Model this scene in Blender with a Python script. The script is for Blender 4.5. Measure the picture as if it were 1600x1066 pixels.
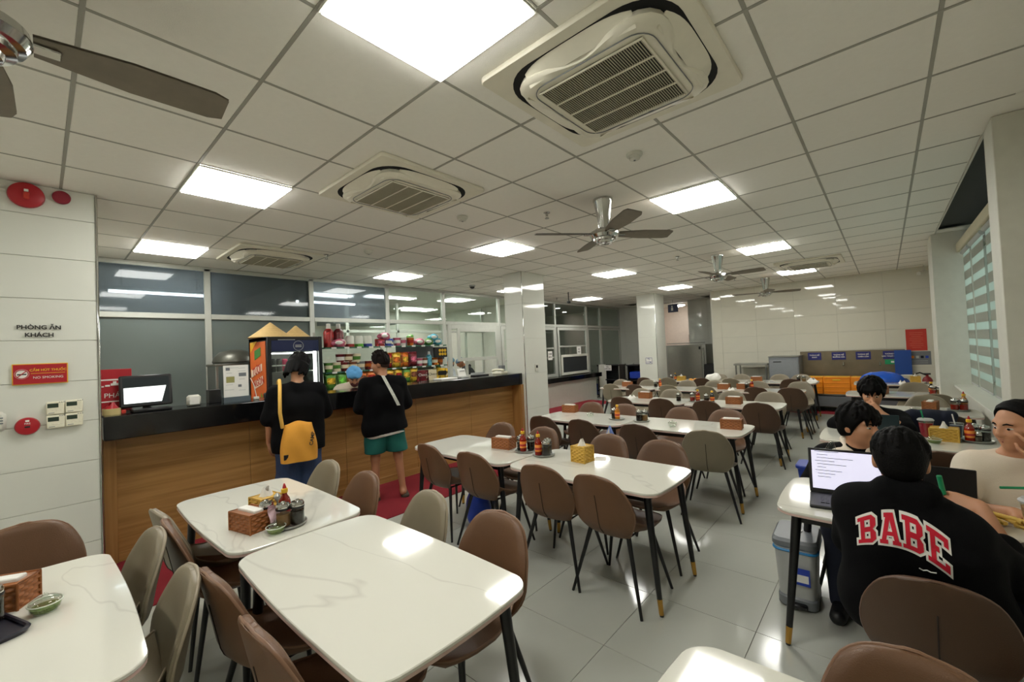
import bpy, bmesh, math, random
import numpy as np
from mathutils import Vector, Matrix, Euler
from mathutils.bvhtree import BVHTree
random.seed(7)
PI = math.pi
SC = bpy.context.scene
COL = SC.collection
for o in list(bpy.data.objects): bpy.data.objects.remove(o)

# ------------------------------------------------------------------ camera, world, exposure
# world: +X runs along the counter away from the camera, +Y to the left (towards the counter), Z up
CAM_POS = Vector((0, 0, 1.60))
R_RIGHT = Vector((0.66412955, -0.74631698, -0.04407837))
R_DOWN = Vector((-0.01186346, 0.04843072, -0.99875609))
R_FWD = Vector((0.74752338, 0.66382635, 0.02331037))
cd = bpy.data.cameras.new('camera'); cam = bpy.data.objects.new('camera', cd); COL.objects.link(cam)
cd.sensor_width = 36; cd.sensor_fit = 'HORIZONTAL'; cd.lens = 657.26 / 1600 * 36
cd.clip_start = 0.03; cd.clip_end = 200
cam.matrix_world = Matrix(((R_RIGHT.x, -R_DOWN.x, -R_FWD.x, CAM_POS.x), (R_RIGHT.y, -R_DOWN.y, -R_FWD.y, CAM_POS.y),
                           (R_RIGHT.z, -R_DOWN.z, -R_FWD.z, CAM_POS.z), (0, 0, 0, 1)))
SC.camera = cam
vs = SC.view_settings
vs.view_transform = 'Standard'; vs.look = 'None'; vs.gamma = 1; vs.exposure = 0.0; vs.use_curve_mapping = False
world = bpy.data.worlds.new('overcast_sky'); SC.world = world; world.use_nodes = True
wb = world.node_tree.nodes['Background']; wb.inputs[0].default_value = (0.86, 1.0, 0.93, 1); wb.inputs[1].default_value = 0.8
LAMP = 23.5           # strength of the ceiling light panels
LAMP_COL = (1.0, 0.99, 0.93)
SC.cycles.max_bounces = 9; SC.cycles.diffuse_bounces = 7; SC.cycles.glossy_bounces = 4
SC.cycles.transparent_max_bounces = 16; SC.cycles.transmission_bounces = 6
SC.cycles.sample_clamp_indirect = 6.0
SC.cycles.caustics_reflective = False; SC.cycles.caustics_refractive = False

def in_view(x, y, z, m=60):
    d = Vector((x, y, z)) - CAM_POS
    f = d.dot(R_FWD)
    if f < 0.05: return False
    u = 800 + 657.26 * d.dot(R_RIGHT) / f; v = 533 + 657.26 * d.dot(R_DOWN) / f
    return -m < u < 1600 + m and -m < v < 1066 + m

# ------------------------------------------------------------------ materials
def lin(c):
    if isinstance(c, str): c = tuple(int(c[i:i + 2], 16) for i in (0, 2, 4))
    r = []
    for v in c[:3]:
        v /= 255.0
        r.append(v / 12.92 if v <= 0.04045 else ((v + 0.055) / 1.055) ** 2.4)
    return (*r, 1.0)
MATS = {}
def mat(name, col, rough=0.5, metal=0.0, var=0.08, scale=12.0, bump=0.0, bscale=80.0, spec=0.5, emit=None, estr=0.0, trans=0.0, alpha=1.0, coat=0.0, sss=0.0, sheen=0.0):
    """procedural material: colour broken up by a noise, optional fine bump"""
    if name in MATS: return MATS[name]
    m = bpy.data.materials.new(name); m.use_nodes = True; MATS[name] = m
    nt = m.node_tree; b = nt.nodes['Principled BSDF']
    b.inputs['Roughness'].default_value = rough; b.inputs['Metallic'].default_value = metal
    b.inputs['Specular IOR Level'].default_value = spec
    b.inputs['Transmission Weight'].default_value = trans
    b.inputs['Coat Weight'].default_value = coat; b.inputs['Coat Roughness'].default_value = 0.05
    b.inputs['Sheen Weight'].default_value = sheen
    if sss: b.inputs['Subsurface Weight'].default_value = sss; b.inputs['Subsurface Radius'].default_value = (.02, .008, .004)
    b.inputs['Alpha'].default_value = alpha
    c = lin(col)
    tc = nt.nodes.new('ShaderNodeTexCoord')
    n = nt.nodes.new('ShaderNodeTexNoise'); n.inputs['Scale'].default_value = scale; n.inputs['Detail'].default_value = 4
    nt.links.new(tc.outputs['Object'], n.inputs['Vector'])
    mx = nt.nodes.new('ShaderNodeMix'); mx.data_type = 'RGBA'
    mx.inputs['A'].default_value = tuple(v * (1 - var) for v in c[:3]) + (1,)
    mx.inputs['B'].default_value = tuple(min(1, v * (1 + var)) for v in c[:3]) + (1,)
    nt.links.new(n.outputs['Fac'], mx.inputs['Factor'])
    nt.links.new(mx.outputs['Result'], b.inputs['Base Color'])
    if bump:
        n2 = nt.nodes.new('ShaderNodeTexNoise'); n2.inputs['Scale'].default_value = bscale; n2.inputs['Detail'].default_value = 3
        nt.links.new(tc.outputs['Object'], n2.inputs['Vector'])
        bp = nt.nodes.new('ShaderNodeBump'); bp.inputs['Strength'].default_value = bump; bp.inputs['Distance'].default_value = 0.01
        nt.links.new(n2.outputs['Fac'], bp.inputs['Height']); nt.links.new(bp.outputs['Normal'], b.inputs['Normal'])
    if emit is not None:
        b.inputs['Emission Color'].default_value = emit if len(emit) == 4 else (*emit, 1); b.inputs['Emission Strength'].default_value = estr
    return m

def glass_mat(name, tint=(.93, .97, .95), refl=1.5, dark=0.0):
    """thin pane: transparent with a Fresnel mirror on top"""
    if name in MATS: return MATS[name]
    m = bpy.data.materials.new(name); m.use_nodes = True; MATS[name] = m
    nt = m.node_tree; nt.nodes.remove(nt.nodes['Principled BSDF']); out = nt.nodes['Material Output']
    tr = nt.nodes.new('ShaderNodeBsdfTransparent'); tr.inputs[0].default_value = (*tint, 1)
    gl = nt.nodes.new('ShaderNodeBsdfGlossy'); gl.inputs['Roughness'].default_value = 0.02
    lw = nt.nodes.new('ShaderNodeLayerWeight'); pw = nt.nodes.new('ShaderNodeMath'); pw.operation = 'POWER'; pw.inputs[1].default_value = 4.0
    fr = nt.nodes.new('ShaderNodeMath'); fr.operation = 'MULTIPLY_ADD'; fr.inputs[1].default_value = 0.85; fr.inputs[2].default_value = 0.05 * (refl - 1) / .5
    nt.links.new(lw.outputs['Facing'], pw.inputs[0]); nt.links.new(pw.outputs[0], fr.inputs[0])
    mx = nt.nodes.new('ShaderNodeMixShader')
    nt.links.new(fr.outputs[0], mx.inputs[0]); nt.links.new(tr.outputs[0], mx.inputs[1]); nt.links.new(gl.outputs[0], mx.inputs[2])
    nt.links.new(mx.outputs[0], out.inputs['Surface'])
    return m

def film_mat(name, col, see, rough):
    """pane with a grey film: partly see-through and blurring what glows behind it, glossy in front"""
    m = mat(name, col, 0.04, var=.2, scale=1.2, spec=.55); nt = m.node_tree; b = nt.nodes['Principled BSDF']; out = nt.nodes['Material Output']
    rf = nt.nodes.new('ShaderNodeBsdfRefraction'); rf.inputs['IOR'].default_value = 1.3; rf.inputs['Roughness'].default_value = rough; rf.inputs[0].default_value = (.8, .86, .9, 1)
    mx = nt.nodes.new('ShaderNodeMixShader'); mx.inputs[0].default_value = see
    tl = nt.nodes.new('ShaderNodeBsdfTranslucent'); tl.inputs[0].default_value = (.86, .92, .95, 1); m2 = nt.nodes.new('ShaderNodeMixShader'); m2.inputs[0].default_value = .14
    nt.links.new(b.outputs[0], m2.inputs[1]); nt.links.new(tl.outputs[0], m2.inputs[2])
    nt.links.new(m2.outputs[0], mx.inputs[1]); nt.links.new(rf.outputs[0], mx.inputs[2]); nt.links.new(mx.outputs[0], out.inputs['Surface'])
    return m

def marble_mat():
    m = bpy.data.materials.new('white_marble'); m.use_nodes = True; MATS['white_marble'] = m
    nt = m.node_tree; b = nt.nodes['Principled BSDF']
    b.inputs['Roughness'].default_value = 0.07; b.inputs['Coat Weight'].default_value = 0.3; b.inputs['Coat Roughness'].default_value = 0.03
    tc = nt.nodes.new('ShaderNodeTexCoord'); oi = nt.nodes.new('ShaderNodeObjectInfo')
    mp = nt.nodes.new('ShaderNodeVectorMath'); mp.operation = 'MULTIPLY_ADD'
    cmb = nt.nodes.new('ShaderNodeCombineXYZ')
    mu = nt.nodes.new('ShaderNodeMath'); mu.operation = 'MULTIPLY'; mu.inputs[1].default_value = 40
    nt.links.new(oi.outputs['Random'], mu.inputs[0])
    for i in range(3): nt.links.new(mu.outputs[0], cmb.inputs[i])
    mp.inputs[1].default_value = (1.9, 0.9, 1)
    nt.links.new(tc.outputs['Object'], mp.inputs[0]); nt.links.new(cmb.outputs[0], mp.inputs[2])
    n = nt.nodes.new('ShaderNodeTexNoise'); n.inputs['Scale'].default_value = 0.62; n.inputs['Detail'].default_value = 4; n.inputs['Distortion'].default_value = 0.6
    nt.links.new(mp.outputs[0], n.inputs['Vector'])
    s = nt.nodes.new('ShaderNodeMath'); s.operation = 'SUBTRACT'; s.inputs[1].default_value = 0.5
    a = nt.nodes.new('ShaderNodeMath'); a.operation = 'ABSOLUTE'
    nt.links.new(n.outputs['Fac'], s.inputs[0]); nt.links.new(s.outputs[0], a.inputs[0])
    r = nt.nodes.new('ShaderNodeValToRGB'); e = r.color_ramp.elements
    e[0].position = 0.0; e[0].color = lin((204, 202, 192)); e[1].position = 0.007; e[1].color = lin((218, 217, 206))
    nt.links.new(a.outputs[0], r.inputs[0]); nt.links.new(r.outputs[0], b.inputs['Base Color'])
    return m

def wood_mat(name, c1, c2, axis='X', rough=0.35):
    m = bpy.data.materials.new(name); m.use_nodes = True; MATS[name] = m
    nt = m.node_tree; b = nt.nodes['Principled BSDF']; b.inputs['Roughness'].default_value = rough
    tc = nt.nodes.new('ShaderNodeTexCoord'); mp = nt.nodes.new('ShaderNodeMapping')
    mp.inputs['Scale'].default_value = (0.7, 9, 16) if axis == 'X' else (16, 9, 0.7)
    n = nt.nodes.new('ShaderNodeTexNoise'); n.inputs['Scale'].default_value = 1.6; n.inputs['Detail'].default_value = 7; n.inputs['Distortion'].default_value = 0.5
    nt.links.new(tc.outputs['Object'], mp.inputs[0]); nt.links.new(mp.outputs[0], n.inputs['Vector'])
    r = nt.nodes.new('ShaderNodeValToRGB'); e = r.color_ramp.elements
    e[0].position = 0.3; e[0].color = lin(c1); e[1].position = 0.7; e[1].color = lin(c2)
    nt.links.new(n.outputs['Fac'], r.inputs[0]); nt.links.new(r.outputs[0], b.inputs['Base Color'])
    return m

marble = marble_mat()
oak = wood_mat('oak_laminate', (142, 104, 56), (178, 136, 80))
oak_v = wood_mat('oak_upright', (146, 106, 58), (172, 130, 76), 'Z')
M_white = mat('white_paint', (206, 205, 194), 0.5)
M_tilewall = mat('gloss_wall_tile', (214, 215, 206), 0.06, var=0.03, scale=3)
M_tilewarm = mat('cream_wall_tile', (212, 209, 194), 0.035, var=0.03, scale=3)
M_grout = mat('grout', (184, 183, 172), 0.8)
M_fgrout = mat('floor_grout', (140, 140, 130), 0.8)
M_ceil = mat('mineral_ceiling_tile', (240, 237, 229), 0.85, var=0.03, scale=30, bump=0.15, bscale=220)
M_tee = mat('tee_bar_metal', (158, 156, 146), 0.5)
M_floor = mat('polished_floor_tile', (177, 179, 170), 0.12, var=0.05, scale=2.5)
M_carpet = mat('red_carpet', (138, 24, 38), 0.95, var=0.2, scale=60, bump=0.6, bscale=400)
M_alu = mat('aluminium_frame', (192, 194, 186), 0.35, metal=0.35)
M_black = mat('black_stone', (14, 14, 15), 0.12, var=0.2)
M_blk = mat('black_metal', (15, 15, 16), 0.35)
M_blkplastic = mat('black_plastic', (20, 20, 22), 0.4)
M_brass = mat('brass_tip', (196, 150, 74), 0.25, metal=1.0)
M_steel = mat('brushed_steel', (160, 160, 154), 0.32, metal=0.9, scale=4)
M_chrome = mat('chrome', (200, 200, 196), 0.14, metal=1.0)
M_brown = mat('brown_leather', (102, 72, 49), 0.42, var=0.12, scale=9, bump=0.12, bscale=260)
M_dkbrown = mat('dark_brown_leather', (78, 56, 40), 0.42, var=0.12, scale=9, bump=0.12, bscale=260)
M_taupe = mat('taupe_leather', (128, 118, 98), 0.42, var=0.1, scale=9, bump=0.12, bscale=260)
M_piping = {M_brown: mat('brown_piping', (124, 92, 70), 0.4), M_dkbrown: mat('dark_brown_piping', (96, 70, 54), 0.4), M_taupe: mat('taupe_piping', (152, 140, 120), 0.4)}
M_seam = mat('dark_seam', (40, 28, 22), 0.8)
M_edge = mat('pink_edge_band', (205, 176, 166), 0.4)
M_paper = mat('white_paper', (228, 226, 220), 0.8)
M_red = mat('signal_red', (168, 20, 34), 0.4)
M_poster = mat('poster_red', (190, 50, 36), 0.5)
M_yellow = mat('yellow_plastic', (226, 178, 40), 0.4)
M_blue = mat('blue_plastic', (30, 62, 170), 0.35)
M_green = mat('green_plastic', (20, 140, 90), 0.35)
M_orange = mat('orange_plastic', (236, 140, 20), 0.4)
M_grey = mat('grey_plastic', (112, 116, 120), 0.35)
M_ltgrey = mat('light_grey_plastic', (176, 178, 176), 0.4)
M_ivory = mat('ivory_plastic', (226, 222, 200), 0.4)
M_cream = mat('cream_casing', (228, 223, 206), 0.45)
M_lcd = mat('lcd_green', (44, 58, 46), 0.2)
M_dark = mat('recess_shade', (16, 16, 16), 0.9)
M_lamp = mat('light_panel', (255, 255, 250), 0.5, emit=LAMP_COL, estr=LAMP)
M_glass = glass_mat('clear_pane')
M_jar = glass_mat('jar_glass', (.9, .93, .9), 1.45)
M_film = film_mat('smoked_film_pane', (80, 89, 91), .42, .17)
M_frost = film_mat('grey_frosted_pane', (112, 120, 116), .12, .22)
M_soy = mat('soy_sauce', (22, 10, 7), 0.1)
M_chili = mat('chili_sauce', (150, 26, 12), 0.2)
M_herb = mat('chopped_herbs', (118, 136, 66), 0.7, var=0.5, scale=150, bump=1, bscale=200)
M_wicker = mat('brown_wicker', (146, 86, 38), 0.5, var=0.3, scale=60)
M_wickery = mat('yellow_wicker', (196, 156, 60), 0.5, var=0.3, scale=60)
M_skin = mat('skin', (196, 142, 108), 0.5, var=0.05, sss=0.1)
M_skin2 = mat('tan_skin', (168, 116, 84), 0.5, var=0.05, sss=0.1)
M_hair = mat('black_hair', (6, 5, 5), 0.6, var=0.3, scale=60, bump=0.3, bscale=160, spec=.12)
M_hairb = mat('brown_black_hair', (18, 11, 8), 0.6, var=0.3, scale=60, bump=0.3, bscale=160, spec=.12)
M_blkcloth = mat('black_cotton', (7, 7, 9), 0.9, var=0.2, bump=0.2, bscale=300, spec=.15)
M_whitecloth = mat('cream_cotton', (226, 214, 196), 0.9, var=0.05, bump=0.2, bscale=300)
M_denim = mat('blue_denim', (48, 66, 100), 0.9, var=0.2, scale=80, bump=0.3, bscale=300)
M_teal = mat('teal_cotton', (14, 92, 84), 0.85, var=0.15)
M_navy = mat('navy_cloth', (20, 26, 44), 0.9, var=0.2)
M_mustard = mat('mustard_canvas', (214, 150, 52), 0.9, var=0.1, bump=0.25, bscale=300)
M_lip = mat('lips', (150, 78, 70), 0.45)
M_eye = mat('eye_white', (210, 204, 196), 0.2)
M_iris = mat('dark_iris', (18, 11, 8), 0.1)
# ------------------------------------------------------------------ geometry helpers
class MB:
    """collects simple solids into one mesh"""
    def __init__(s): s.v = []; s.f = []
    def add(s, vs, fs, M=None):
        n = len(s.v)
        if M is not None: vs = [M @ Vector(v) for v in vs]
        s.v += [tuple(v) for v in vs]; s.f += [tuple(i + n for i in f) for f in fs]
        return s
    def box(s, c, d, b=0.0, M=None, rz=0.0):
        x, y, z = d[0] / 2, d[1] / 2, d[2] / 2
        b = min(b, x * .98, y * .98, z * .98)
        vs = []; fs = []
        if b <= 0:
            vs = [(i * x, j * y, k * z) for i in (-1, 1) for j in (-1, 1) for k in (-1, 1)]
            fs = [(0, 1, 3, 2), (4, 6, 7, 5), (0, 4, 5, 1), (2, 3, 7, 6), (0, 2, 6, 4), (1, 5, 7, 3)]
        else:
            idx = {}
            for i in (-1, 1):
                for j in (-1, 1):
                    for k in (-1, 1):
                        for a in range(3):
                            p = [i * (x - b), j * (y - b), k * (z - b)]
                            p[a] += (i, j, k)[a] * b
                            idx[(i, j, k, a)] = len(vs); vs.append(tuple(p))
            g = lambda i, j, k, a: idx[(i, j, k, a)]
            for t in (-1, 1):
                fs.append([g(t, -1, -1, 0), g(t, 1, -1, 0), g(t, 1, 1, 0), g(t, -1, 1, 0)][::t])
                fs.append([g(-1, t, -1, 1), g(1, t, -1, 1), g(1, t, 1, 1), g(-1, t, 1, 1)][::-t])
                fs.append([g(-1, -1, t, 2), g(1, -1, t, 2), g(1, 1, t, 2), g(-1, 1, t, 2)][::t])
            for p in (-1, 1):
                for q in (-1, 1):
                    w = p * q
                    fs.append([g(p, q, -1, 0), g(p, q, -1, 1), g(p, q, 1, 1), g(p, q, 1, 0)][::w])
                    fs.append([g(p, -1, q, 2), g(p, -1, q, 0), g(p, 1, q, 0), g(p, 1, q, 2)][::-w] if False else [g(p, -1, q, 0), g(p, -1, q, 2), g(p, 1, q, 2), g(p, 1, q, 0)][::-w])
                    fs.append([g(-1, p, q, 1), g(-1, p, q, 2), g(1, p, q, 2), g(1, p, q, 1)][::w])
                    for r in (-1, 1):
                        fs.append([g(p, q, r, 0), g(p, q, r, 1), g(p, q, r, 2)][::p * q * r])
        T = Matrix.Translation(c) @ Matrix.Rotation(rz, 4, 'Z')
        if M is not None: T = M @ T
        return s.add(vs, fs, T)
    def tube(s, pts, r, n=10, cap=True, closed=False):
        pts = [Vector(p) for p in pts]; m = len(pts)
        rs = r if isinstance(r, (list, tuple)) else [r] * m
        vs = []; fs = []
        t0 = (pts[1] - pts[0]).normalized()
        up = Vector((0, 0, 1)) if abs(t0.z) < .9 else Vector((1, 0, 0))
        nrm = t0.cross(up).normalized()
        for i, p in enumerate(pts):
            if closed: t = (pts[(i + 1) % m] - pts[i - 1]).normalized()
            else: t = (pts[min(i + 1, m - 1)] - pts[max(i - 1, 0)]).normalized()
            nrm = (nrm - t * nrm.dot(t)).normalized(); bi = t.cross(nrm)
            for k in range(n):
                a = 2 * PI * k / n
                vs.append(p + (nrm * math.cos(a) + bi * math.sin(a)) * rs[i])
        for i in range(m if closed else m - 1):
            j = (i + 1) % m
            for k in range(n):
                l = (k + 1) % n
                fs.append((i * n + k, i * n + l, j * n + l, j * n + k))
        if cap and not closed:
            fs.append(tuple(range(n))[::-1]); fs.append(tuple((m - 1) * n + k for k in range(n)))
        return s.add(vs, fs)
    def lathe(s, prof, c=(0, 0, 0), n=20, M=None):
        vs = []; fs = []
        for (r, z) in prof:
            for k in range(n):
                a = 2 * PI * k / n
                vs.append((c[0] + r * math.cos(a), c[1] + r * math.sin(a), c[2] + z))
        for i in range(len(prof) - 1):
            for k in range(n):
                l = (k + 1) % n
                fs.append((i * n + k, i * n + l, (i + 1) * n + l, (i + 1) * n + k))
        fs.append(tuple(range(n))[::-1]); fs.append(tuple((len(prof) - 1) * n + k for k in range(n)))
        return s.add(vs, fs, M)
    def prism(s, out, z0, z1, M=None, inset=0.0):
        """extruded outline (list of xy, counter-clockwise), with an optional chamfer at the top and bottom"""
        n = len(out); vs = []; fs = []
        if inset:
            cx = sum(p[0] for p in out) / n; cy = sum(p[1] for p in out) / n
            def shr(p):
                d = Vector((p[0] - cx, p[1] - cy)); l = d.length
                d = d * ((l - inset) / l) if l > 0 else d
                return (cx + d.x, cy + d.y)
            rings = [([shr(p) for p in out], z0), (out, z0 + inset), (out, z1 - inset), ([shr(p) for p in out], z1)]
        else: rings = [(out, z0), (out, z1)]
        for o, z in rings: vs += [(p[0], p[1], z) for p in o]
        for i in range(len(rings) - 1):
            for k in range(n):
                l = (k + 1) % n
                fs.append((i * n + k, i * n + l, (i + 1) * n + l, (i + 1) * n + k))
        fs.append(tuple(range(n))[::-1]); fs.append(tuple((len(rings) - 1) * n + k for k in range(n)))
        return s.add(vs, fs, M)
    def grid(s, fn, nu, nv, closed_u=False, M=None, flip=False):
        vs = [fn(i / (nu if closed_u else nu - 1), j / (nv - 1)) for j in range(nv) for i in range(nu)]
        fs = []
        for j in range(nv - 1):
            for i in range(nu if closed_u else nu - 1):
                k = (i + 1) % nu
                q = (j * nu + i, j * nu + k, (j + 1) * nu + k, (j + 1) * nu + i)
                fs.append(q[::-1] if flip else q)
        return s.add(vs, fs, M)
    def plate(s, P, nu, nv, T, top=1.0):
        """closed cushion-like plate: P(u,v) centre surface, T(u,v) -> (offset+ vector, offset- vector)"""
        a = []; b = []
        for j in range(nv):
            for i in range(nu):
                u = -1 + 2 * i / (nu - 1); v = j / (nv - 1)
                p = Vector(P(u, v)); o1, o2 = T(u, v)
                a.append(p + Vector(o1)); b.append(p + Vector(o2))
        N = nu * nv; vs = a + b; fs = []
        for j in range(nv - 1):
            for i in range(nu - 1):
                q = (j * nu + i, j * nu + i + 1, (j + 1) * nu + i + 1, (j + 1) * nu + i)
                fs.append(q); fs.append(tuple(N + k for k in q[::-1]))
        ring = [i for i in range(nu)] + [j * nu + nu - 1 for j in range(1, nv)] + [(nv - 1) * nu + i for i in range(nu - 2, -1, -1)] + [j * nu for j in range(nv - 2, 0, -1)]
        for k in range(len(ring)):
            x, y = ring[k], ring[(k + 1) % len(ring)]
            fs.append((y, x, N + x, N + y))
        return s.add(vs, fs)
    def mesh(s, name, m, smooth=40):
        me = bpy.data.meshes.new(name)
        me.from_pydata(s.v, [], s.f); me.update()
        if m is not None: me.materials.append(m)
        if smooth:
            me.shade_smooth()
            me.set_sharp_from_angle(angle=math.radians(smooth))
        return me
    def obj(s, name, m, parent=None, loc=None, rot=None, smooth=40):
        return put(name, s.mesh(name, m, smooth), parent, loc, rot)

def put(name, me, parent=None, loc=None, rot=None, label=None):
    o = bpy.data.objects.new(name, me); COL.objects.link(o)
    if parent is not None: o.parent = parent
    if loc is not None: o.location = loc
    if rot is not None: o.rotation_euler = rot
    if label: o['label'] = label
    return o
def tag(o, label, cat, group=None):
    o['label'] = label; o['category'] = cat
    if group: o['group'] = group
    return o
def thing(name, label, cat, loc=(0, 0, 0), rz=0.0, group=None):
    o = bpy.data.objects.new(name, None); COL.objects.link(o)
    o.location = loc; o.rotation_euler = (0, 0, rz); o.empty_display_size = .05
    return tag(o, label, cat, group)
def struct(name, me, loc=None, rot=None):
    o = put(name, me, None, loc, rot); o['kind'] = 'structure'; return o
def kids(o): return [c for c in KID.get(o.name, [])]
KID = {}
def dup(root, label, loc, rz=None, group=None, swap=None):
    """a copy of a thing, its parts and their sub-parts; swap exchanges meshes by part name"""
    def cp(o, par):
        c = o.copy(); COL.objects.link(c)
        if par is not None:
            c.parent = par
            base = o.name.split('.')[0]
            if swap and base in swap: c.data = swap[base]
        for ch in o.children: cp(ch, c)
        return c
    r = cp(root, None); r.location = loc
    if rz is not None: r.rotation_euler = (0, 0, rz)
    r['label'] = label
    if group: r['group'] = group
    return r
TXT = {}
def text_me(s, size, m, depth=0.0012, bold=0.0, shear=0.0):
    cu = bpy.data.curves.new('lettering', 'FONT'); cu.body = s; cu.size = size; cu.extrude = depth
    cu.align_x = 'CENTER'; cu.align_y = 'CENTER'; cu.offset = bold; cu.shear = shear; cu.resolution_u = 3
    ob = bpy.data.objects.new('lettering', cu); COL.objects.link(ob)
    me = bpy.data.meshes.new_from_object(ob.evaluated_get(bpy.context.evaluated_depsgraph_get()))
    bpy.data.objects.remove(ob)
    me.materials.clear(); me.materials.append(m); me.name = 'lettering'
    return me
TO_NEGY = (PI / 2, 0, 0)            # reads from the -Y side
TO_NEGX = (PI / 2, 0, -PI / 2)      # reads from the -X side
def rrect(w, h, r, n=5, bow=(0, 0)):
    """rounded rectangle outline, sides optionally bowed outwards"""
    out = []
    for cx, cy, a0 in ((1, 1, 0), (-1, 1, 90), (-1, -1, 180), (1, -1, 270)):
        for k in range(n + 1):
            a = math.radians(a0 + 90 * k / n)
            out.append([cx * (w / 2 - r) + r * math.cos(a), cy * (h / 2 - r) + r * math.sin(a)])
    if bow[0] or bow[1]:
        res = []
        for i, p in enumerate(out):
            q = out[(i + 1) % len(out)]; res.append(p)
            if math.hypot(q[0] - p[0], q[1] - p[1]) > 3 * r:
                for t in range(1, 8): res.append([p[0] + (q[0] - p[0]) * t / 8, p[1] + (q[1] - p[1]) * t / 8])
        for p in res:
            fx = 1 - (2 * p[1] / h) ** 2; fy = 1 - (2 * p[0] / w) ** 2
            s0 = p[0]; p[0] += math.copysign(bow[0] * fx, s0) * min(1, abs(s0) / (w / 2) * 1.0) ** 8
            p[1] += math.copysign(bow[1] * fy, p[1]) * min(1, abs(p[1]) / (h / 2)) ** 8
        out = res
    return out
def frame_bars(mb, x0, x1, z0, z1, w, y0, y1):
    """rectangular frame in the XZ plane"""
    for a, b in ((x0, x0 + w), (x1 - w, x1)): mb.box(((a + b) / 2, (y0 + y1) / 2, (z0 + z1) / 2), (b - a, y1 - y0, z1 - z0), .003)
    for a, b in ((z0, z0 + w), (z1 - w, z1)): mb.box(((x0 + x1) / 2, (y0 + y1) / 2, (a + b) / 2), (x1 - x0 - 2 * w, y1 - y0, b - a), .003)
    return mb
ORD = ['zeroth', 'first', 'second', 'third', 'fourth', 'fifth', 'sixth', 'seventh', 'eighth', 'ninth', 'tenth', 'eleventh', 'twelfth', 'thirteenth', 'fourteenth', 'fifteenth', 'sixteenth', 'seventeenth', 'eighteenth']

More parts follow.
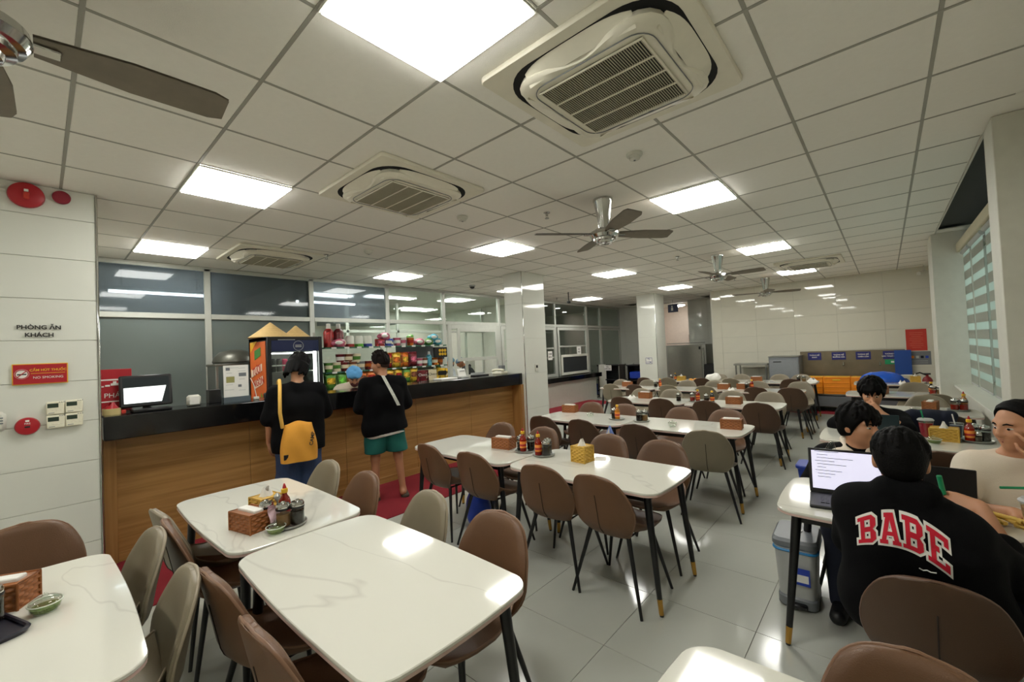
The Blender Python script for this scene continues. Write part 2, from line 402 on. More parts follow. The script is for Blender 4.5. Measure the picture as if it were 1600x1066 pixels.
# ------------------------------------------------------------------ smooth bodies: blended round cones and ellipsoids, meshed with surface nets
def V3(*a): return np.array(a, float)
class Sdf:
    def __init__(s, k=0.02): s.p = []; s.k = k; s.cuts = []; s.post = []
    def c(s, a, b, ra, rb=None, k=None, post=False):
        (s.post if post else s.p).append(('c', np.array(a, float), np.array(b, float), ra, ra if rb is None else rb, s.k if k is None else k)); return s
    def e(s, c, r, R=None, k=None, post=False):
        (s.post if post else s.p).append(('e', np.array(c, float), np.array(r, float), np.eye(3) if R is None else R, None, s.k if k is None else k)); return s
    def cut(s, p, n):
        n = np.array(n, float); s.cuts.append((np.array(p, float), n / np.linalg.norm(n))); return s
    def mesh(s, name, m, h=0.008, wob=0.0, ws=30.0, seed=0):
        lo = np.full(3, 1e9); hi = np.full(3, -1e9); bb = []
        for q in s.p + s.post:
            if q[0] == 'c':
                r = max(q[3], q[4]); l = np.minimum(q[1], q[2]) - r; u = np.maximum(q[1], q[2]) + r
            else:
                r = max(q[2]); l = q[1] - r; u = q[1] + r
            bb.append((l, u)); lo = np.minimum(lo, l); hi = np.maximum(hi, u)
        lo -= 4 * h; hi += 4 * h
        n = np.ceil((hi - lo) / h).astype(int) + 1
        D = np.full(n, 1.0, np.float32)
        ax = [lo[i] + h * np.arange(n[i]) for i in range(3)]
        def ev(ps, bbs):
            for q, (l, u) in zip(ps, bbs):
                k = q[5]; mg = k + 2.5 * h
                i0 = np.maximum(((l - mg - lo) / h).astype(int), 0); i1 = np.minimum(((u + mg - lo) / h).astype(int) + 2, n)
                sl = tuple(slice(a, b) for a, b in zip(i0, i1))
                X, Y, Z = np.meshgrid(ax[0][sl[0]], ax[1][sl[1]], ax[2][sl[2]], indexing='ij')
                if q[0] == 'c':
                    a, b = q[1], q[2]; ba = b - a; L = ba @ ba + 1e-12
                    px, py, pz = X - a[0], Y - a[1], Z - a[2]
                    t = np.clip((px * ba[0] + py * ba[1] + pz * ba[2]) / L, 0, 1)
                    d = np.sqrt((px - t * ba[0]) ** 2 + (py - t * ba[1]) ** 2 + (pz - t * ba[2]) ** 2) - (q[3] + (q[4] - q[3]) * t)
                else:
                    P = np.stack([X - q[1][0], Y - q[1][1], Z - q[1][2]], -1) @ q[3]
                    k0 = np.sqrt(((P / q[2]) ** 2).sum(-1)); k1 = np.sqrt(((P / q[2] ** 2) ** 2).sum(-1)) + 1e-9
                    d = k0 * (k0 - 1) / k1
                    d = np.where(k0 < .2, -min(q[2]), d)
                o = D[sl]
                if k > 0:
                    hh = np.clip(.5 + .5 * (d - o) / k, 0, 1)
                    D[sl] = d + (o - d) * hh - k * hh * (1 - hh)
                else: D[sl] = np.minimum(o, d)
        ev(s.p, bb[:len(s.p)])
        X, Y, Z = np.meshgrid(*ax, indexing='ij', sparse=True)
        if wob: D += (wob * (np.sin(ws * X + 2.1 * np.sin(ws * .6 * Z + seed)) * np.sin(ws * .8 * Y + 1.7 * np.sin(ws * .5 * X + seed)) + .6 * np.sin(ws * .9 * Z + 2 * np.sin(ws * .7 * Y + seed)))).astype(np.float32)
        for p, nn in s.cuts:
            D = np.maximum(D, ((X - p[0]) * nn[0] + (Y - p[1]) * nn[1] + (Z - p[2]) * nn[2]).astype(np.float32))
        ev(s.post, bb[len(s.p):])
        I = D < 0
        cnt = np.zeros(n - 1, np.int8)
        offs = [(i, j, k) for i in (0, 1) for j in (0, 1) for k in (0, 1)]
        for o in offs: cnt += I[o[0]:n[0] - 1 + o[0], o[1]:n[1] - 1 + o[1], o[2]:n[2] - 1 + o[2]]
        cells = np.argwhere((cnt > 0) & (cnt < 8))
        vid = np.full(n - 1, -1, np.int32); vid[tuple(cells.T)] = np.arange(len(cells))
        val = {o: D[cells[:, 0] + o[0], cells[:, 1] + o[1], cells[:, 2] + o[2]] for o in offs}
        acc = np.zeros((len(cells), 3)); w = np.zeros(len(cells))
        for o in offs:
            for a in range(3):
                if o[a]: continue
                p = list(o); p[a] = 1; p = tuple(p)
                d0, d1 = val[o], val[p]; cr = (d0 < 0) != (d1 < 0)
                t = np.where(cr, d0 / np.where(cr, d0 - d1, 1), 0)
                pt = np.array(o, float)[None, :].repeat(len(cells), 0); pt[:, a] += t
                acc += pt * cr[:, None]; w += cr
        vs = lo + h * (cells + acc / w[:, None])
        F = []
        for a in range(3):
            b, c = (a + 1) % 3, (a + 2) % 3
            s0 = [slice(None)] * 3; s1 = [slice(None)] * 3
            s0[a] = slice(0, n[a] - 1); s1[a] = slice(1, n[a])
            A = I[tuple(s0)]; B = I[tuple(s1)]
            e = np.argwhere(A != B)
            e = e[(e[:, b] > 0) & (e[:, c] > 0) & (e[:, b] < n[b] - 1) & (e[:, c] < n[c] - 1)]
            q = []
            for db, dc in ((-1, -1), (0, -1), (0, 0), (-1, 0)):
                t = e.copy(); t[:, b] += db; t[:, c] += dc; q.append(vid[tuple(t.T)])
            q = np.stack(q, 1); fl = ~A[tuple(e.T)]
            q[fl] = q[fl][:, ::-1]; F.append(q)
        F = np.concatenate(F)
        me = bpy.data.meshes.new(name)
        me.vertices.add(len(vs)); me.vertices.foreach_set('co', vs.astype(np.float32).ravel())
        me.loops.add(len(F) * 4); me.loops.foreach_set('vertex_index', F.astype(np.int32).ravel())
        me.polygons.add(len(F)); me.polygons.foreach_set('loop_start', np.arange(0, len(F) * 4, 4, dtype=np.int32))
        me.update(calc_edges=True); me.validate()
        me.materials.append(m); me.shade_smooth()
        return me
# ------------------------------------------------------------------ the room
CZ = 2.938                       # ceiling height
GX, GY = 0.1216, 2.1627          # ceiling grid origin (0.6 m grid)
XW = 11.9                        # far wall
YP = 7.0                         # glass partition
YL = 4.49                        # left tiled wall
YR = -0.75                       # window wall
XB = 13.6                        # recessed far wall

def tile_me(name, w, h, t, m, b=0.002):
    return MB().box((0, 0, 0), (w, h, t), b).mesh(name, m)

# floor: slab with recessed joints and proud tiles
floor = struct('floor', MB().box((5.2, 4.9, -0.06), (18.6, 12.4, 0.112)).mesh('floor', M_fgrout))
ft = tile_me('floor_tile', 0.5975, 0.5975, 0.012, M_floor, .0008)
cells = []
for i in range(-8, 23):
    for j in range(-3, 12):
        x, y = 0.195 + 0.6 * i + .3, 0.61 + 0.6 * j + .3 - .6
        if x > XB or y > YP or y < YR - .3: continue
        if y > YL + .3 and x < .0: continue
        cells.append((math.hypot(x, y), x, y))
cells.sort(); vis = [c for c in cells if in_view(c[1], c[2], 0)]; n = 0; rest = MB()
for d, x, y in cells:
    if (d, x, y) in vis and n < 280: put('floor_tile', ft, floor, (x, y, -0.006)); n += 1
    else: rest.box((x, y, -0.006), (0.5975, 0.5975, 0.012), .0008)
r = rest.obj('floor_tile_field', M_floor, floor); r['kind'] = 'stuff'

# ceiling: soffit above, tee bars, tiles laid in
ceiling = struct('ceiling', MB().box((5.2, 4.9, CZ + .12), (18.6, 12.4, 0.1)).mesh('ceiling', M_ceil))
ct = tile_me('ceiling_tile', 0.588, 0.588, 0.016, M_ceil, .004)
ct_edge = tile_me('ceiling_tile', .588, .318, .016, M_ceil, .004)
LIGHTS = [(i, j) for i in (-4, 1, 6, 11, 16) for j in (-2, 2, 6)]
HOLES = set(LIGHTS)
AC = [(1.92, .95), (1.97, 2.86), (1.97, 5.78), (9.1, .95)]
def in_ac(x, y): return any(abs(x - a) < .30 and abs(y - b) < .30 for a, b in AC)
XI = {}
cells = []
for i in range(-6, 23):
    for j in range(-5, 9):
        x, y = GX + .6 * i + .3, GY + .6 * j + .3
        if x > XB + .3 or y > YP + .1 or y < -0.68: continue
        if y > YL + .2 and x < .2: continue
        k = round((x - (.7216 + .3)) / .6)
        if k % 5 == 0 and (j in (-2, 2, 6)): continue
        cells.append((math.hypot(x, y), x, y))
cells.sort(); n = 0; rest = MB()
for d, x, y in cells:
    if y < -.4 and 4.3 < x < 8.1: put('ceiling_tile', ct_edge, ceiling, (x, -.40, CZ + .010)); continue
    if in_view(x, y, CZ) and n < 280: put('ceiling_tile', ct, ceiling, (x, y, CZ + .010)); n += 1
    else: rest.box((x, y, CZ + .010), (0.588, 0.588, 0.016), .004)
r = rest.obj('ceiling_tile_field', M_ceil, ceiling); r['kind'] = 'stuff'
for i in range(-6, 24):
    x = GX + .6 * i; x1 = min(x, XB)
    y1 = YP if x > .3 else YL
    y0 = -.55 if 4.3 < x < 8.1 else -.62
    MB().box((x, (y1 + y0) / 2, CZ + .006), (.017, y1 - y0, .012), .001).obj('tee_bar', M_tee, ceiling)
for j in range(-4, 9):
    y = GY + .6 * j
    if y > YP: continue
    x0 = -3.6 if y < YL else .3
    MB().box(((x0 + XB) / 2, y, CZ + .007), (XB - x0, .017, .012), .001).obj('tee_bar', M_tee, ceiling)

# walls
def tiled_wall(name, axis, at, a0, a1, z0, z1, face, m, tw=.6, th=.3, zoff=.02, thick=.1, joint=.003):
    """wall of large glossy tiles; axis 'x' = the wall runs along X at y=at; face = +-1 the side the tiles look to"""
    mb = MB(); L = a1 - a0
    back = at - face * (thick / 2 + .008)
    c = ((a0 + a1) / 2, back, (z0 + z1) / 2); d = (L, thick, z1 - z0)
    if axis == 'y': c = (c[1], c[0], c[2]); d = (d[1], d[0], d[2])
    mb.box(c, d); w = struct(name, mb.mesh(name, M_grout))
    cache = {}
    z = z0 - ((z0 - zoff) % th) if th else z0
    pieces = []
    while z < z1 - .001:
        p0, p1 = max(z, z0), min(z + th, z1)
        if p1 - p0 > .012:
            a = a0
            while a < a1 - .001:
                b = min(a + tw, a1)
                if b - a > .012: pieces.append(((a + b) / 2, (p0 + p1) / 2, b - a, p1 - p0))
                a += tw
        z += th
    for ca, cz, l, h in pieces:
        k = (round(l, 3), round(h, 3))
        if k not in cache:
            dd = (l - joint, .008, h - joint) if axis == 'x' else (.008, l - joint, h - joint)
            cache[k] = MB().box((0, 0, 0), dd, .0012).mesh('wall_tile', m)
        y = at - face * .004
        q = put('wall_tile', cache[k], w, (ca, y, cz) if axis == 'x' else (y, ca, cz))
        q.rotation_euler = (random.gauss(0, .0022), 0, random.gauss(0, .0022)) if axis == 'x' else (0, random.gauss(0, .0035), random.gauss(0, .0035))
    return w
tiled_wall('wall_left', 'x', YL, -1.5, .30, 0, CZ, -1, M_tilewall, .6, .3)
MB().box((.306, YL - .002, CZ / 2), (.012, .02, CZ), .004).obj('trim_1', M_chrome)['kind'] = 'structure'
struct('wall_left_return', MB().box((.26, YL + 1.2, CZ / 2), (.08, 2.3, CZ)).mesh('wall_left_return', M_white))
struct('wall_left_rear', MB().box((-2.6, YL + .06, CZ / 2), (2.2, .1, CZ)).mesh('wall_left_rear', M_white))
struct('wall_back', MB().box((-3.65, 2.0, CZ / 2), (.1, 5.6, CZ)).mesh('wall_back', M_white))
tiled_wall('wall_far', 'y', XW, YR - .05, 3.42, 0, CZ, -1, M_tilewarm, .8, .4, .1)
struct('wall_far_end', MB().box((XW + .86, 3.42, CZ / 2), (1.7, .06, CZ)).mesh('wall_far_end', M_white))
tiled_wall('wall_recess', 'y', XB, 3.45, 4.62, 0, CZ, -1, M_tilewall, .6, .4, .1)
tiled_wall('wall_recess_left', 'y', XB, 5.55, YP, 0, CZ, -1, M_tilewall, .6, .4, .1)
M_pink = mat('corridor_paint', (228, 216, 206), 0.6)
struct('wall_corridor', MB().box((15.6, 5.2, 1.5), (.1, 4.4, 3.1)).mesh('wall_corridor', M_pink))
struct('wall_corridor_left', MB().box((14.65, 6.2, 1.5), (1.9, .08, 3.1)).mesh('wall_corridor_left', M_pink))
struct('wall_corridor_right', MB().box((14.65, 4.5, 1.5), (1.9, .08, 3.1)).mesh('wall_corridor_right', M_pink))
struct('ceiling_corridor', MB().box((14.6, 5.2, 2.98), (2.0, 4.4, .08)).mesh('ceiling_corridor', M_white))
struct('floor_corridor', MB().box((14.9, 5.2, -.03), (1.6, 4.4, .05)).mesh('floor_corridor', M_floor))
# square tiled columns
def column(x0, x1, y0, y1):
    mb = MB().box(((x0 + x1) / 2, (y0 + y1) / 2, CZ / 2), (x1 - x0 - .018, y1 - y0 - .018, CZ))
    c = struct('column', mb.mesh('column', M_grout))
    z = 0
    while z < CZ - .02:
        h = min(.6, CZ - z)
        MB().box((x0 + .004, (y0 + y1) / 2, z + h / 2), (.008, y1 - y0 - .02, h - .002), .001).obj('wall_tile', M_tilewall, c)
        MB().box(((x0 + x1) / 2, y0 + .004, z + h / 2), (x1 - x0 - .02, .008, h - .002), .001).obj('wall_tile', M_tilewall, c)
        z += .6
    MB().box((x0 + .004, y0 + .004, CZ / 2), (.014, .014, CZ), .004).obj('corner_strip', M_chrome, c)
    return c
column(5.43, 6.05, 4.55, 4.97)
column(10.65, 11.27, 4.45, 4.95)
# window wall: two piers, low wall with a deep sill, blinds in the bay between them
def pier(x0, x1, name, yo=0.0):
    return struct(name, MB().box(((x0 + x1) / 2, -.82 - yo / 2, CZ / 2), (x1 - x0, .60 - yo, CZ), .004).mesh(name, M_white))
pier(4.0, 4.28, 'pier_near', .04); pier(8.13, 8.75, 'pier_far')
struct('wall_right', MB().box((.2, YR - .05, CZ / 2), (7.6, .1, CZ)).mesh('wall_right', M_white))
struct('wall_right_low', MB().box((6.205, YR - .1, .43), (3.85, .2, .86)).mesh('wall_right_low', M_white))
struct('wall_right_far', MB().box((10.3, YR - .05, CZ / 2), (3.2, .1, CZ)).mesh('wall_right_far', M_white))
struct('windowsill', MB().box((6.205, YR - .07, .875), (3.85, .34, .03), .004).mesh('windowsill', M_white))
M_pocket_shade = mat('pocket_shade', (62, 64, 62), 0.8)  # dark colour stands in for the shade inside the curtain pocket
struct('trim_2', MB().box((6.205, YR - .32, CZ + .06), (3.85, .04, .5)).mesh('trim_2', M_pocket_shade))
struct('trim_3', MB().box((6.205, -.566, CZ + .028), (3.85, .012, .074)).mesh('trim_3', M_white))
struct('trim_pocket_shade', MB().box((6.205, -.82, CZ + .062), (3.85, .48, .012)).mesh('trim_pocket_shade', M_pocket_shade))  # dark board added so the pocket top looks shaded
win = struct('window_1', frame_bars(MB(), 4.28, 8.13, .89, 2.72, .05, YR - .29, YR - .24).mesh('window_1', M_alu))
for k in range(1, 4): MB().box((4.28 + 3.85 * k / 4, YR - .265, 1.80), (.05, .05, 1.76), .003).obj('mullion', M_alu, win)
for k in range(4): MB().box((4.28 + 3.85 * (k + .5) / 4, YR - .265, 1.80), (.91, .006, 1.74)).obj('pane', M_glass, win)
# glass partition to the kitchen
part = struct('window_2', MB().box((7.0, YP, CZ - .03), (13.2, .06, .05), .003).mesh('window_2', M_alu))
def bar(x, z, w, h, d=.06, y=YP): return MB().box((x, y, z), (w, d, h), .004).obj('frame_bar', M_alu, part)
VX = [.36, 1.56, 2.97, 4.37, 5.72, 7.42, 9.73, 11.42, 12.25, XB - .03]
for x in VX: bar(x, 1.46, .075 if x < 6 else .07, 2.92)
for a, b in zip(VX, VX[1:]): bar((a + b) / 2, 2.255, b - a - .075, .07, .064)
for k, (a, b) in enumerate(zip(VX, VX[1:])):
    m = M_film if k < 3 else M_glass
    MB().box(((a + b) / 2, YP, 2.59), (b - a - .07, .008, .62)).obj('pane', m, part)
    if k < 2: MB().box(((a + b) / 2, YP, 1.60), (b - a - .07, .008, 1.24)).obj('pane', M_frost, part)
    elif k < 4: MB().box(((a + b) / 2, YP, 1.60), (b - a - .07, .008, 1.24)).obj('pane', M_glass, part)
    if k < 5:
        bar((a + b) / 2, .98, b - a - .07, .06, .062)
        MB().box(((a + b) / 2, YP, .48), (b - a - .07, .05, .94)).obj('lower_panel', M_white, part)
# pay window (sash frames) at the counter end, then the serving hatches further along
w2 = struct('window_3', frame_bars(MB(), 5.80, 7.38, 1.02, 2.22, .09, YP - .05, YP + .01).mesh('window_3', M_alu))
frame_bars(MB(), 6.02, 7.28, 1.42, 2.14, .075, YP - .085, YP - .05).obj('sash_frame', M_alu, w2)
MB().box((6.65, YP - .066, 1.78), (1.12, .006, .58)).obj('pane', M_glass, w2)
MB().box((6.36, YP + .03, 1.6), (.06, .04, 1.1), .004).obj('mullion', M_alu, w2)
low = struct('wall_servery', MB().box((9.5, YP - .05, .34), (4.2, .22, .68), .003).mesh('wall_servery', M_white))
struct('trim_4', MB().box((9.52, YP - .12, .75), (4.3, .42, .13), .006).mesh('trim_4', M_black))
w3 = struct('window_4', frame_bars(MB(), 7.46, 9.68, .82, 2.21, .08, YP - .05, YP + .01).mesh('window_4', M_alu))
MB().box((8.57, YP - .02, 1.5), (2.04, .006, 1.26)).obj('pane', M_glass, w3)
for z in (1.62, 1.36): MB().box((8.57, YP - .02, z), (2.04, .05, .04), .003).obj('glazing_bar', M_alu, w3)
w4 = struct('window_5', frame_bars(MB(), 9.80, 11.36, .82, 2.21, .08, YP - .05, YP + .01).mesh('window_5', M_alu))
MB().box((10.58, YP - .02, 1.5), (1.4, .006, 1.26)).obj('pane', M_glass, w4)
MB().box((10.58, YP - .02, 1.66), (1.4, .05, .04), .003).obj('glazing_bar', M_alu, w4)
frame_bars(MB(), 9.86, 11.3, .84, 1.42, .07, YP - .10, YP - .055).obj('sash_frame', M_white, w4)
MB().box((10.58, YP - .075, 1.13), (1.3, .008, .46)).obj('screen_pane', mat('dark_insect_screen', (34, 38, 40), .6), w4)
for k, (a, b) in enumerate(((11.46, 12.22), (12.28, XB - .06))):
    d = struct('door_%d' % (k + 1), frame_bars(MB(), a, b, .01, 2.2, .05, YP - .02, YP + .02).mesh('door', M_alu))
    MB().box(((a + b) / 2, YP, 1.1), (b - a - .1, .008, 2.1)).obj('pane', M_glass, d)
# kitchen behind the glass
struct('ceiling_kitchen', MB().box((7.0, 9.15, CZ + .03), (13.6, 4.2, .06)).mesh('ceiling_kitchen', M_white))
struct('wall_kitchen', MB().box((7.0, 11.2, 1.47), (13.6, .1, 2.95)).mesh('wall_kitchen', M_white))
struct('wall_kitchen_left', MB().box((.25, 9.1, 1.47), (.1, 4.2, 2.95)).mesh('wall_kitchen_left', M_white))
struct('wall_kitchen_right', MB().box((XB + .3, 9.1, 1.47), (.1, 4.2, 2.95)).mesh('wall_kitchen_right', M_white))
struct('wall_kitchen_added_cross', MB().box((2.95, 9.1, 1.47), (.08, 4.1, 2.95)).mesh('wall_kitchen_added_cross', M_white))  # wall added to part the dark back room from the lit kitchen
struct('wall_kitchen_added_mid', MB().box((8.95, 9.1, 1.47), (.08, 4.1, 2.95)).mesh('wall_kitchen_added_mid', M_white))  # dividing wall added to keep the space behind the hatches dark
kp = struct('window_6', MB().box((8.6, 9.0, 2.2), (8.2, .05, .06), .003).mesh('window_6', M_alu))
for x in (4.6, 5.9, 7.3, 8.8, 10.3, 11.9): MB().box((x, 9.0, 1.45), (.06, .05, 2.9), .003).obj('frame_bar', M_alu, kp)
for a, b in ((4.6, 5.9), (5.9, 7.3), (7.3, 8.8), (8.8, 10.3), (10.3, 11.9)):
    MB().box(((a + b) / 2, 9.0, 2.55), (b - a - .06, .008, .6)).obj('pane', M_glass, kp)
# carpets
for n, (x0, x1, y0, y1), l in (('carpet_runner', (.34, 5.4, 3.74, 4.79), 'red carpet runner along the wooden counter front'),
                          ('carpet_runner', (5.7, 11.1, 5.95, 6.84), 'red carpet runner in front of the white serving hatch wall'),
                          ('carpet_runner', (10.85, 11.35, -.5, 4.3), 'narrow red carpet strip along the tray return at the far wall')):
    tag(MB().box(((x0 + x1) / 2, (y0 + y1) / 2, .004), (x1 - x0, y1 - y0, .008), .002).obj(n, M_carpet), l, 'carpet')
# ------------------------------------------------------------------ things on the ceiling
def light_panel(x, y, label, k=CZ, w=.6, d=.6, grp=None):
    t = thing('ceiling_light', label, 'ceiling light', (x, y, k))
    frame_bars(MB(), -w / 2, w / 2, -d / 2, d / 2, .012, -.012, .0).obj('frame', M_white, t, None, (PI / 2, 0, 0))
    MB().box((0, 0, -.009), (w - .022, d - .022, .022), .002).obj('diffuser', M_lamp, t)  # dropped below the ceiling so its glowing sides add light to the tiles
    return t
xs = [-2.2784, .7216, 3.7216, 6.7216, 9.7216]; ys = [.9627, 3.3627, 5.7627]
XN = ['behind the camera', 'nearest to the camera', 'second from the camera', 'third from the camera', 'last before the far wall']
YN = ['on the window-side line', 'on the middle line', 'on the counter-side line']
for i, x in enumerate(xs):
    for j, y in enumerate(ys):
        if i == 0 and j == 2: continue
        light_panel(x + .3, y + .3, 'glowing square ceiling panel ' + YN[j] + ', ' + XN[i], CZ - .001)
for x, y, l in ((5.3, 8.3, 'kitchen ceiling panel behind the pay window, nearest'), (6.9, 8.0, 'kitchen ceiling panel behind the tiled column'), (3.9, 8.6, 'added kitchen ceiling panel behind the snack shelves'),  # snack-shelf panel added to brighten the room behind that glass
                (7.6, 10.2, 'kitchen ceiling panel at the very back')):
    light_panel(x, y, l, CZ - .001, 1.2 if x < 6 else .6, .3 if x < 6 else .6)
for k, (x, y) in enumerate(((10.1, 8.0), (11.2, 7.9), (10.7, 9.8), (12.6, 8.6)), 1):
    t = thing('round_lamp', 'small round kitchen lamp behind the serving hatches, %s in the row' % ORD[k], 'ceiling light', (x, y, CZ)); MB().lathe([(.085, -.002), (.09, -.02), (.075, -.028)]).obj('rim', M_white, t); MB().lathe([(.02, -.034), (.07, -.03), (.072, -.026)]).obj('diffuser', M_lamp, t)
M_tube = mat('lit_tube', (255, 255, 255), .5, emit=(.9, .97, 1), estr=90)
for x, l in ((1.12, 'lit fluorescent tube glowing behind the leftmost filmed pane'), (3.40, 'lit fluorescent tube glowing behind the third filmed pane')):
    t = thing('tube_lamp', l, 'tube lamp', (x, 7.36, 2.59)); MB().tube([(-.52, 0, 0), (.52, 0, 0)], .016, 10).obj('tube', M_tube, t); MB().box((0, 0, .045), (1.14, .05, .05), .006).obj('batten', M_white, t)
    for s in (-1, 1): MB().box((s * .54, 0, .01), (.03, .036, .05), .004).obj('end_cap', M_white, t)
    for s in (-1, 1): MB().tube([(s * .4, 0, .07), (s * .4, 0, CZ - 2.59)], .006, 6).obj('hanger', M_steel, t)
t = thing('corridor_lamp', 'round glowing lamp on the corridor ceiling behind the far column', 'ceiling light', (14.5, 5.25, 2.90))
MB().lathe([(.24, .0), (.25, .03), (.24, .04)]).obj('base', M_white, t); MB().lathe([(.08, -.05), (.18, -.035), (.23, .0)]).obj('shade', M_lamp, t)

# cassette air conditioners
def cassette():
    t = thing('air_conditioner', '', 'air conditioner')
    MB().prism(rrect(.95, .95, .03), -.028, .0, None, .006).obj('panel', M_cream, t)
    # flat dark plate painted as the shade in the outlets, then the raised centre
    MB().prism(rrect(.83, .83, .20, 8), -.030, -.026).obj('outlet_shade_plate', M_dark, t)
    def hub(u, v):
        a = 2 * PI * u; q = abs(math.cos(2 * a)) ** .5
        p = [(.02, -.072), (.30, -.074), (.385, -.068), (.402, -.054), (.395, -.028)][min(4, int(v * 4 + .5))]
        c, s = math.cos(a), math.sin(a); e = 4.2
        k = (abs(c) ** e + abs(s) ** e) ** (-1 / e)
        rr = p[0] * k * (.885 - .095 * math.cos(4 * a))
        return (rr * c, rr * s, p[1])
    MB().grid(hub, 64, 5, True).obj('centre_panel', M_cream, t)
    out = [(p[0], p[1], -.0755) for p in rrect(.605, .605, .09, 6)]
    MB().tube(out, .0025, 5, closed=True).obj('panel_joint', M_grey, t)
    for k in range(4):
        def fl(u, v):
            x = -.27 + .54 * u; w = .085 * (1 - (2 * u - 1) ** 4 * .55)
            return (x, .335 + w * (v - .1), -.060 + .030 * v - .02 * (2 * u - 1) ** 2 * (1 - v))
        mb = MB().grid(fl, 17, 5); mb.grid(lambda u, v: tuple(np.array(fl(u, v)) + (0, 0, .006)), 17, 5, flip=True)
        mb.obj('louver_flap', M_cream, t, None, (0, 0, k * PI / 2))
    MB().box((0, 0, -.0725), (.525, .525, .013)).obj('grille_shade_plate', M_dark, t)  # flat black plate painted as the shade behind the slats
    frame_bars(MB(), -.268, .268, -.268, .268, .012, -.004, .004).obj('grille_frame', M_cream, t, (0, 0, -.081), (PI / 2, 0, 0))
    sl = MB()
    for i in range(46): sl.box((0, -.256 + .512 * i / 45, -.0835), (.52, .0044, .003))
    s = sl.obj('grille_slats', mat('grille_slat', (178, 172, 150), .5), t, smooth=0); s['kind'] = 'stuff'
    for i in range(3): MB().box((-.13 + .13 * i, 0, -.084), (.009, .52, .007), .001).obj('grille_bar', M_cream, t)
    MB().box((.30, -.06, -.076), (.012, .03, .003)).obj('badge', M_grey, t)
    return t
a0 = cassette(); a0.location = (*AC[0], CZ); a0['label'] = 'large cream ceiling cassette air conditioner beside the biggest light panel, nearest the camera'
for (x, y), l in zip(AC[1:], ('cream ceiling cassette air conditioner on the middle line, between two light panels', 'cream ceiling cassette air conditioner just in front of the glass partition', 'small far ceiling cassette air conditioner near the far tiled wall')):
    dup(a0, l, (x, y, CZ))

# ceiling fans: chrome stem and hub, four grey wooden blades
M_blade = mat('grey_wood_blade', (122, 113, 99), 0.55, var=.15, scale=20)
def fan():
    t = thing('ceiling_fan', '', 'ceiling fan')
    MB().lathe([(.088, 0), (.09, -.012), (.082, -.03), (.062, -.16), (.05, -.25), (.046, -.27)], n=28).obj('stem', M_chrome, t)
    MB().lathe([(.05, -.262), (.085, -.275), (.125, -.30), (.132, -.33), (.118, -.355), (.10, -.36), (.098, -.378), (.075, -.384), (.07, -.40), (.03, -.412)][::-1], n=28).obj('motor_hub', M_chrome, t)
    def bl():
        mb = MB()
        def f(s):
            def g(u, v):
                r = .13 + .51 * v; w = .045 + .028 * min(1, v * 2.2) - .016 * max(0, v - .93) / .07
                y = (u - .5) * 2 * w
                return (r, y, -.318 - y * .20 + s * .004)
            return g
        mb.grid(f(1), 3, 12); mb.grid(f(-1), 3, 12, flip=True)
        return mb.mesh('blade', M_blade)
    bm_ = bl(); am = MB().box((.14, 0, -.325), (.1, .05, .008), .002).mesh('blade_arm', M_chrome)
    for k in range(4):
        b = put('blade', bm_, t, None, (0, 0, k * PI / 2)); put('blade_arm', am, b)
    return t
f0 = fan(); f0.location = (3.42, 1.86, CZ); f0.rotation_euler = (0, 0, math.radians(-40)); f0['label'] = 'chrome ceiling fan with grey wooden blades, nearest complete fan above the tables'
dup(f0, 'second chrome ceiling fan with grey blades further down the room', (7.0, 1.89, CZ), math.radians(-4))
dup(f0, 'third small chrome ceiling fan near the far tiled wall', (10.5, 1.9, CZ), math.radians(-71))
g = dup(f0, 'ceiling fan cut off at the top left corner, one long grey blade showing', (-.13, 1.95, CZ), math.radians(-1))
# sprinklers, detectors, cameras
def sprinkler(x, y, l):
    t = thing('sprinkler', l, 'sprinkler', (x, y, CZ))
    MB().lathe([(.032, 0), (.032, -.006), (.014, -.01), (.012, -.03)]).obj('escutcheon', M_chrome, t)
    for s in (-1, 1): MB().tube([(s * .012, 0, -.028), (s * .014, 0, -.045), (s * .004, 0, -.056)], .003, 6).obj('arm', M_steel, t)
    MB().lathe([(.02, -.056), (.022, -.060)]).obj('deflector', M_steel, t)
for x, y, l in ((3.32, 2.42, 'small dark fire sprinkler left of the nearest fan'), (6.55, 2.34, 'small fire sprinkler left of the second fan'), (2.46, 5.3, 'small fire sprinkler in front of the glass partition'),
                (.41, 2.45, 'small brown fire sprinkler below the fan blade at top left'), (9.8, 2.33, 'tiny fire sprinkler near the third fan'), (9.05, 6.4, 'tiny fire sprinkler above the serving hatches')): sprinkler(x, y, l)
def detector(x, y, l):
    t = thing('smoke_detector', l, 'smoke detector', (x, y, CZ))
    MB().lathe([(.055, 0), (.055, -.012), (.05, -.02), (.04, -.022), (.036, -.04), (.02, -.046)][::1]).obj('body', M_white, t)
    MB().lathe([(.008, -.044), (.008, -.05)], n=8).obj('sensor_tip', M_grey, t)
for x, y, l in ((2.78, 1.25, 'white smoke detector on the tile below the big air conditioner'), (2.78, 3.05, 'white smoke detector right of the middle air conditioner'), (2.77, 4.8, 'white smoke detector on a tile above the snack shelves')): detector(x, y, l)
t = thing('dome_camera', 'small dark dome camera on the ceiling left of the tiled column', 'camera', (5.75, 6.1, CZ))
MB().lathe([(.06, 0), (.06, -.02), (.052, -.03)]).obj('base', M_ltgrey, t); MB().lathe([(.05, -.028), (.042, -.055), (.02, -.07)]).obj('dome', M_blk, t)
t = thing('hanging_camera', 'black rod camera hanging from the ceiling before the serving hatches', 'camera', (8.4, 5.6, CZ))
MB().tube([(0, 0, 0), (0, 0, -.22)], .012, 8).obj('rod', M_blk, t); MB().box((0, 0, -.24), (.09, .05, .05), .008).obj('housing', M_blk, t)
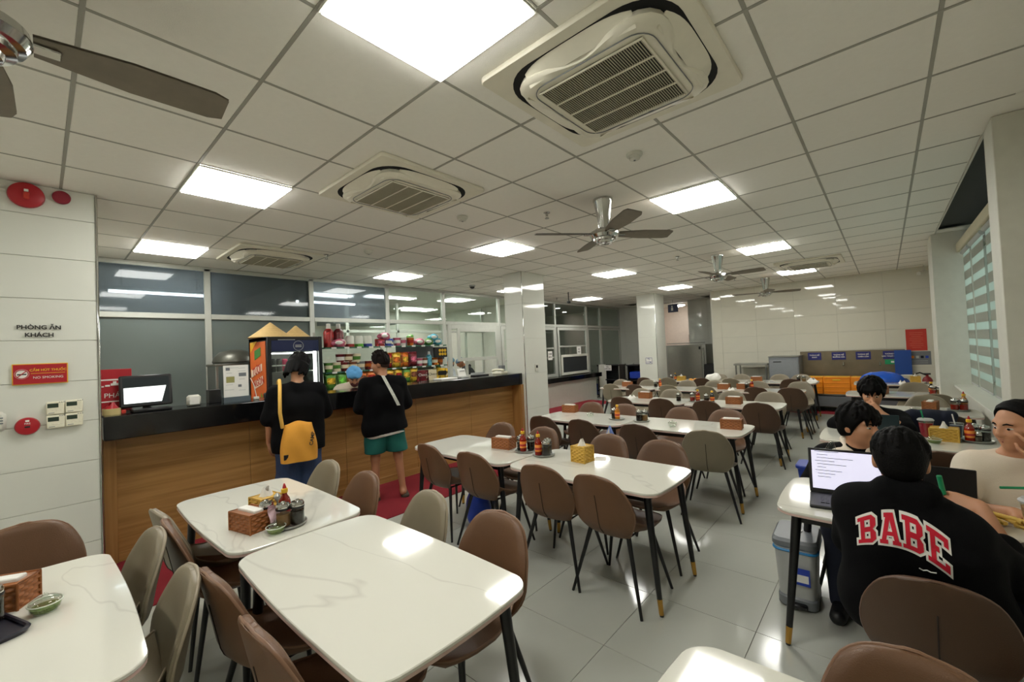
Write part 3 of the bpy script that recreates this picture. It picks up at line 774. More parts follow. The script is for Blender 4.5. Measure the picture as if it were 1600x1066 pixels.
t = thing('wall_camera', 'white bullet camera high in the far right corner', 'camera', (11.55, -.62, 2.82))
MB().tube([(0, 0, .1), (0, 0, 0), (-.03, .02, -.02)], .012, 8).obj('bracket', M_white, t); MB().tube([(-.1, .08, -.06), (.05, -.02, -.02)], .035, 12).obj('housing', M_white, t)
# blinds in the window bay: pelmet, and banded fabric
M_band = mat('grey_blind_band', (150, 154, 143), 0.9, var=.05, scale=50)
def sheer():
    m = bpy.data.materials.new('sheer_blind_band'); m.use_nodes = True; nt = m.node_tree; nt.nodes.remove(nt.nodes['Principled BSDF'])
    a = nt.nodes.new('ShaderNodeBsdfTranslucent'); a.inputs[0].default_value = (.8, .85, .8, 1)
    b = nt.nodes.new('ShaderNodeBsdfTransparent'); mx = nt.nodes.new('ShaderNodeMixShader'); mx.inputs[0].default_value = .65
    nt.links.new(b.outputs[0], mx.inputs[1]); nt.links.new(a.outputs[0], mx.inputs[2]); nt.links.new(mx.outputs[0], nt.nodes['Material Output'].inputs[0])
    return m
M_sheer = sheer()
M_pelmet = mat('beige_pelmet', (206, 198, 170), 0.5)
tag(MB().box((6.205, -.80, 2.70), (3.81, .10, .12), .008).obj('pelmet', M_pelmet), 'long beige blind pelmet along the top of the window', 'pelmet')
def blind(x0, x1, l):
    t = thing('zebra_blind', l, 'blind', ((x0 + x1) / 2, -.80, .92), group='banded window blinds'); w = x1 - x0
    MB().tube([(-w / 2, 0, 1.7), (w / 2, 0, 1.7)], .03, 10).obj('roller', M_ltgrey, t)
    b = MB().box((0, 0, 0), (w, .004, .105)).mesh('fabric_band', M_band); s = MB().box((0, 0, 0), (w, .003, .083)).mesh('sheer_band', M_sheer)
    for k in range(9):
        put('fabric_band', b, t, (0, 0, .07 + .188 * k)); put('sheer_band', s, t, (0, 0, .164 + .188 * k))
    MB().box((0, 0, .012), (w, .014, .022), .004).obj('bottom_bar', M_ltgrey, t)
blind(4.36, 5.20, 'banded grey blind next to the near pier'); blind(5.34, 6.36, 'second banded grey blind from the near pier'); blind(6.52, 7.30, 'banded grey blind, third from the near pier')
blind(7.44, 7.98, 'narrow banded blind beside the far pier')
# ------------------------------------------------------------------ dining chairs
def interp(x, pts):
    for (a, p), (b, q) in zip(pts, pts[1:]):
        if x <= b:
            t = (x - a) / (b - a); t = max(0, min(1, t)); t = t * t * (3 - 2 * t) if False else t
            return p + (q - p) * t
    return pts[-1][1]
HW = [(.415, .135), (.43, .152), (.46, .178), (.50, .200), (.54, .213), (.58, .217), (.62, .213), (.66, .205), (.70, .191), (.74, .171), (.77, .149), (.79, .122), (.80, .096), (.806, .066), (.81, .03)]
def back_c(u, z):
    w = interp(z, HW); y = u * w
    x = -.215 - (z - .45) * .19 + .055 * (y / .21) ** 2 * (1 - .4 * max(0, z - .6) / .2)
    if z < .50: x += .055 * ((.50 - z) / .085) ** 1.6
    return Vector((x, y, z))
ZS = [.415, .422, .435, .455, .48, .51, .54, .57, .60, .63, .66, .69, .72, .745, .765, .782, .793, .80, .806, .81]
def back_mesh(m):
    mb = MB(); nz = len(ZS)
    def P(u, v): return back_c(u, ZS[round(v * (nz - 1))])
    def T(u, v):
        e = max(0, 1 - abs(u) ** 5) ** .5; z = ZS[round(v * (nz - 1))]
        e *= min(1, max(0, (.815 - z) / .03)) ** .5
        t = .012 + .024 * e
        return (t * .75, 0, t * .12), (-.010 - .006 * e, 0, 0)
    mb.plate(P, 15, nz, T)
    return mb.mesh('backrest', m, 50)
def seat_c(u, v):
    x = -.185 + .445 * v
    w = interp(v, [(0, .150), (.12, .190), (.25, .212), (.5, .226), (.75, .218), (.88, .195), (.95, .160), (1, .105)])
    rear = max(0, 1 - v / .45)
    z = .452 + .085 * abs(u) ** 2.6 * rear ** 1.3 + .012 * abs(u) ** 3 * (1 - rear) - .018 * max(0, (v - .8) / .2) ** 2 + .02 * max(0, 1 - v / .12) ** 2
    return Vector((x + .012 * abs(u) ** 3 * rear, u * w, z))
def seat_mesh(m):
    mb = MB()
    def T(u, v):
        e = max(0, 1 - max(abs(u), abs(2 * v - 1)) ** 6) ** .5
        return (0, 0, .004 + .010 * e), (0, 0, -.008 - .022 * e)
    mb.plate(seat_c, 15, 15, T)
    return mb.mesh('seat', m, 50)
leg_rear = {}
def leg_me(s, f):
    top = Vector((.14 if f > 0 else -.13, s * .135, .425)); foot = Vector((.215 * f, s * (.245 if f < 0 else .235), .0))
    return MB().tube([top, top.lerp(foot, .5), foot], [.015, .012, .009], 10).mesh('leg', M_blk)
LEGS = [leg_me(s, f) for s in (1, -1) for f in (1, -1)]
FRAME = MB().tube([(-.14, -.135, .42), (-.14, .135, .42), (.14, .15, .42), (.14, -.15, .42)], .010, 8, closed=True)
FRAME.box((0, 0, .422), (.05, .28, .012)); FRAME = FRAME.mesh('seat_frame', M_blk)
edge = [back_c(-1, z) + Vector((-.004, 0, 0)) for z in ZS] + [back_c(u, .81) + Vector((-.004, 0, .004)) for u in (-.5, .5)] + [back_c(1, z) + Vector((-.004, 0, 0)) for z in ZS[::-1]]
edge2 = [seat_c(-1, v / 14) for v in range(15)] + [seat_c(u, 1) for u in (-.5, 0, .5)] + [seat_c(1, v / 14) for v in range(14, -1, -1)]
def pipe_mesh(m):
    return MB().tube(edge, .0055, 6).tube([p + Vector((0, 0, .006)) for p in edge2], .0045, 6).mesh('piping', m, 60)
SEAM = MB().tube([back_c(0, z) + Vector((-.0165, 0, 0)) for z in ZS[2:12]], .0028, 5).mesh('back_seam', M_seam)
CH = {}
for m in (M_brown, M_dkbrown, M_taupe):
    CH[m] = dict(seat=seat_mesh(m), backrest=back_mesh(m), piping=pipe_mesh(M_piping[m]))
def make_chair(m):
    t = thing('dining_chair', '', 'chair')
    put('seat', CH[m]['seat'], t)
    b = put('backrest', CH[m]['backrest'], t)
    put('piping', CH[m]['piping'], b); put('back_seam', SEAM, b)
    put('seat_frame', FRAME, t)
    for l in LEGS: put('leg', l, t)
    return t
chair0 = make_chair(M_brown); chair_used = [False]
CN = {M_brown: 'brown leather', M_dkbrown: 'dark brown leather', M_taupe: 'taupe grey leather'}
def chair(x, y, deg, m, label, grp):
    if not chair_used[0]: o = chair0; chair_used[0] = True
    else: o = dup(chair0, label, (x, y, 0))
    o.location = (x, y, 0); o.rotation_euler = (0, 0, math.radians(deg)); o['label'] = label; o['group'] = grp
    for c in o.children:
        b = c.name.split('.')[0]
        if b in ('seat', 'backrest'): c.data = CH[m][b]
        if b == 'backrest':
            for g in c.children:
                if g.name.split('.')[0] == 'piping': g.data = CH[m]['piping']
    return o
B, D, G = M_brown, M_dkbrown, M_taupe
# (row x of the back top, side, [(y, colour, turn)...]) side -1: backs towards the camera, +1: facing the camera
ROWS = [(.90, .41, [(3.06, G, 6), (2.76, B, -3), (1.98, B, 4), (1.47, B, 2)], 1.50, [(3.24, G, 3), (2.69, B, 0), (2.0, G, -4), (1.44, B, 2)]),
        (2.70, 2.25, [(3.06, B, -3), (2.52, B, 2), (1.83, B, 3), (1.37, B, -3)], 3.40, [(3.18, B, 2), (2.62, B, 0), (1.90, B, -3), (1.38, B, 4)]),
        (4.58, 3.94, [(3.12, D, 3), (2.55, D, -2), (1.92, D, 1), (1.30, G, 10)], 5.28, [(3.18, B, 2), (2.68, B, 0), (1.93, B, -3), (1.40, B, 2)]),
        (6.46, 5.98, [(3.12, D, -2), (2.50, D, 2), (1.86, D, -2), (1.24, D, 0)], 7.30, [(3.36, G, 0), (2.80, G, 3), (1.86, G, 0), (1.36, G, -4)]),
        (8.34, 7.98, [(4.40, G, 4), (3.86, D, 0), (3.18, G, 2), (2.48, G, -3), (1.68, D, 0), (1.20, D, 3)], 9.14, [(4.72, G, 0), (4.05, G, 2), (3.19, G, 0), (2.66, G, -3), (1.86, G, 2), (1.20, G, 0)]),
        (10.2, 9.74, [(4.44, D, 0), (3.87, G, 2), (3.10, D, 0), (2.50, G, -3), (1.42, D, 0)], 10.98, [(4.74, G, 0), (3.05, G, 2), (2.58, G, 0), (1.82, G, -3), (1.40, G, 2)])]
for r, (tx, xm, lm, xp, lp) in enumerate(ROWS, 1):
    for side, xb, l in ((-1, xm, lm), (1, xp, lp)):
        for k, (y, m, a) in enumerate(l, 1):
            x = xb + .283 if side < 0 else xb - .283
            chair(x, y, a if side < 0 else 180 + a, m, '%s chair, %s from the counter, %s side of the %s table row' % (CN[m], ORD[k], 'camera' if side < 0 else 'far', ORD[r]), 'dining chairs along the table rows')
gl = 'chairs at the camera-side corner table'
chair(.10, 2.66, 184, G, 'taupe grey chair at the corner table, back rail towards the wooden counter', gl)
chair(.11, 2.06, 178, G, 'taupe grey chair at the corner table, nearer the camera, back next to a brown one', gl)
chair(-.06, 3.11, -90, B, 'brown leather chair at the counter-facing end of the corner table', gl)
gw = 'chairs at the window-side tables'
chair(2.25, -.075, 2, D, 'brown leather chair under the man in the black lettered sweatshirt', gw).scale = (.94, .94, .94)
chair(1.23, -.02, 182, B, 'big brown leather chair in the lower right corner, inner side showing', gw).scale = (.95, .95, .95)
chair(3.46, .16, 180, D, 'dark chair under the young man with the white collar', gw)
chair(3.46, -.43, 178, D, 'dark brown chair behind the woman in the cream top', gw)
chair(4.20, -.22, 2, D, 'dark brown chair behind the laptop, camera side of the drinks table', gw)
chair(5.40, .13, 180, D, 'dark chair under the man covering his mouth', gw)
chair(5.98, -.36, 3, D, 'brown chair draped with the navy jacket', gw)
chair(7.12, -.34, 180, G, 'taupe chair, far side of the table with the dark red jars', gw)
chair(7.86, -.42, 2, G, 'taupe chair, camera side of the fourth window-side table', gw)
chair(9.0, -.30, 180, G, 'taupe chair, far side of the fourth window-side table', gw)

# ------------------------------------------------------------------ tables: marble top with a coloured edge, black legs with brass tips
TOP_OUT = rrect(.66, 1.17, .075, 6, (.018, .022))
TOP_ME = MB().prism(TOP_OUT, .707, .722, None, .003).mesh('tabletop', marble)
EDGE_ME = MB().prism([(p[0] * .997, p[1] * .998) for p in TOP_OUT], .697, .708).mesh('edge_band', M_edge)
APRON = MB()
for x in (-.25, .25): APRON.box((x, 0, .672), (.02, 1.0, .05))
for y in (-.5, .5): APRON.box((0, y, .672), (.5, .02, .05))
APRON = APRON.mesh('apron', M_blk)
def make_table():
    t = thing('dining_table', '', 'table')
    tp = put('tabletop', TOP_ME, t); put('edge_band', EDGE_ME, tp); put('apron', APRON, t)
    for sx in (-1, 1):
        for sy in (-1, 1):
            a = Vector((sx * .252, sy * .505, .70)); f = Vector((sx * .282, sy * .575, 0))
            l = MB().tube([a, a.lerp(f, .86)], [.024, .0155], 14).obj('leg', M_blk, t)
            MB().tube([a.lerp(f, .86), a.lerp(f, .985)], [.0160, .0135], 14).obj('brass_tip', M_brass, l)
            MB().tube([a.lerp(f, .985), f], [.012, .011], 12).obj('foot_pad', M_blk, l)
    return t
table0 = make_table(); tused = [False]
def table(x, y, label, grp, rz=0.0):
    o = table0 if not tused[0] else dup(table0, label, (x, y, 0))
    tused[0] = True; o.location = (x, y, 0); o['label'] = label; o['group'] = grp; o.rotation_euler = (0, 0, rz); return o
TN = {}
YS = [('aisle', 1.635), ('counter', 2.865)]
for r, (tx, *_) in enumerate(ROWS, 1):
    for n, y in YS + ([('farthest counter', 4.09)] if r >= 5 else []):
        TN[(r, n)] = '%s-side table of the %s row' % (n, ORD[r])
        table(tx, y, 'white marble-top dining table, %s side of the %s row from the camera' % (n, ORD[r]), 'marble tables in rows', math.radians(random.uniform(-.6, .6)))
table(-.12, 2.265, 'white marble-top dining table in the lower left corner with chairs around', 'marble tables in rows')
WT = [(.95, -.115), (2.87, -.115), (4.80, -.115), (6.62, -.115), (8.34, -.10), (10.2, -.115)]
for k, ((x, y), l) in enumerate(zip(WT, ('white marble-top table cut off at the bottom right edge', 'white marble-top table with open laptop beside the grey pedal bin', 'white marble-top table with drinks beside the window, man behind it',
        'white marble-top table with dark red jars under the windowsill', 'fourth white table along the window, wooden tissue box on it', 'farthest white table along the window, cluttered with dishes'))):
    table(x, y, l, 'marble tables along the window')
# ------------------------------------------------------------------ things on the tables
TZ = .722
def woven(w, d, h, m, name='basket'):
    """box of woven cane: alternating strands really stand proud"""
    mb = MB(); nu = max(10, int(w / .008)); nv = max(6, int(h / .0125))
    def side(L, ax, sg):
        n = max(8, int(L / .011)); k = nv * 4
        def f(u, v):
            i = u * n; j = v * nv
            o = .0048 * (math.sin(PI * min(.999, j % 1)) ** .7) * math.cos(PI * i * .5 + PI * int(j + 1e-6)) - .0035 * abs(math.cos(PI * j)) ** 6
            a = (u - .5) * L * (1.0); q = .5 * (d if ax == 'x' else w) + o
            p = (a, sg * q, v * h) if ax == 'x' else (sg * q, a, v * h)
            return p
        mb.grid(f, n * 2 + 1, k + 1, flip=(ax == 'x') == (sg > 0))
    for s in (-1, 1): side(w, 'x', s); side(d, 'y', s)
    mb.box((0, 0, h - .004), (w, d, .008), .002); mb.box((0, 0, .003), (w, d, .006))
    for sx in (-1, 1):
        for sy in (-1, 1): mb.tube([(sx * w / 2, sy * d / 2, 0), (sx * w / 2, sy * d / 2, h)], .005, 6)
    mb.tube([(-w / 2, -d / 2, h), (w / 2, -d / 2, h), (w / 2, d / 2, h), (-w / 2, d / 2, h)], .005, 6, closed=True)
    return mb.mesh(name, m, 60)
WB = woven(.115, .185, .095, M_wicker); WY = woven(.12, .125, .12, M_wickery); WS = woven(.125, .165, .10, M_wickery)
def crumple(w, d, h, seed=0):
    rnd = random.Random(seed)
    def f(u, v):
        a = 2 * PI * u; r = 1 - v * .55
        return (w * r * math.cos(a) * (1 + .25 * math.sin(3 * a + seed)), d * r * math.sin(a) * (1 + .2 * math.cos(2 * a + seed)), h * v * (1 + .4 * math.sin(2 * a + seed)) + rnd.uniform(-.004, .004))
    return MB().grid(f, 14, 5, True).mesh('tissue', M_paper, 70)
TIS = crumple(.035, .03, .04, 1); NAP = MB().box((0, 0, .004), (.05, .15, .018), .004).mesh('napkin_stack', M_paper)
def tissue_box(x, y, label, kind='b', rz=0.0, z=TZ):
    t = thing('tissue_box', label, 'tissue box', (x, y, z), rz, 'woven tissue boxes on the tables')
    put('basket', {'b': WB, 'y': WY, 's': WS}[kind], t)
    h = {'b': .095, 'y': .12, 's': .10}[kind]
    if kind == 'b': put('napkin_stack', NAP, t, (0, 0, h))
    else: put('tissue', TIS, t, (0, 0, h))
    return t
JGL = MB().lathe([(.030, .0), (.034, .004), (.034, .085), (.031, .095)], n=18).mesh('glass_body', M_jar)
JLQ = {k: MB().lathe([(.030, .004), (.0325, .006), (.0325, h), (.0, h)], n=18).mesh('sauce', m) for k, h, m in (('soy', .072, M_soy), ('chili', .06, M_chili), ('paste', .065, mat('brown_paste', (128, 92, 52), .6)))}
JLD = MB().lathe([(.033, .093), (.0345, .096), (.0345, .108), (.030, .118), (.012, .121), (.010, .128), (.004, .130)], n=18).mesh('lid', M_chrome)
JBAND = MB().lathe([(.0345, .086), (.0355, .088), (.0355, .096), (.0345, .098)], n=18).mesh('lid_band', M_blk)
def jar(x, y, label, kind='soy', z=TZ + .010):
    t = thing('condiment_jar', label, 'jar', (x, y, z), 0, 'condiment jars')
    g = put('glass_body', JGL, t); put('sauce', JLQ[kind], g); l = put('lid', JLD, t); put('lid_band', JBAND, l); return t
BB = MB().lathe([(.026, 0), (.029, .004), (.029, .10), (.024, .118), (.013, .135), (.012, .150)], n=16)
BB = {k: BB.mesh('bottle_body', m) for k, m in (('r', M_chili), ('y', mat('amber_sauce', (196, 120, 30), .15)), ('d', M_soy))}
BG = MB().lathe([(.0295, .100), (.0245, .1185), (.0135, .1355), (.0125, .151)], n=16).mesh('bottle_neck', M_jar)
BL = MB().lathe([(.0296, .03), (.0296, .085)], n=16).mesh('label_band', mat('orange_label', (230, 140, 50), .5))
BL2 = MB().lathe([(.0298, .045), (.0298, .062)], n=16).mesh('label_stripe', M_red)
BC = MB().lathe([(.016, .148), (.017, .152), (.017, .168), (.012, .172)], n=14).mesh('collar', M_yellow)
BT = MB().lathe([(.010, .170), (.009, .180), (.004, .196), (.001, .198)], n=12).mesh('cap', M_red)
def chili_bottle(x, y, label, kind='r', z=TZ + .010, red=True):
    t = thing('sauce_bottle', label, 'bottle', (x, y, z), random.uniform(0, 6), 'sauce bottles')
    b = put('bottle_body', BB[kind], t); put('bottle_neck', BG, t); l = put('label_band', BL, b); put('label_stripe', BL2, b); put('collar', BC, t)
    if red: put('cap', BT, t)
    return t
SHB = MB().lathe([(.019, 0), (.021, .004), (.021, .05), (.018, .058)], n=14).mesh('glass_body', M_jar)
SHC = MB().lathe([(.0205, .052), (.021, .056), (.021, .068), (.014, .082), (.004, .086)], n=14).mesh('cap', M_chrome)
SHP = MB().lathe([(.018, .003), (.0195, .005), (.0195, .035), (.0, .036)], n=14).mesh('spice', mat('pepper_grey', (96, 84, 70), .9))
def shaker(x, y, label, z=TZ + .010):
    t = thing('spice_shaker', label, 'shaker', (x, y, z), 0, 'spice shakers'); g = put('glass_body', SHB, t); put('spice', SHP, g); put('cap', SHC, t); return t
TRA = MB().lathe([(.05, 0), (.085, .003), (.092, .012), (.094, .018), (.090, .017), (.083, .008), (.0, .007)], n=28).mesh('condiment_tray', M_steel)
TRB = MB().prism(rrect(.17, .30, .04, 5), 0, .006).tube([(p[0], p[1], .012) for p in rrect(.17, .30, .04, 5)], .007, 6, closed=True).mesh('condiment_tray', mat('dark_tray', (36, 36, 48), .35))
def tray(x, y, label, me=None, z=TZ, rz=0):
    o = put('condiment_tray', me or TRA, None, (x, y, z), (0, 0, rz)); return tag(o, label, 'tray', 'condiment trays')
LB = MB().lathe([(.028, 0), (.040, .012), (.044, .030), (.0445, .034)], n=20).mesh('bowl', M_jar)
LH = MB().lathe([(.026, .002), (.037, .012), (.040, .022), (.0, .026)], n=20).mesh('herbs', M_herb)
LL = MB().lathe([(.0455, .034), (.043, .042), (.028, .052), (.010, .056), (.008, .064), (.003, .068)], n=20).mesh('lid', M_jar)
RIM = MB().tube([(.0455 * math.cos(a), .0455 * math.sin(a), .035) for a in np.linspace(0, 2 * PI, 24, endpoint=False)], .0022, 6, closed=True).tube([(.029 * math.cos(a), .029 * math.sin(a), .002) for a in np.linspace(0, 2 * PI, 20, endpoint=False)], .002, 6, closed=True).mesh('rim', mat('pale_glass_rim', (214, 222, 208), .1))
def herb_bowl(x, y, label, z=TZ, herbs=True):
    t = thing('glass_bowl', label, 'bowl', (x, y, z), 0, 'small lidded glass bowls')
    b = put('bowl', LB, t); put('rim', RIM, b)
    if herbs: put('herbs', LH, b)
    put('lid', LL, t); return t

# first row, counter side (sharpest group)
T = TN[(1, 'counter')]
tissue_box(.735, 2.555, 'brown wicker napkin box nearest the camera on the %s' % T, 'b', math.radians(14))
tissue_box(.845, 2.66, 'yellow wicker tissue box behind the brown napkin box, first row', 'y', math.radians(12))
tray(.875, 2.435, 'round steel condiment tray on the %s' % T)
jar(.80, 2.52, 'tall dark soy jar left on the first row tray'); jar(.845, 2.415, 'jar of brown paste in front on the first row tray', 'paste')
jar(.905, 2.385, 'small dark jar with chrome lid at the right of the first row tray'); chili_bottle(.885, 2.50, 'sauce bottle with yellow collar and red cap on the first row tray')
shaker(.935, 2.43, 'chrome topped shaker at the back of the first row tray')
t = thing('serving_spoon', 'steel spoon upright among the jars, first row', 'spoon', (.835, 2.462, TZ + .012))
MB().tube([(0, 0, .0), (0, 0, .125)], .004, 6).obj('handle', M_steel, t); MB().lathe([(.004, .12), (.015, .135), (.017, .15), (.006, .165)], n=14).obj('bowl', M_steel, t)
nap = MB().grid(lambda u, v: (.03 * math.cos(5 * u) * (1 - .4 * v), .03 * (u - .5) + .01 * math.sin(7 * v), .09 - .09 * v + .01 * math.sin(9 * u)), 10, 8)
tag(nap.obj('folded_napkin', mat('pink_tissue', (222, 190, 200), .9), None, (.815, 2.455, TZ + .02)), 'pink paper napkin tucked between the jars, first row tray', 'napkin')
herb_bowl(.795, 2.375, 'lidded glass bowl of green herbs beside the first row tray')
# lower left corner table
tissue_box(-.115, 2.535, 'brown wicker napkin box at the left edge on the corner table', 'b', math.radians(60))
herb_bowl(.005, 2.345, 'lidded glass bowl of green herbs on the corner table')
tray(-.155, 2.33, 'dark oblong condiment tray at the left edge on the corner table', TRB, rz=math.radians(20))
jar(-.125, 2.385, 'jar of dark sauce with chrome lid on the corner table tray'); jar(-.135, 2.295, 'jar of chili sauce on the corner table tray', 'chili')
# second row
tissue_box(2.80, 2.64, 'brown woven napkin box on the ' + TN[(2, 'counter')], 'b', math.radians(8))
tray(2.80, 2.385, 'round steel tray left of the second row joint'); chili_bottle(2.77, 2.385, 'orange labelled sauce bottle on the left second row tray')
jar(2.795, 2.435, 'dark soy jar left on the left second row tray'); jar(2.845, 2.36, 'dark soy jar behind the bottle on the left second row tray')
tray(2.77, 2.165, 'round steel tray right of the second row joint'); chili_bottle(2.735, 2.19, 'red labelled sauce bottle on the right second row tray')
jar(2.745, 2.115, 'dark soy jar right on the right second row tray'); jar(2.81, 2.15, 'dark soy jar at the back of the right second row tray'); shaker(2.82, 2.21, 'little shaker at the back of the right second row tray')
tissue_box(2.79, 1.80, 'yellow wicker cube tissue box on the ' + TN[(2, 'aisle')], 'y', math.radians(-4))
tag(MB().box((0, 0, .001), (.12, .09, .002)).obj('paper_slip', M_paper, None, (2.92, 1.72, TZ), (0, 0, .5)), 'white paper slip behind the yellow tissue cube', 'paper')
# third row
tissue_box(4.86, 3.30, 'brown napkin box at the counter end of the third row', 'b', .1); herb_bowl(4.66, 2.86, 'clear glass bowl on the counter-side table, third row', herbs=False)
tray(4.60, 2.46, 'round steel tray left of the third row joint'); jar(4.58, 2.48, 'dark soy jar on the left third row tray'); chili_bottle(4.565, 2.43, 'yellow sauce bottle on the left third row tray', 'y', red=False); shaker(4.64, 2.46, 'shaker at the back of the left third row tray')
tray(4.60, 2.145, 'round steel tray right of the third row joint'); jar(4.57, 2.16, 'dark soy jar in front on the right third row tray'); jar(4.61, 2.11, 'chrome lidded jar on the right third row tray', 'paste'); shaker(4.64, 2.17, 'tall shaker on the right third row tray')
herb_bowl(4.47, 1.74, 'clear glass bowl on the aisle-side table, third row', herbs=False); tissue_box(4.62, 1.20, 'brown wooden tissue box at the aisle end of the third row', 'b', math.radians(5))
# fourth row
for a in ((6.66, 3.02, 'brown napkin box on the counter-side table, fourth row', 'b'), (6.46, 1.63, 'brown napkin box on the aisle-side table, fourth row', 'b')): tissue_box(*a)
def white_cloth(x, y, r, l, seed): tag(put('crumpled_tissue', crumple(r, r * .8, r * .5, seed), None, (x, y, TZ)), l, 'tissue')
white_cloth(6.66, 3.26, .07, 'crumpled white tissue at the counter end of the fourth row', 3)
jar(6.46, 2.40, 'single dark sauce jar left on the fourth row', z=TZ); tray(6.50, 2.16, 'dark round tray at the fourth row joint')
jar(6.47, 2.20, 'dark jar on the fourth row tray', 'chili'); chili_bottle(6.50, 2.13, 'sauce bottle on the fourth row tray', 'r', red=False); jar(6.44, 1.99, 'dark jar right of the fourth row tray', z=TZ); chili_bottle(6.47, 1.92, 'yellow capped dark bottle, fourth row', 'd', z=TZ, red=False)
# fifth row
tissue_box(8.5, 4.25, 'brown napkin box at the far counter end, fifth row', 'b'); chili_bottle(8.5, 3.52, 'sauce bottle with yellow cap, fifth row', 'r', z=TZ, red=False); jar(8.46, 3.60, 'dark jar beside the bottle, fifth row', z=TZ)
tissue_box(8.4, 2.28, 'brown napkin box near the middle of the fifth row', 'b'); tissue_box(8.5, 1.98, 'second brown napkin box right of the first, fifth row', 'b')
jar(8.42, 1.90, 'dark jar beside the napkin boxes, fifth row', z=TZ); chili_bottle(8.5, 1.84, 'tall sauce bottle, aisle side of the fifth row', 'r', z=TZ, red=False); white_cloth(8.25, 2.12, .08, 'crumpled white napkin on the fifth row', 5)
# sixth row
M_bun = mat('golden_buns', (214, 150, 60), .7)
tissue_box(10.1, 3.66, 'brown tissue box in the middle of the sixth row', 's'); jar(10.15, 3.92, 'dark jar left on the sixth row', z=TZ); chili_bottle(10.2, 3.84, 'sauce bottle on the sixth row', 'd', z=TZ, red=False)
bag = Sdf(.05).e((0, 0, .06), (.13, .16, .075)).e((.02, -.05, .10), (.08, .07, .07)).e((-.03, .06, .08), (.09, .08, .05))
tag(put('plastic_bag', bag.mesh('plastic_bag', M_paper, .014, .006, 40), None, (10.2, 2.98, TZ)), 'crumpled white plastic bag on the sixth row', 'bag')
for k, (dx, dy) in enumerate(((0, 0), (.03, .09), (-.04, .17))): tag(put('bread_roll', Sdf(.02).e((0, 0, .025), (.04, .05, .028)).mesh('bread_roll', M_bun, .01), None, (10.1 + dx, 3.26 + dy, TZ)), ('small yellow roll touching the white bag, sixth row', 'middle yellow roll of three on the sixth row', 'yellow roll farthest from the white bag, sixth row')[k], 'bread', 'rolls beside the bag')
tissue_box(10.15, 2.10, 'brown napkin box on the aisle side of the sixth row', 'b'); jar(10.2, 1.36, 'dark jar at the aisle end of the sixth row', z=TZ); jar(10.2, 1.27, 'chrome lidded jar at the very end of the sixth row', 'paste', z=TZ)
tag(put('yellow_cloth', crumple(.09, .08, .05, 9), None, (10.35, 1.15, TZ)), 'pale crumpled wrapper at the aisle end of the sixth row', 'wrapper')
# window-side tables
tissue_box(4.86, -.315, 'long yellow wicker tissue box on the drinks table', 's', math.radians(-6)); herb_bowl(4.69, -.245, 'lidded glass bowl of herbs beside the long yellow box')
tray(4.90, -.50, 'round tray with jars at the window end of the drinks table'); chili_bottle(4.855, -.455, 'sauce bottle with yellow collar and red cap, drinks table'); shaker(4.845, -.50, 'white salt shaker on the drinks table tray'); jar(4.90, -.54, 'dark soy jar on the drinks table tray'); jar(4.945, -.49, 'chrome lidded soy jar on the drinks table tray')
CUPB = [(.026, 0), (.030, .003), (.043, .118), (.044, .122)]
def drink_cup(x, y, label, liquid, straw, z=TZ, hs=.19, tilt=.02, lid=True, s=1.0):
    t = thing('drink_cup', label, 'cup', (x, y, z)); t.scale = (s, s, s)
    c = MB().lathe(CUPB, n=22).obj('cup_body', M_jar, t)
    MB().lathe([(.025, .002), (.029, .004), (.0405, .104), (0, .104)], n=22).obj('drink', liquid, c)
    if lid: MB().lathe([(.046, .120), (.047, .126), (.042, .130), (.040, .134), (.012, .135)], n=22).obj('lid', M_ltgrey, t)
    if straw: MB().tube([(0, 0, .06), (tilt, tilt, hs)], .0045, 8).obj('straw', straw, t)
    return t
drink_cup(4.96, -.215, 'clear cup of red iced tea with a green straw', mat('red_tea', (150, 24, 44), .2), M_green, s=1.15)
drink_cup(5.03, -.40, 'small grey cup with a white straw right of the red drink', mat('grey_drink', (96, 100, 120), .3), M_paper, lid=False)
tissue_box(6.72, -.34, 'brown tissue box at the third window table', 'b', math.radians(80))
tray(6.74, -.56, 'tray of dark red jars under the windowsill'); jar(6.72, -.53, 'dark red jar left on the windowsill table tray', 'chili'); jar(6.72, -.60, 'dark red jar right on the windowsill table tray', 'chili'); shaker(6.79, -.57, 'pepper mill between the dark red jars'); chili_bottle(6.80, -.61, 'sauce bottle behind the dark red jars', 'y')
herb_bowl(6.45, -.20, 'small glass bowl left of the third window table box', herbs=False)
tissue_box(8.32, .08, 'brown tissue box on the fourth window table', 'b', 1.4); herb_bowl(8.25, .20, 'pale bowl left of the fourth window table box', herbs=False)
jar(8.4, -.46, 'dark red jar on the fourth window table', 'chili', z=TZ); jar(8.4, -.53, 'white lidded jar on the fourth window table', 'paste', z=TZ); chili_bottle(8.46, -.45, 'yellow capped bottle on the fourth window table', 'd', z=TZ, red=False)
tissue_box(10.2, -.35, 'yellow box on the farthest window table', 'y'); white_cloth(10.15, -.18, .08, 'white crumpled napkin on the farthest window table', 12)
tag(MB().lathe([(.05, 0), (.09, .05), (.095, .055), (.088, .05), (.0, .006)], n=20).obj('white_bowl', M_white, None, (10.3, -.26, TZ + .08)), 'white bowl tilted above dishes on the farthest window table', 'bowl')
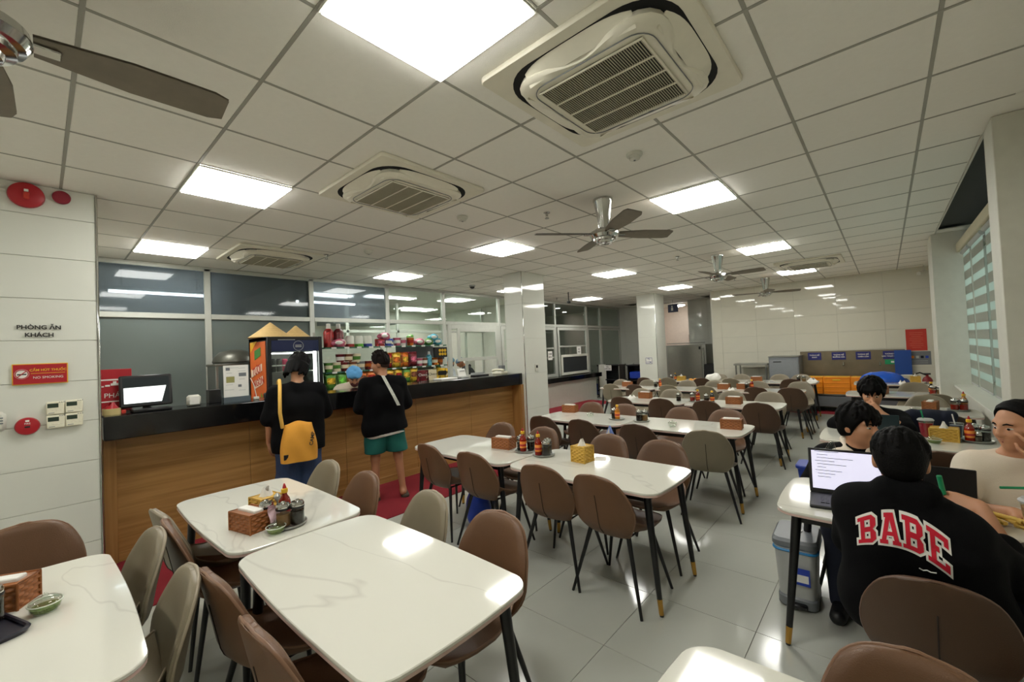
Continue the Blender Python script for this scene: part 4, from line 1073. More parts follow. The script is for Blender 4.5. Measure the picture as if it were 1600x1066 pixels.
# first window table: laptop, cups, snacks
def laptop(x, y, rz, label, ang=105, scr=True, w=.32, d=.22, body=M_blkplastic):
    t = thing('laptop', label, 'laptop', (x, y, TZ), rz)
    MB().box((0, 0, .009), (d, w, .016), .004).obj('keyboard_base', body, t)
    k = MB()
    for i in range(5):
        for j in range(13): k.box((-.055 + i * .026, -.125 + j * .0208, .0185), (.019, .016, .003))
    k = k.obj('keys', M_blk, t, smooth=0); k['kind'] = 'stuff'
    l = MB().box((0, 0, d * .5), (.008, w, d), .003).obj('lid', body, t, (d / 2, 0, .014), (0, math.radians(ang - 90), 0))
    if scr:
        MB().box((-.0048, 0, d * .52), (.001, w - .03, d - .035)).obj('screen', mat('lit_document_screen', (200, 200, 225), .4, var=.03, emit=(.78, .76, .92), estr=.75), l)
        for r in range(9):
            L = (.11, .05, .16, .09, .13, .04, .12, .08, .06)[r]
            MB().box((-.0056, w / 2 - .03 - L / 2 - (.01 if r % 3 else 0), d * .93 - r * .017), (.0006, L, .0028)).obj('text_line', M_grey, l)
    return t
laptop(2.78, .17, math.radians(6), 'open black laptop with a white document on screen, in front of the lettered sweatshirt', 104, w=.36, d=.24)
laptop(4.76, .10, math.radians(176), 'dark green laptop lid seen from behind, before the man covering his mouth', 108, False, body=mat('dark_teal_lid', (26, 48, 54), .35))
laptop(3.06, -.13, math.radians(178), 'black laptop lid right of the lettered sweatshirt man', 105, False)
M_latte = mat('milk_coffee', (190, 146, 106), .4)
drink_cup(2.74, -.44, 'big cup of milk coffee with a flat green lid at the right edge', M_latte, None, s=1.25)
tag(MB().tube([(0, 0, .0), (.05, -.16, .01)], .006, 8).obj('green_straw', M_green, None, (2.86, -.35, TZ + .168)), 'green straw lying across the milk coffee cup', 'straw')
drink_cup(2.80, -.125, 'white plastic cup with a thick green straw, held by the lettered sweatshirt man', mat('white_foam', (226, 214, 206), .5), None, s=.95)
tag(MB().tube([(0, 0, 0), (-.012, .012, .085)], .010, 10).obj('thick_straw', M_green, None, (2.785, -.165, TZ + .125)), 'thick green straw standing in the white cup', 'straw')
ch = MB()
for k in range(7): ch.tube([(random.uniform(-.05, .05), random.uniform(-.07, .07), .012 + .004 * k), (random.uniform(-.05, .05), random.uniform(-.07, .07), .012 + .004 * k), (random.uniform(-.05, .05), random.uniform(-.07, .07), .01 + .004 * k)], .009, 8)
tag(ch.obj('yellow_snack', mat('yellow_snack', (222, 186, 90), .6), None, (2.88, -.38, TZ)), 'yellow snack strips lying on the table beside the milk coffee', 'snack')
tag(MB().box((0, 0, .001), (.30, .22, .002), .0).obj('paper_sheet', M_paper, None, (3.02, -.40, TZ), (0, 0, .2)), 'white paper under the milk coffee cup', 'paper')
tag(MB().box((0, 0, .006), (.07, .14, .010), .003).obj('phone', M_blkplastic, None, (2.62, -.40, TZ), (0, 0, .9)), 'black phone at the right edge of the laptop table', 'phone')
tag(MB().tube([(0, 0, .004), (-.04, .03, .006), (-.10, -.01, .004), (-.13, .02, .003), (-.16, .0, -.05)], .004, 6).obj('charger_cable', M_blk, None, (2.78, .31, TZ)), 'black charger cable hanging over the laptop table edge', 'cable')
tag(MB().box((0, 0, .004), (.20, .14, .008), .002).obj('notebook', mat('grey_blue_notebook', (96, 118, 128), .6), None, (4.92, -.05, TZ), (0, 0, .2)), 'grey blue notebook lying beside the red drink', 'notebook')
# ------------------------------------------------------------------ long counter: oak front, black stone bar top
KZ = 1.218
t = thing('bar_counter', 'long wood-fronted counter with a thick black stone top along the partition', 'counter', (0, 0, 0))
MB().box((2.88, 4.85, 1.123), (5.10, .46, .19), .008).obj('stone_top', M_black, t)
for k in range(5): MB().box((.395 + 1.0 * (k + .5), 4.825, .545), (.997, .03, .97), .002).obj('front_panel', oak, t)
MB().box((.375, 4.80, .52), (.08, .07, 1.02), .003).obj('end_upright', oak_v, t); MB().box((5.395, 4.72, .52), (.06, .24, 1.02), .003).obj('end_upright', oak_v, t)
MB().box((2.88, 4.815, .04), (5.0, .02, .08), .002).obj('plinth', oak, t)
MB().box((2.88, 5.05, .52), (5.0, .03, 1.02)).obj('back_panel', M_white, t)
# lower staff worktop behind
t = thing('staff_worktop', 'low staff worktop behind the black counter top by the pay window', 'worktop', (4.9, 6.5, 0))
MB().box((0, 0, .98), (1.8, .5, .05), .004).obj('top', M_white, t); MB().box((0, .1, .48), (1.7, .3, .95)).obj('cabinet', M_ltgrey, t)

def on_top(x, y): return (x, y, KZ)
# red notice stand, tape, till screen, speaker box, menu stand
t = thing('notice_stand', 'red notice board reading PHÁT at the left end of the counter', 'sign', (.43, 4.97, KZ))
MB().box((0, 0, .19), (.22, .012, .37), .002).obj('board', M_red, t); MB().box((0, -.01, .006), (.22, .09, .012), .002).obj('foot', M_ltgrey, t)
put('lettering', text_me('PHÁT', .055, M_paper), t, (.0, -.0075, .15), TO_NEGY)
for ex, ez, ew, eh in ((0, .245, .05, .02), (0, .262, .022, .018), (-.045, .236, .03, .014), (.045, .236, .03, .014), (-.075, .23, .016, .01), (.075, .23, .016, .01)): MB().box((ex, -.0075, ez), (ew, .002, eh), .0009).obj('white_emblem', M_paper, t)
MB().box((0, -.007, .285), (.20, .002, .012)).obj('white_stripe', M_paper, t); MB().box((0, -.007, .10), (.20, .002, .010)).obj('white_stripe', M_paper, t)
t = thing('tape_roll', 'beige tape roll with a red ribbon on it, left end of the counter', 'tape', (.395, 4.82, KZ))
MB().lathe([(.035, 0), (.058, 0), (.058, .05), (.035, .05)], n=28).obj('roll', mat('beige_tape', (204, 186, 130), .4), t)
rb_ = crumple(.045, .04, .04, 4); rb_.materials[0] = M_red; put('ribbon', rb_, t, (0, 0, .05))
t = thing('till_screen', 'black touch till with a glowing white screen on the counter', 'till', (.63, 4.86, KZ))
MB().box((.02, -.02, .012), (.26, .22, .024), .006).obj('base', M_blkplastic, t); MB().tube([(.0, .05, .02), (0, .05, .10)], .03, 12).obj('neck', M_blkplastic, t)
s = MB().box((0, 0, .0), (.355, .03, .275), .010).obj('casing', M_blkplastic, t, (-.005, .02, .175), (math.radians(-8), 0, 0))
MB().box((0, -.0155, .0), (.31, .002, .235)).obj('screen', mat('dark_screen', (44, 50, 54), .08), s)
MB().add([(-.150, -.0172, -.105), (.10, -.0172, -.105), (.135, -.0172, .035), (-.150, -.0172, .03)], [(0, 1, 2, 3)]).obj('lit_window', mat('lit_till_window', (235, 240, 240), .3, emit=(.9, .95, .95), estr=.8), s)
MB().box((-.17, -.135, .02), (.03, .012, .03), .003).obj('cup_tag', M_poster, t)
t = thing('payment_speaker', 'small white cube payment speaker on the counter', 'speaker', (.955, 4.85, KZ))
MB().box((0, 0, .052), (.105, .07, .10), .018).obj('casing', M_white, t); MB().box((0, -.0355, .052), (.075, .003, .072), .001).obj('face', M_paper, t); MB().box((0, 0, .003), (.09, .06, .006)).obj('foot', M_blk, t)
tag(MB().box((0, 0, .065), (.10, .12, .13), .004).obj('black_box', M_blkplastic, None, on_top(1.14, 4.97)), 'small black box behind the menu stand', 'box')
t = thing('menu_stand', 'acrylic menu stand with a white printed sheet on the counter', 'menu', (1.30, 4.84, KZ))
MB().box((0, 0, .205), (.215, .006, .31), .001).obj('sheet', M_paper, t); MB().prism([(-.115, -.03), (.115, -.03), (.115, .03), (-.115, .03)], 0, .05).obj('acrylic_foot', mat('smoky_acrylic', (96, 106, 112), .15), t)
for (x, z, w, h, m) in ((-.07, .325, .035, .03, M_grey), (-.05, .22, .07, .06, mat('olive_print', (150, 146, 90), .8)), (.055, .265, .065, .035, M_grey), (.03, .155, .03, .025, M_grey)): MB().box((x, -.0035, z), (w, .001, h)).obj('printed_picture', m, t)
for k, (x, z, w) in enumerate(((-.02, .335, .08), (.05, .33, .06), (-.06, .285, .05), (.05, .30, .07), (-.06, .17, .06), (.05, .22, .05), (-.06, .12, .08), (.05, .11, .06))): MB().box((x, -.0035, z), (w, .001, .004)).obj('printed_line', M_ltgrey, t)
t = thing('phone_charger', 'white plug and cable beside the menu stand', 'charger', (1.47, 4.83, KZ))
MB().tube([(0, 0, .03), (0, .0, .05), (-.015, .02, .16), (-.03, .06, .22)], .004, 6).obj('cable', M_white, t); MB().box((0, 0, .016), (.05, .03, .03), .005).obj('plug', M_white, t)
tag(MB().box((0, 0, .03), (.16, .10, .06), .01).obj('card_machine', M_blkplastic, None, on_top(1.62, 4.80)), 'black card machine on the counter before the woman in black', 'machine')
# right part of the counter
t = thing('card_stand', 'tilted white card stand on the counter left of the telephone', 'sign', (4.32, 4.86, KZ))
MB().box((0, .02, .085), (.155, .006, .13), .002, M=Matrix.Rotation(-.25, 4, 'X')).obj('card', M_paper, t); MB().box((0, .01, .012), (.16, .09, .024), .003).obj('foot', M_ltgrey, t)
MB().box((0, .0, .11), (.10, .002, .010), M=Matrix.Rotation(-.25, 4, 'X')).obj('printed_line', M_grey, t)
t = thing('telephone', 'cream desk telephone at the right end of the counter', 'telephone', (5.14, 4.86, KZ), .2)
MB().prism([(-.10, -.09), (.10, -.09), (.10, .09), (-.10, .09)], 0, .045, None, .01).obj('body', M_ivory, t); MB().tube([(-.06, -.11, .062), (-.06, -.05, .078), (-.06, .05, .078), (-.06, .11, .062)], [.024, .017, .017, .024], 12).obj('handset', M_ivory, t)
for i in range(3):
    for j in range(4): MB().box((.01 + .03 * i, -.05 + .03 * j, .047), (.02, .018, .006), .002).obj('key', M_grey, t)
tag(MB().box((0, 0, .07), (.10, .08, .14), .008).obj('grey_dispenser', M_grey, None, on_top(5.30, 4.97)), 'grey metal dispenser against the tiled column', 'dispenser')
tag(MB().box((0, 0, .01), (.30, .20, .02), .002).obj('paper_stack', M_paper, None, on_top(4.02, 4.93)), 'stack of white papers on the counter beside the snacks', 'paper')
t = thing('receipt_tray', 'low open tray of receipts behind the card stand', 'tray', (4.75, 4.95, KZ)); MB().box((0, 0, .01), (.30, .12, .02), .003).obj('base', M_blkplastic, t); MB().box((0, .05, .03), (.30, .01, .05), .003).obj('rim', M_ltgrey, t)

# ------------------------------------------------------------------ glass-door drinks cooler with an orange printed side
FX, FY0, FZ = 1.83, 5.60, 1.90
t = thing('drinks_cooler', 'black drinks cooler with glass door and orange printed side, straw hats on top', 'cooler', (0, 0, 0))
x0, x1, y1 = FX, FX + .66, FY0 + .64
MB().box(((x0 + x1) / 2, y1 - .03, .95), (x1 - x0, .06, FZ), .004).obj('back_wall', M_blkplastic, t)
for x in (x0 + .02, x1 - .02): MB().box((x, (FY0 + y1) / 2, .95), (.04, y1 - FY0, FZ), .004).obj('side_wall', M_blkplastic, t)
MB().box(((x0 + x1) / 2, (FY0 + y1) / 2, FZ - .02), (x1 - x0, y1 - FY0, .04), .004).obj('top', M_blkplastic, t); MB().box(((x0 + x1) / 2, (FY0 + y1) / 2, .1), (x1 - x0, y1 - FY0, .2), .004).obj('base', M_blkplastic, t)
MB().box((x0 + .33, y1 - .065, 1.0), (.58, .01, 1.6)).obj('inner_liner', M_white, t)
d = frame_bars(MB(), x0, x1, .22, FZ, .045, FY0 - .03, FY0).obj('door', M_blk, t)
h = MB().box((x0 + .33, FY0 - .02, FZ - .115), (.57, .02, .14), .003).obj('header', mat('navy_header', (24, 34, 78), .3), t)
ring = [(x0 + .36 + .06 * math.cos(a), FY0 - .031, FZ - .115 + .06 * math.sin(a)) for a in np.linspace(0, 2 * PI, 28, endpoint=False)]
MB().tube(ring, .0025, 5, closed=True).obj('emblem_ring', M_ltgrey, h)
for z in (-.012, .006): MB().box((x0 + .36, FY0 - .031, FZ - .115 + z), (.075, .002, .010)).obj('emblem_bar', M_ltgrey, h)
MB().box((x0 + .22, FY0 - .032, FZ - .038), (.2, .002, .008)).obj('header_line', M_ltgrey, h)
MB().box((x0 + .33, FY0 - .01, 1.0), (.57, .006, 1.48)).obj('door_pane', M_glass, d)
MB().box((x1 - .075, FY0 + .03, 1.0), (.035, .03, 1.42), .004).obj('light_strip', mat('cooler_light', (255, 255, 255), .5, emit=(1, 1, .96), estr=7), t)
MB().box((x0 + .33, FY0 + .06, FZ - .205), (.52, .03, .015), .003).obj('added_glow_bar', mat('cooler_added_glow', (255, 255, 255), .5, emit=(1, 1, .98), estr=9), t)  # glow bar added only to brighten the dark cooler interior
for z in (.55, .86, 1.17, 1.46): MB().box((x0 + .33, FY0 + .30, z), (.56, .5, .012), .002).obj('shelf', M_steel, t)
sp = MB().box((x0 - .004, FY0 + .30, .98), (.006, .55, 1.74), .001).obj('side_print', M_poster, t); sp.data.materials[0] = mat('orange_print', (216, 104, 44), .45)
SLANT = (Matrix.Rotation(-PI / 2, 4, 'Z') @ Matrix.Rotation(PI / 2, 4, 'X') @ Matrix.Rotation(.2, 4, 'Z')).to_euler()
def sp_quad(pts, name, m, e): MB().prism([(p[0], p[1]) for p in pts], 0, .0015).obj(name, m, sp, (x0 - .0085 - e, FY0 + .30, 0), (PI / 2, 0, -PI / 2))
for pts, m, e in (([(-.25, 1.72), (.0, 1.86), (.0, 1.86), (-.25, 1.85)], M_yellow, 0), ([(-.10, 1.62), (.12, 1.68), (.12, 1.78), (-.10, 1.74)], mat('print_green', (70, 130, 60), .5), .0006),
               ([(-.24, 1.40), (.16, 1.49), (.16, 1.58), (-.24, 1.50)], mat('print_cream', (234, 214, 190), .5), .0006), ([(-.12, 1.26), (.18, 1.33), (.18, 1.43), (-.12, 1.36)], mat('print_cream', 'ffffff'), .0006),
               ([(.0, .5), (.24, .5), (.24, 1.10), (.10, 1.22)], mat('print_leaf', (120, 160, 60), .5), .0003), ([(-.27, .12), (.27, .12), (.27, .60), (-.27, .8)], mat('print_lime', (188, 190, 96), .5), 0),
               ([(-.2, .75), (-.02, .72), (.02, 1.16), (-.14, 1.2)], mat('print_red', (196, 50, 30), .5), .0006)): sp_quad(pts, 'printed_patch', m, e)
put('lettering', text_me('TƯƠI', .13, M_poster, .0008, .004), sp, (x0 - .0105, FY0 + .33, 1.49), SLANT); put('lettering', text_me('NGON', .12, M_poster, .0008, .004), sp, (x0 - .0105, FY0 + .27, 1.345), SLANT)
CANB = MB().lathe([(.026, 0), (.031, .006), (.032, .10), (.031, .108), (.026, .118), (.024, .118)], n=14)
CANT = MB().lathe([(.0265, .117), (.027, .121), (.024, .120)], n=14).mesh('can_lid', M_chrome); CANS = MB().lathe([(.0323, .052), (.0323, .064)], n=14).mesh('label_stripe', M_paper)
cans = {n: CANB.mesh('can_body', m) for n, m in (('red', M_red), ('green', M_green), ('pink', mat('pink_can', (206, 60, 100), .3)), ('dark', M_blkplastic), ('silver', M_steel))}
for z, row in ((.866, 'red red dark silver red green green'), (1.176, 'red red silver silver pink pink red'), (1.466, 'dark dark pink green green green green')):
    for k, n in enumerate(row.split()):
        c = thing('drink_can', '%s can, %s from the left on the cooler shelf at %s' % (n, ORD[k + 1], {.866: 'waist height', 1.176: 'chest height', 1.466: 'the top'}[z]), 'can', (x0 + .10 + .068 * k, FY0 + .09, z), 0, 'cans in the drinks cooler')
        put('can_body', cans[n], c); put('can_lid', CANT, c); put('label_stripe', CANS, c)
        c.scale = (1, 1, 1.35 if z > 1.4 else 1.1)
M_palm = mat('palm_leaf', (206, 174, 116), .7, var=.15, scale=30)
def hat(x, y, r, hh, l):
    t = thing('conical_hat', l, 'hat', (x, y, FZ + .002))
    mb = MB()
    prof = [(r, 0), (r + .004, .006), (r * .66, hh * .36), (r * .33, hh * .69), (.008, hh)]; mb.lathe(prof, n=32); mb.obj('leaf_cone', M_palm, t, smooth=20)
    for k in range(1, 7): MB().lathe([(r * k / 7 + .0035, hh * (1 - k / 7.0) - .003), (r * k / 7 + .004, hh * (1 - k / 7.0) + .002)], n=32).obj('hoop', mat('palm_hoop', (184, 148, 92), .7), t)
hat(FX + .16, FY0 + .33, .25, .20, 'woven conical hat on the left of the cooler top'); hat(FX + .50, FY0 + .40, .19, .17, 'paler conical hat on the right of the cooler top')

# ------------------------------------------------------------------ snack shelves behind the counter
SX0, SX1, SY0, SY1 = 2.55, 4.64, 5.62, 5.96
M_shelfglass = mat('green_glass_shelf', (60, 104, 84), .1); M_clearlid = glass_mat('clear_plastic', (.92, .92, .92), 1.4)
t = thing('shelf_rack', 'three-tier glass snack shelf behind the counter right of the cooler', 'shelf', (0, 0, 0))
SZ = [1.175, 1.418, 1.755]
for z in SZ:
    sh = MB().box(((SX0 + SX1) / 2, (SY0 + SY1) / 2, z - .009), (SX1 - SX0, SY1 - SY0, .018), .002).obj('shelf', M_shelfglass, t)
    for k in range(11): MB().box((SX0 + .12 + .185 * k, SY0 - .004, z - .010), (.07, .005, .024), .001).obj('price_tag', M_paper, sh)
for x in (SX0 + .01, 3.6, SX1 - .01): MB().box((x, SY1 + .012, 1.0), (.025, .022, 1.95), .003).obj('upright', M_alu, t)
MB().box((4.25, SY1 + .03, 1.6), (.75, .006, .52), .001).obj('back_board', M_grey, t); t.children[-1].data.materials[0] = mat('pegboard_grey', (205, 208, 205), .6)
MB().box(((SX0 + SX1) / 2, SY0 + .17, .6), (SX1 - SX0, .32, 1.1)).obj('base_cabinet', M_ltgrey, t)
COLS = dict(red=(186, 34, 30), orange=(222, 116, 30), yellow=(228, 186, 52), green=(90, 150, 60), blue=(48, 70, 180), pink=(222, 110, 140), white=(222, 220, 214), black=(24, 22, 22), brown=(140, 80, 50), cyan=(96, 190, 214), lime=(120, 214, 70), maroon=(120, 24, 34), cream=(226, 214, 184), grey=(120, 124, 126))
def cm(n):
    k = 'pack_' + n
    if k in MATS: return MATS[k]
    m = mat(k, COLS[n], .35, var=.12, scale=25); nt = m.node_tree; b = nt.nodes['Principled BSDF']; c = lin(COLS[n])
    if n in ('white', 'cream', 'black', 'grey'): return m
    tc = nt.nodes.new('ShaderNodeTexCoord'); vo = nt.nodes.new('ShaderNodeTexVoronoi'); vo.inputs['Scale'].default_value = 24
    sx = nt.nodes.new('ShaderNodeSeparateColor'); r = nt.nodes.new('ShaderNodeValToRGB'); r.color_ramp.interpolation = 'CONSTANT'; e = r.color_ramp.elements
    e[0].position = 0; e[0].color = (c[0] * .35, c[1] * .35, c[2] * .35, 1); e[1].position = .25; e[1].color = (c[0] * .75, c[1] * .75, c[2] * .75, 1)
    for p, q in ((.72, tuple(min(1, v * 1.25 + .02) for v in c[:3]) + (1,)), (.90, lin((226, 206, 170)))):
        x = e.new(p); x.color = q
    nt.links.new(tc.outputs['Object'], vo.inputs['Vector']); nt.links.new(vo.outputs['Color'], sx.inputs[0]); nt.links.new(sx.outputs[0], r.inputs[0]); nt.links.new(r.outputs[0], b.inputs['Base Color'])
    return m
MEM = {}
def memo(key, fn):
    if key not in MEM: MEM[key] = fn()
    return MEM[key]
def pillow(m, w, h, d):
    mb = MB()
    def P(u, v): return Vector((u * w / 2 * (1 - .06 * math.sin(PI * v)), 0, v * h))
    def T(u, v):
        e = d / 2 * (max(0, 1 - u ** 4) * max(0, 1 - (2 * v - 1) ** 4)) ** .5 + .002
        return (0, -e, 0), (0, e, 0)
    return mb.plate(P, 9, 9, T).mesh('pouch', m, 60)
def item(kind, x, z, c, c2, label, grp, y=SY0 + .07, rz=0.0, s=1.0):
    nm = {'bag': 'snack_bag', 'cup': 'noodle_cup', 'box': 'snack_box', 'bottle': 'plastic_bottle', 'tub': 'plastic_tub', 'pack': 'wrapped_pack'}[kind]
    t = thing(nm, label, nm.split('_')[1], (x, y, z), rz, grp); s *= 1.22; t.scale = (s, s, s)
    if kind == 'bag':
        put('pouch', memo(('bag', c), lambda: pillow(cm(c), .15, .19, .07)), t)
        put('label_patch', memo(('bl', c2), lambda: MB().prism(rrect(.09, .07, .02, 4), -.001, .001).mesh('label_patch', cm(c2))), t, (.0, -.036, .10), TO_NEGY)
        put('seal_strip', memo(('bs', c), lambda: MB().box((0, 0, .187), (.14, .006, .016), .002).mesh('seal_strip', cm(c2))), t)
    elif kind == 'cup':
        put('cup_body', memo(('cup', c), lambda: MB().lathe([(.036, 0), (.040, .003), (.050, .10), (.052, .105)], n=18).mesh('cup_body', cm(c))), t)
        put('label_band', memo(('cb', c2), lambda: MB().lathe([(.0445, .035), (.0485, .075)], n=18).mesh('label_band', cm(c2))), t)
        put('lid', memo(('cl',), lambda: MB().lathe([(.053, .104), (.054, .108), (.04, .109)], n=18).mesh('lid', cm('white'))), t)
    elif kind == 'box':
        put('carton', memo(('box', c), lambda: MB().box((0, 0, .075), (.20, .08, .15), .003).mesh('carton', cm(c))), t)
        put('label_patch', memo(('xl', c2), lambda: MB().prism(rrect(.15, .06, .015, 4), -.001, .001).mesh('label_patch', cm(c2))), t, (.0, -.0405, .085), TO_NEGY)
    elif kind == 'bottle':
        put('bottle_body', memo(('bt', c), lambda: MB().lathe([(.05, 0), (.055, .005), (.055, .17), (.04, .20), (.022, .215)], n=18).mesh('bottle_body', cm(c))), t)
        put('cap', memo(('btc',), lambda: MB().lathe([(.024, .213), (.026, .216), (.022, .27), (.012, .272)], n=14).mesh('cap', cm('white'))), t)
    elif kind == 'tub':
        b = put('tub_body', memo(('tb',), lambda: MB().lathe([(.062, .0), (.066, .004), (.060, .15), (.05, .165)], n=18).mesh('tub_body', mat('milky_plastic', (214, 216, 206), .3))), t)
        put('coloured_base', memo(('tc', c), lambda: MB().lathe([(.0655, -.0), (.068, .003), (.066, .045)], n=18).mesh('coloured_base', cm(c))), b)
    else:
        put('wrapper', memo(('pk', c), lambda: Sdf(.03).e((0, 0, .045), (.085, .06, .045)).e((.03, 0, .05), (.05, .05, .04)).mesh('wrapper', cm(c), .010, .003, 60)), t)
        put('label_patch', memo(('pl', c2), lambda: Sdf(.01).e((-.01, -.045, .05), (.05, .022, .025)).mesh('label_patch', cm(c2), .008)), t)
    return t
g1 = 'goods on the top glass shelf'
top = [('bottle', 2.66, 'red', 'white', 'red plastic bottle with white cone cap, left end of top shelf'), ('bottle', 2.80, 'maroon', 'white', 'dark berry bottle with white cap beside the red bottle'), ('pack', 2.76, 'pink', 'white', 'pink and white wrapped pack before the two bottles'),
       ('tub', 2.96, 'red', 'white', 'clear tub with red base on the top shelf'), ('tub', 3.10, 'lime', 'white', 'clear tub with lime green base on the top shelf'), ('tub', 3.24, 'blue', 'white', 'clear tub with blue base on the top shelf'),
       ('box', 3.45, 'red', 'pink', 'red packet under the pink bundle on the top shelf'), ('box', 3.58, 'blue', 'white', 'royal blue packet on the top shelf'), ('cup', 3.74, 'pink', 'white', 'pale pink cup left on the top shelf'), ('cup', 3.84, 'white', 'pink', 'white cup beside the pink one on the top shelf'),
       ('cup', 3.99, 'orange', 'red', 'orange cup with the lime toy on the top shelf'), ('pack', 4.15, 'pink', 'white', 'flat pink pack right of the orange cup'), ('pack', 4.33, 'green', 'white', 'flat green and white pack on the top shelf'), ('pack', 4.52, 'cyan', 'white', 'cyan wrapped pack at the right end of top shelf')]
for k, x, c, c2, l in top: item(k, x, SZ[2], c, c2, l, g1, y=SY0 + (.05 if k == 'pack' and x < 3 else .12), s=.62 if k == 'box' else (.8 if k == 'tub' else 1))
item('pack', 3.51, SZ[2] + .095, 'pink', 'white', 'pink wrapped bundle lying on the red and blue packets', g1, y=SY0 + .12); item('pack', 3.99, SZ[2] + .11, 'lime', 'green', 'lime green toy sitting on the orange cup', g1, y=SY0 + .12, s=.6)
item('pack', 4.46, SZ[2] + .075, 'cyan', 'white', 'second cyan pack lying on the first at the right end', g1, y=SY0 + .14)
g2 = 'goods on the middle glass shelf'
mid = [('cup', 2.62, 'green', 'cream'), ('cup', 2.73, 'cream', 'green'), ('cup', 2.85, 'maroon', 'cream'), ('cup', 2.97, 'brown', 'cream'), ('cup', 3.09, 'grey', 'cream'), ('cup', 3.21, 'maroon', 'orange'), ('bag', 3.37, 'orange', 'red'), ('bag', 3.52, 'red', 'yellow'), ('bag', 3.67, 'yellow', 'orange'), ('bag', 3.82, 'orange', 'yellow'),
       ('bag', 3.98, 'maroon', 'pink'), ('cup', 4.11, 'pink', 'white'), ('cup', 4.21, 'brown', 'white'), ('bottle', 4.31, 'cyan', 'white'), ('cup', 4.42, 'orange', 'cream'), ('cup', 4.53, 'brown', 'orange')]
for n, (k, x, c, c2) in enumerate(mid, 1):
    nm = {'bag': 'snack bag', 'cup': 'noodle cup', 'bottle': 'bottle'}[k]
    item(k, x, SZ[1], c, c2, '%s and %s %s, %s from the left on the middle shelf' % (c, c2, nm, ORD[n]), g2, s=.7 if k == 'bottle' else 1, rz=random.uniform(-.2, .2))
for n, (x, c, c2) in enumerate(((2.79, 'maroon', 'white'), (2.91, 'brown', 'cream'), (3.03, 'cream', 'green')), 1): item('cup', x, SZ[1] + .111, c, c2, '%s noodle cup stacked as the %s of the upper layer, middle shelf' % (c, ORD[n]), g2)
t = thing('display_box', 'black gift box with yellow pattern hanging at the right end of the shelves', 'box', (4.47, SY0 - .03, 1.545), .0)
MB().box((0, 0, .085), (.26, .06, .17), .004).obj('carton', cm('black'), t)
for i in range(3):
    for j in range(2): MB().lathe([(.026, 0), (.026, .002)], n=10).obj('yellow_motif', M_yellow, t, (-.03 + .055 * i, -.031, .055 + .06 * j), (PI / 2, 0, 0))
g3 = 'goods on the bottom glass shelf'
bot = [('bag', 2.64, 'green', 'yellow'), ('bag', 2.79, 'green', 'lime'), ('bag', 2.94, 'yellow', 'brown'), ('bag', 3.09, 'orange', 'brown'), ('bag', 3.24, 'orange', 'red'), ('bag', 3.39, 'orange', 'yellow'), ('bag', 3.54, 'yellow', 'orange'), ('bag', 3.69, 'yellow', 'red'), ('bag', 3.84, 'green', 'yellow'), ('bag', 3.98, 'yellow', 'brown')]
for n, (k, x, c, c2) in enumerate(bot, 1): item(k, x, SZ[0], c, c2, '%s and %s snack bag, %s from the left on the bottom shelf' % (c, c2, ORD[n]), g3, rz=random.uniform(-.15, .15))
for x, c, c2, tx, l in ((4.14, 'maroon', 'maroon', 'Choco', 'dark red biscuit box on the bottom shelf'), (4.34, 'cream', 'cream', 'Choco', 'cream biscuit box right of the dark red one')):
    b = item('box', x, SZ[0], c, c2, l, g3, s=.95)
    put('lettering', text_me(tx, .055, M_paper if c == 'maroon' else M_blk), b, (0, -.042, .085), TO_NEGY)
item('box', 4.54, SZ[0], 'yellow', 'black', 'yellow box at the right end of the bottom shelf', g3); item('bag', 4.50, SZ[0] + .15, 'yellow', 'green', 'yellow bag lying above the yellow box', g3, s=.6)
tag(MB().box((0, 0, 0), (.085, .012, .17), .006).obj('wall_phone', mat('dark_blue_handset', (34, 38, 62), .4), None, (5.62, YP - .05, 1.58)), 'dark blue handset hung on the aluminium post', 'handset')
# steamer hood behind the menu stand, hand sanitiser things in the kitchen
t = thing('steel_hood', 'domed steel food cover standing behind the menu stand', 'food cover', (1.76, 6.6, 1.60))
MB().lathe([(.24, 0), (.25, .02), (.235, .08), (.17, .15), (.06, .18), (.01, .185)], n=32).obj('dome', mat('pane_dimmed_dome', (92, 92, 84), .38, metal=.6), t); MB().box((0, 0, -.02), (.55, .44, .03), .005).obj('stand_top', mat('dull_steel', (96, 94, 84), .5), t)  # dome colour dulled to stand in for dimming by a frosted pane
for sx in (-1, 1): MB().box((sx * .25, 0, -.81), (.03, .4, 1.56), .003).obj('stand_leg', M_steel, t)
# kitchen furniture
def rack(x, y, w, d, h, n, l):
    t = thing('steel_rack', l, 'rack', (x, y, 0))
    for sx in (-1, 1):
        for sy in (-1, 1): MB().tube([(sx * w / 2, sy * d / 2, 0), (sx * w / 2, sy * d / 2, h)], .014, 8).obj('post', M_steel, t)
    for k in range(n): MB().box((0, 0, .15 + (h - .2) * k / (n - 1)), (w, d, .02), .003).obj('shelf', M_steel, t)
    return t
rack(6.05, 8.5, .7, .45, 1.9, 6, 'tall steel rack seen through the pay window'); rack(12.6, 8.6, 1.0, .5, 1.7, 5, 'dark steel rack with pots behind the glass doors')
for k in range(6):
    t = thing('steel_pot', 'steel pot, %s on the %s shelf of the rack behind the glass doors' % (ORD[k % 3 + 1], ('lower', 'upper')[k // 3]), 'pot', (12.25 + .33 * (k % 3), 8.5, .54 + .39 * (k // 3)), 0, 'steel pots on the dark rack'); MB().lathe([(.12, 0), (.13, .01), (.13, .17), (.135, .175), (.12, .17), (.0, .02)], n=18).obj('pot_body', M_steel, t)
    for s in (-1, 1): MB().tube([(s * .13, -.03, .12), (s * .165, -.03, .12), (s * .165, .03, .12), (s * .13, .03, .12)], .008, 6).obj('handle', M_steel, t)
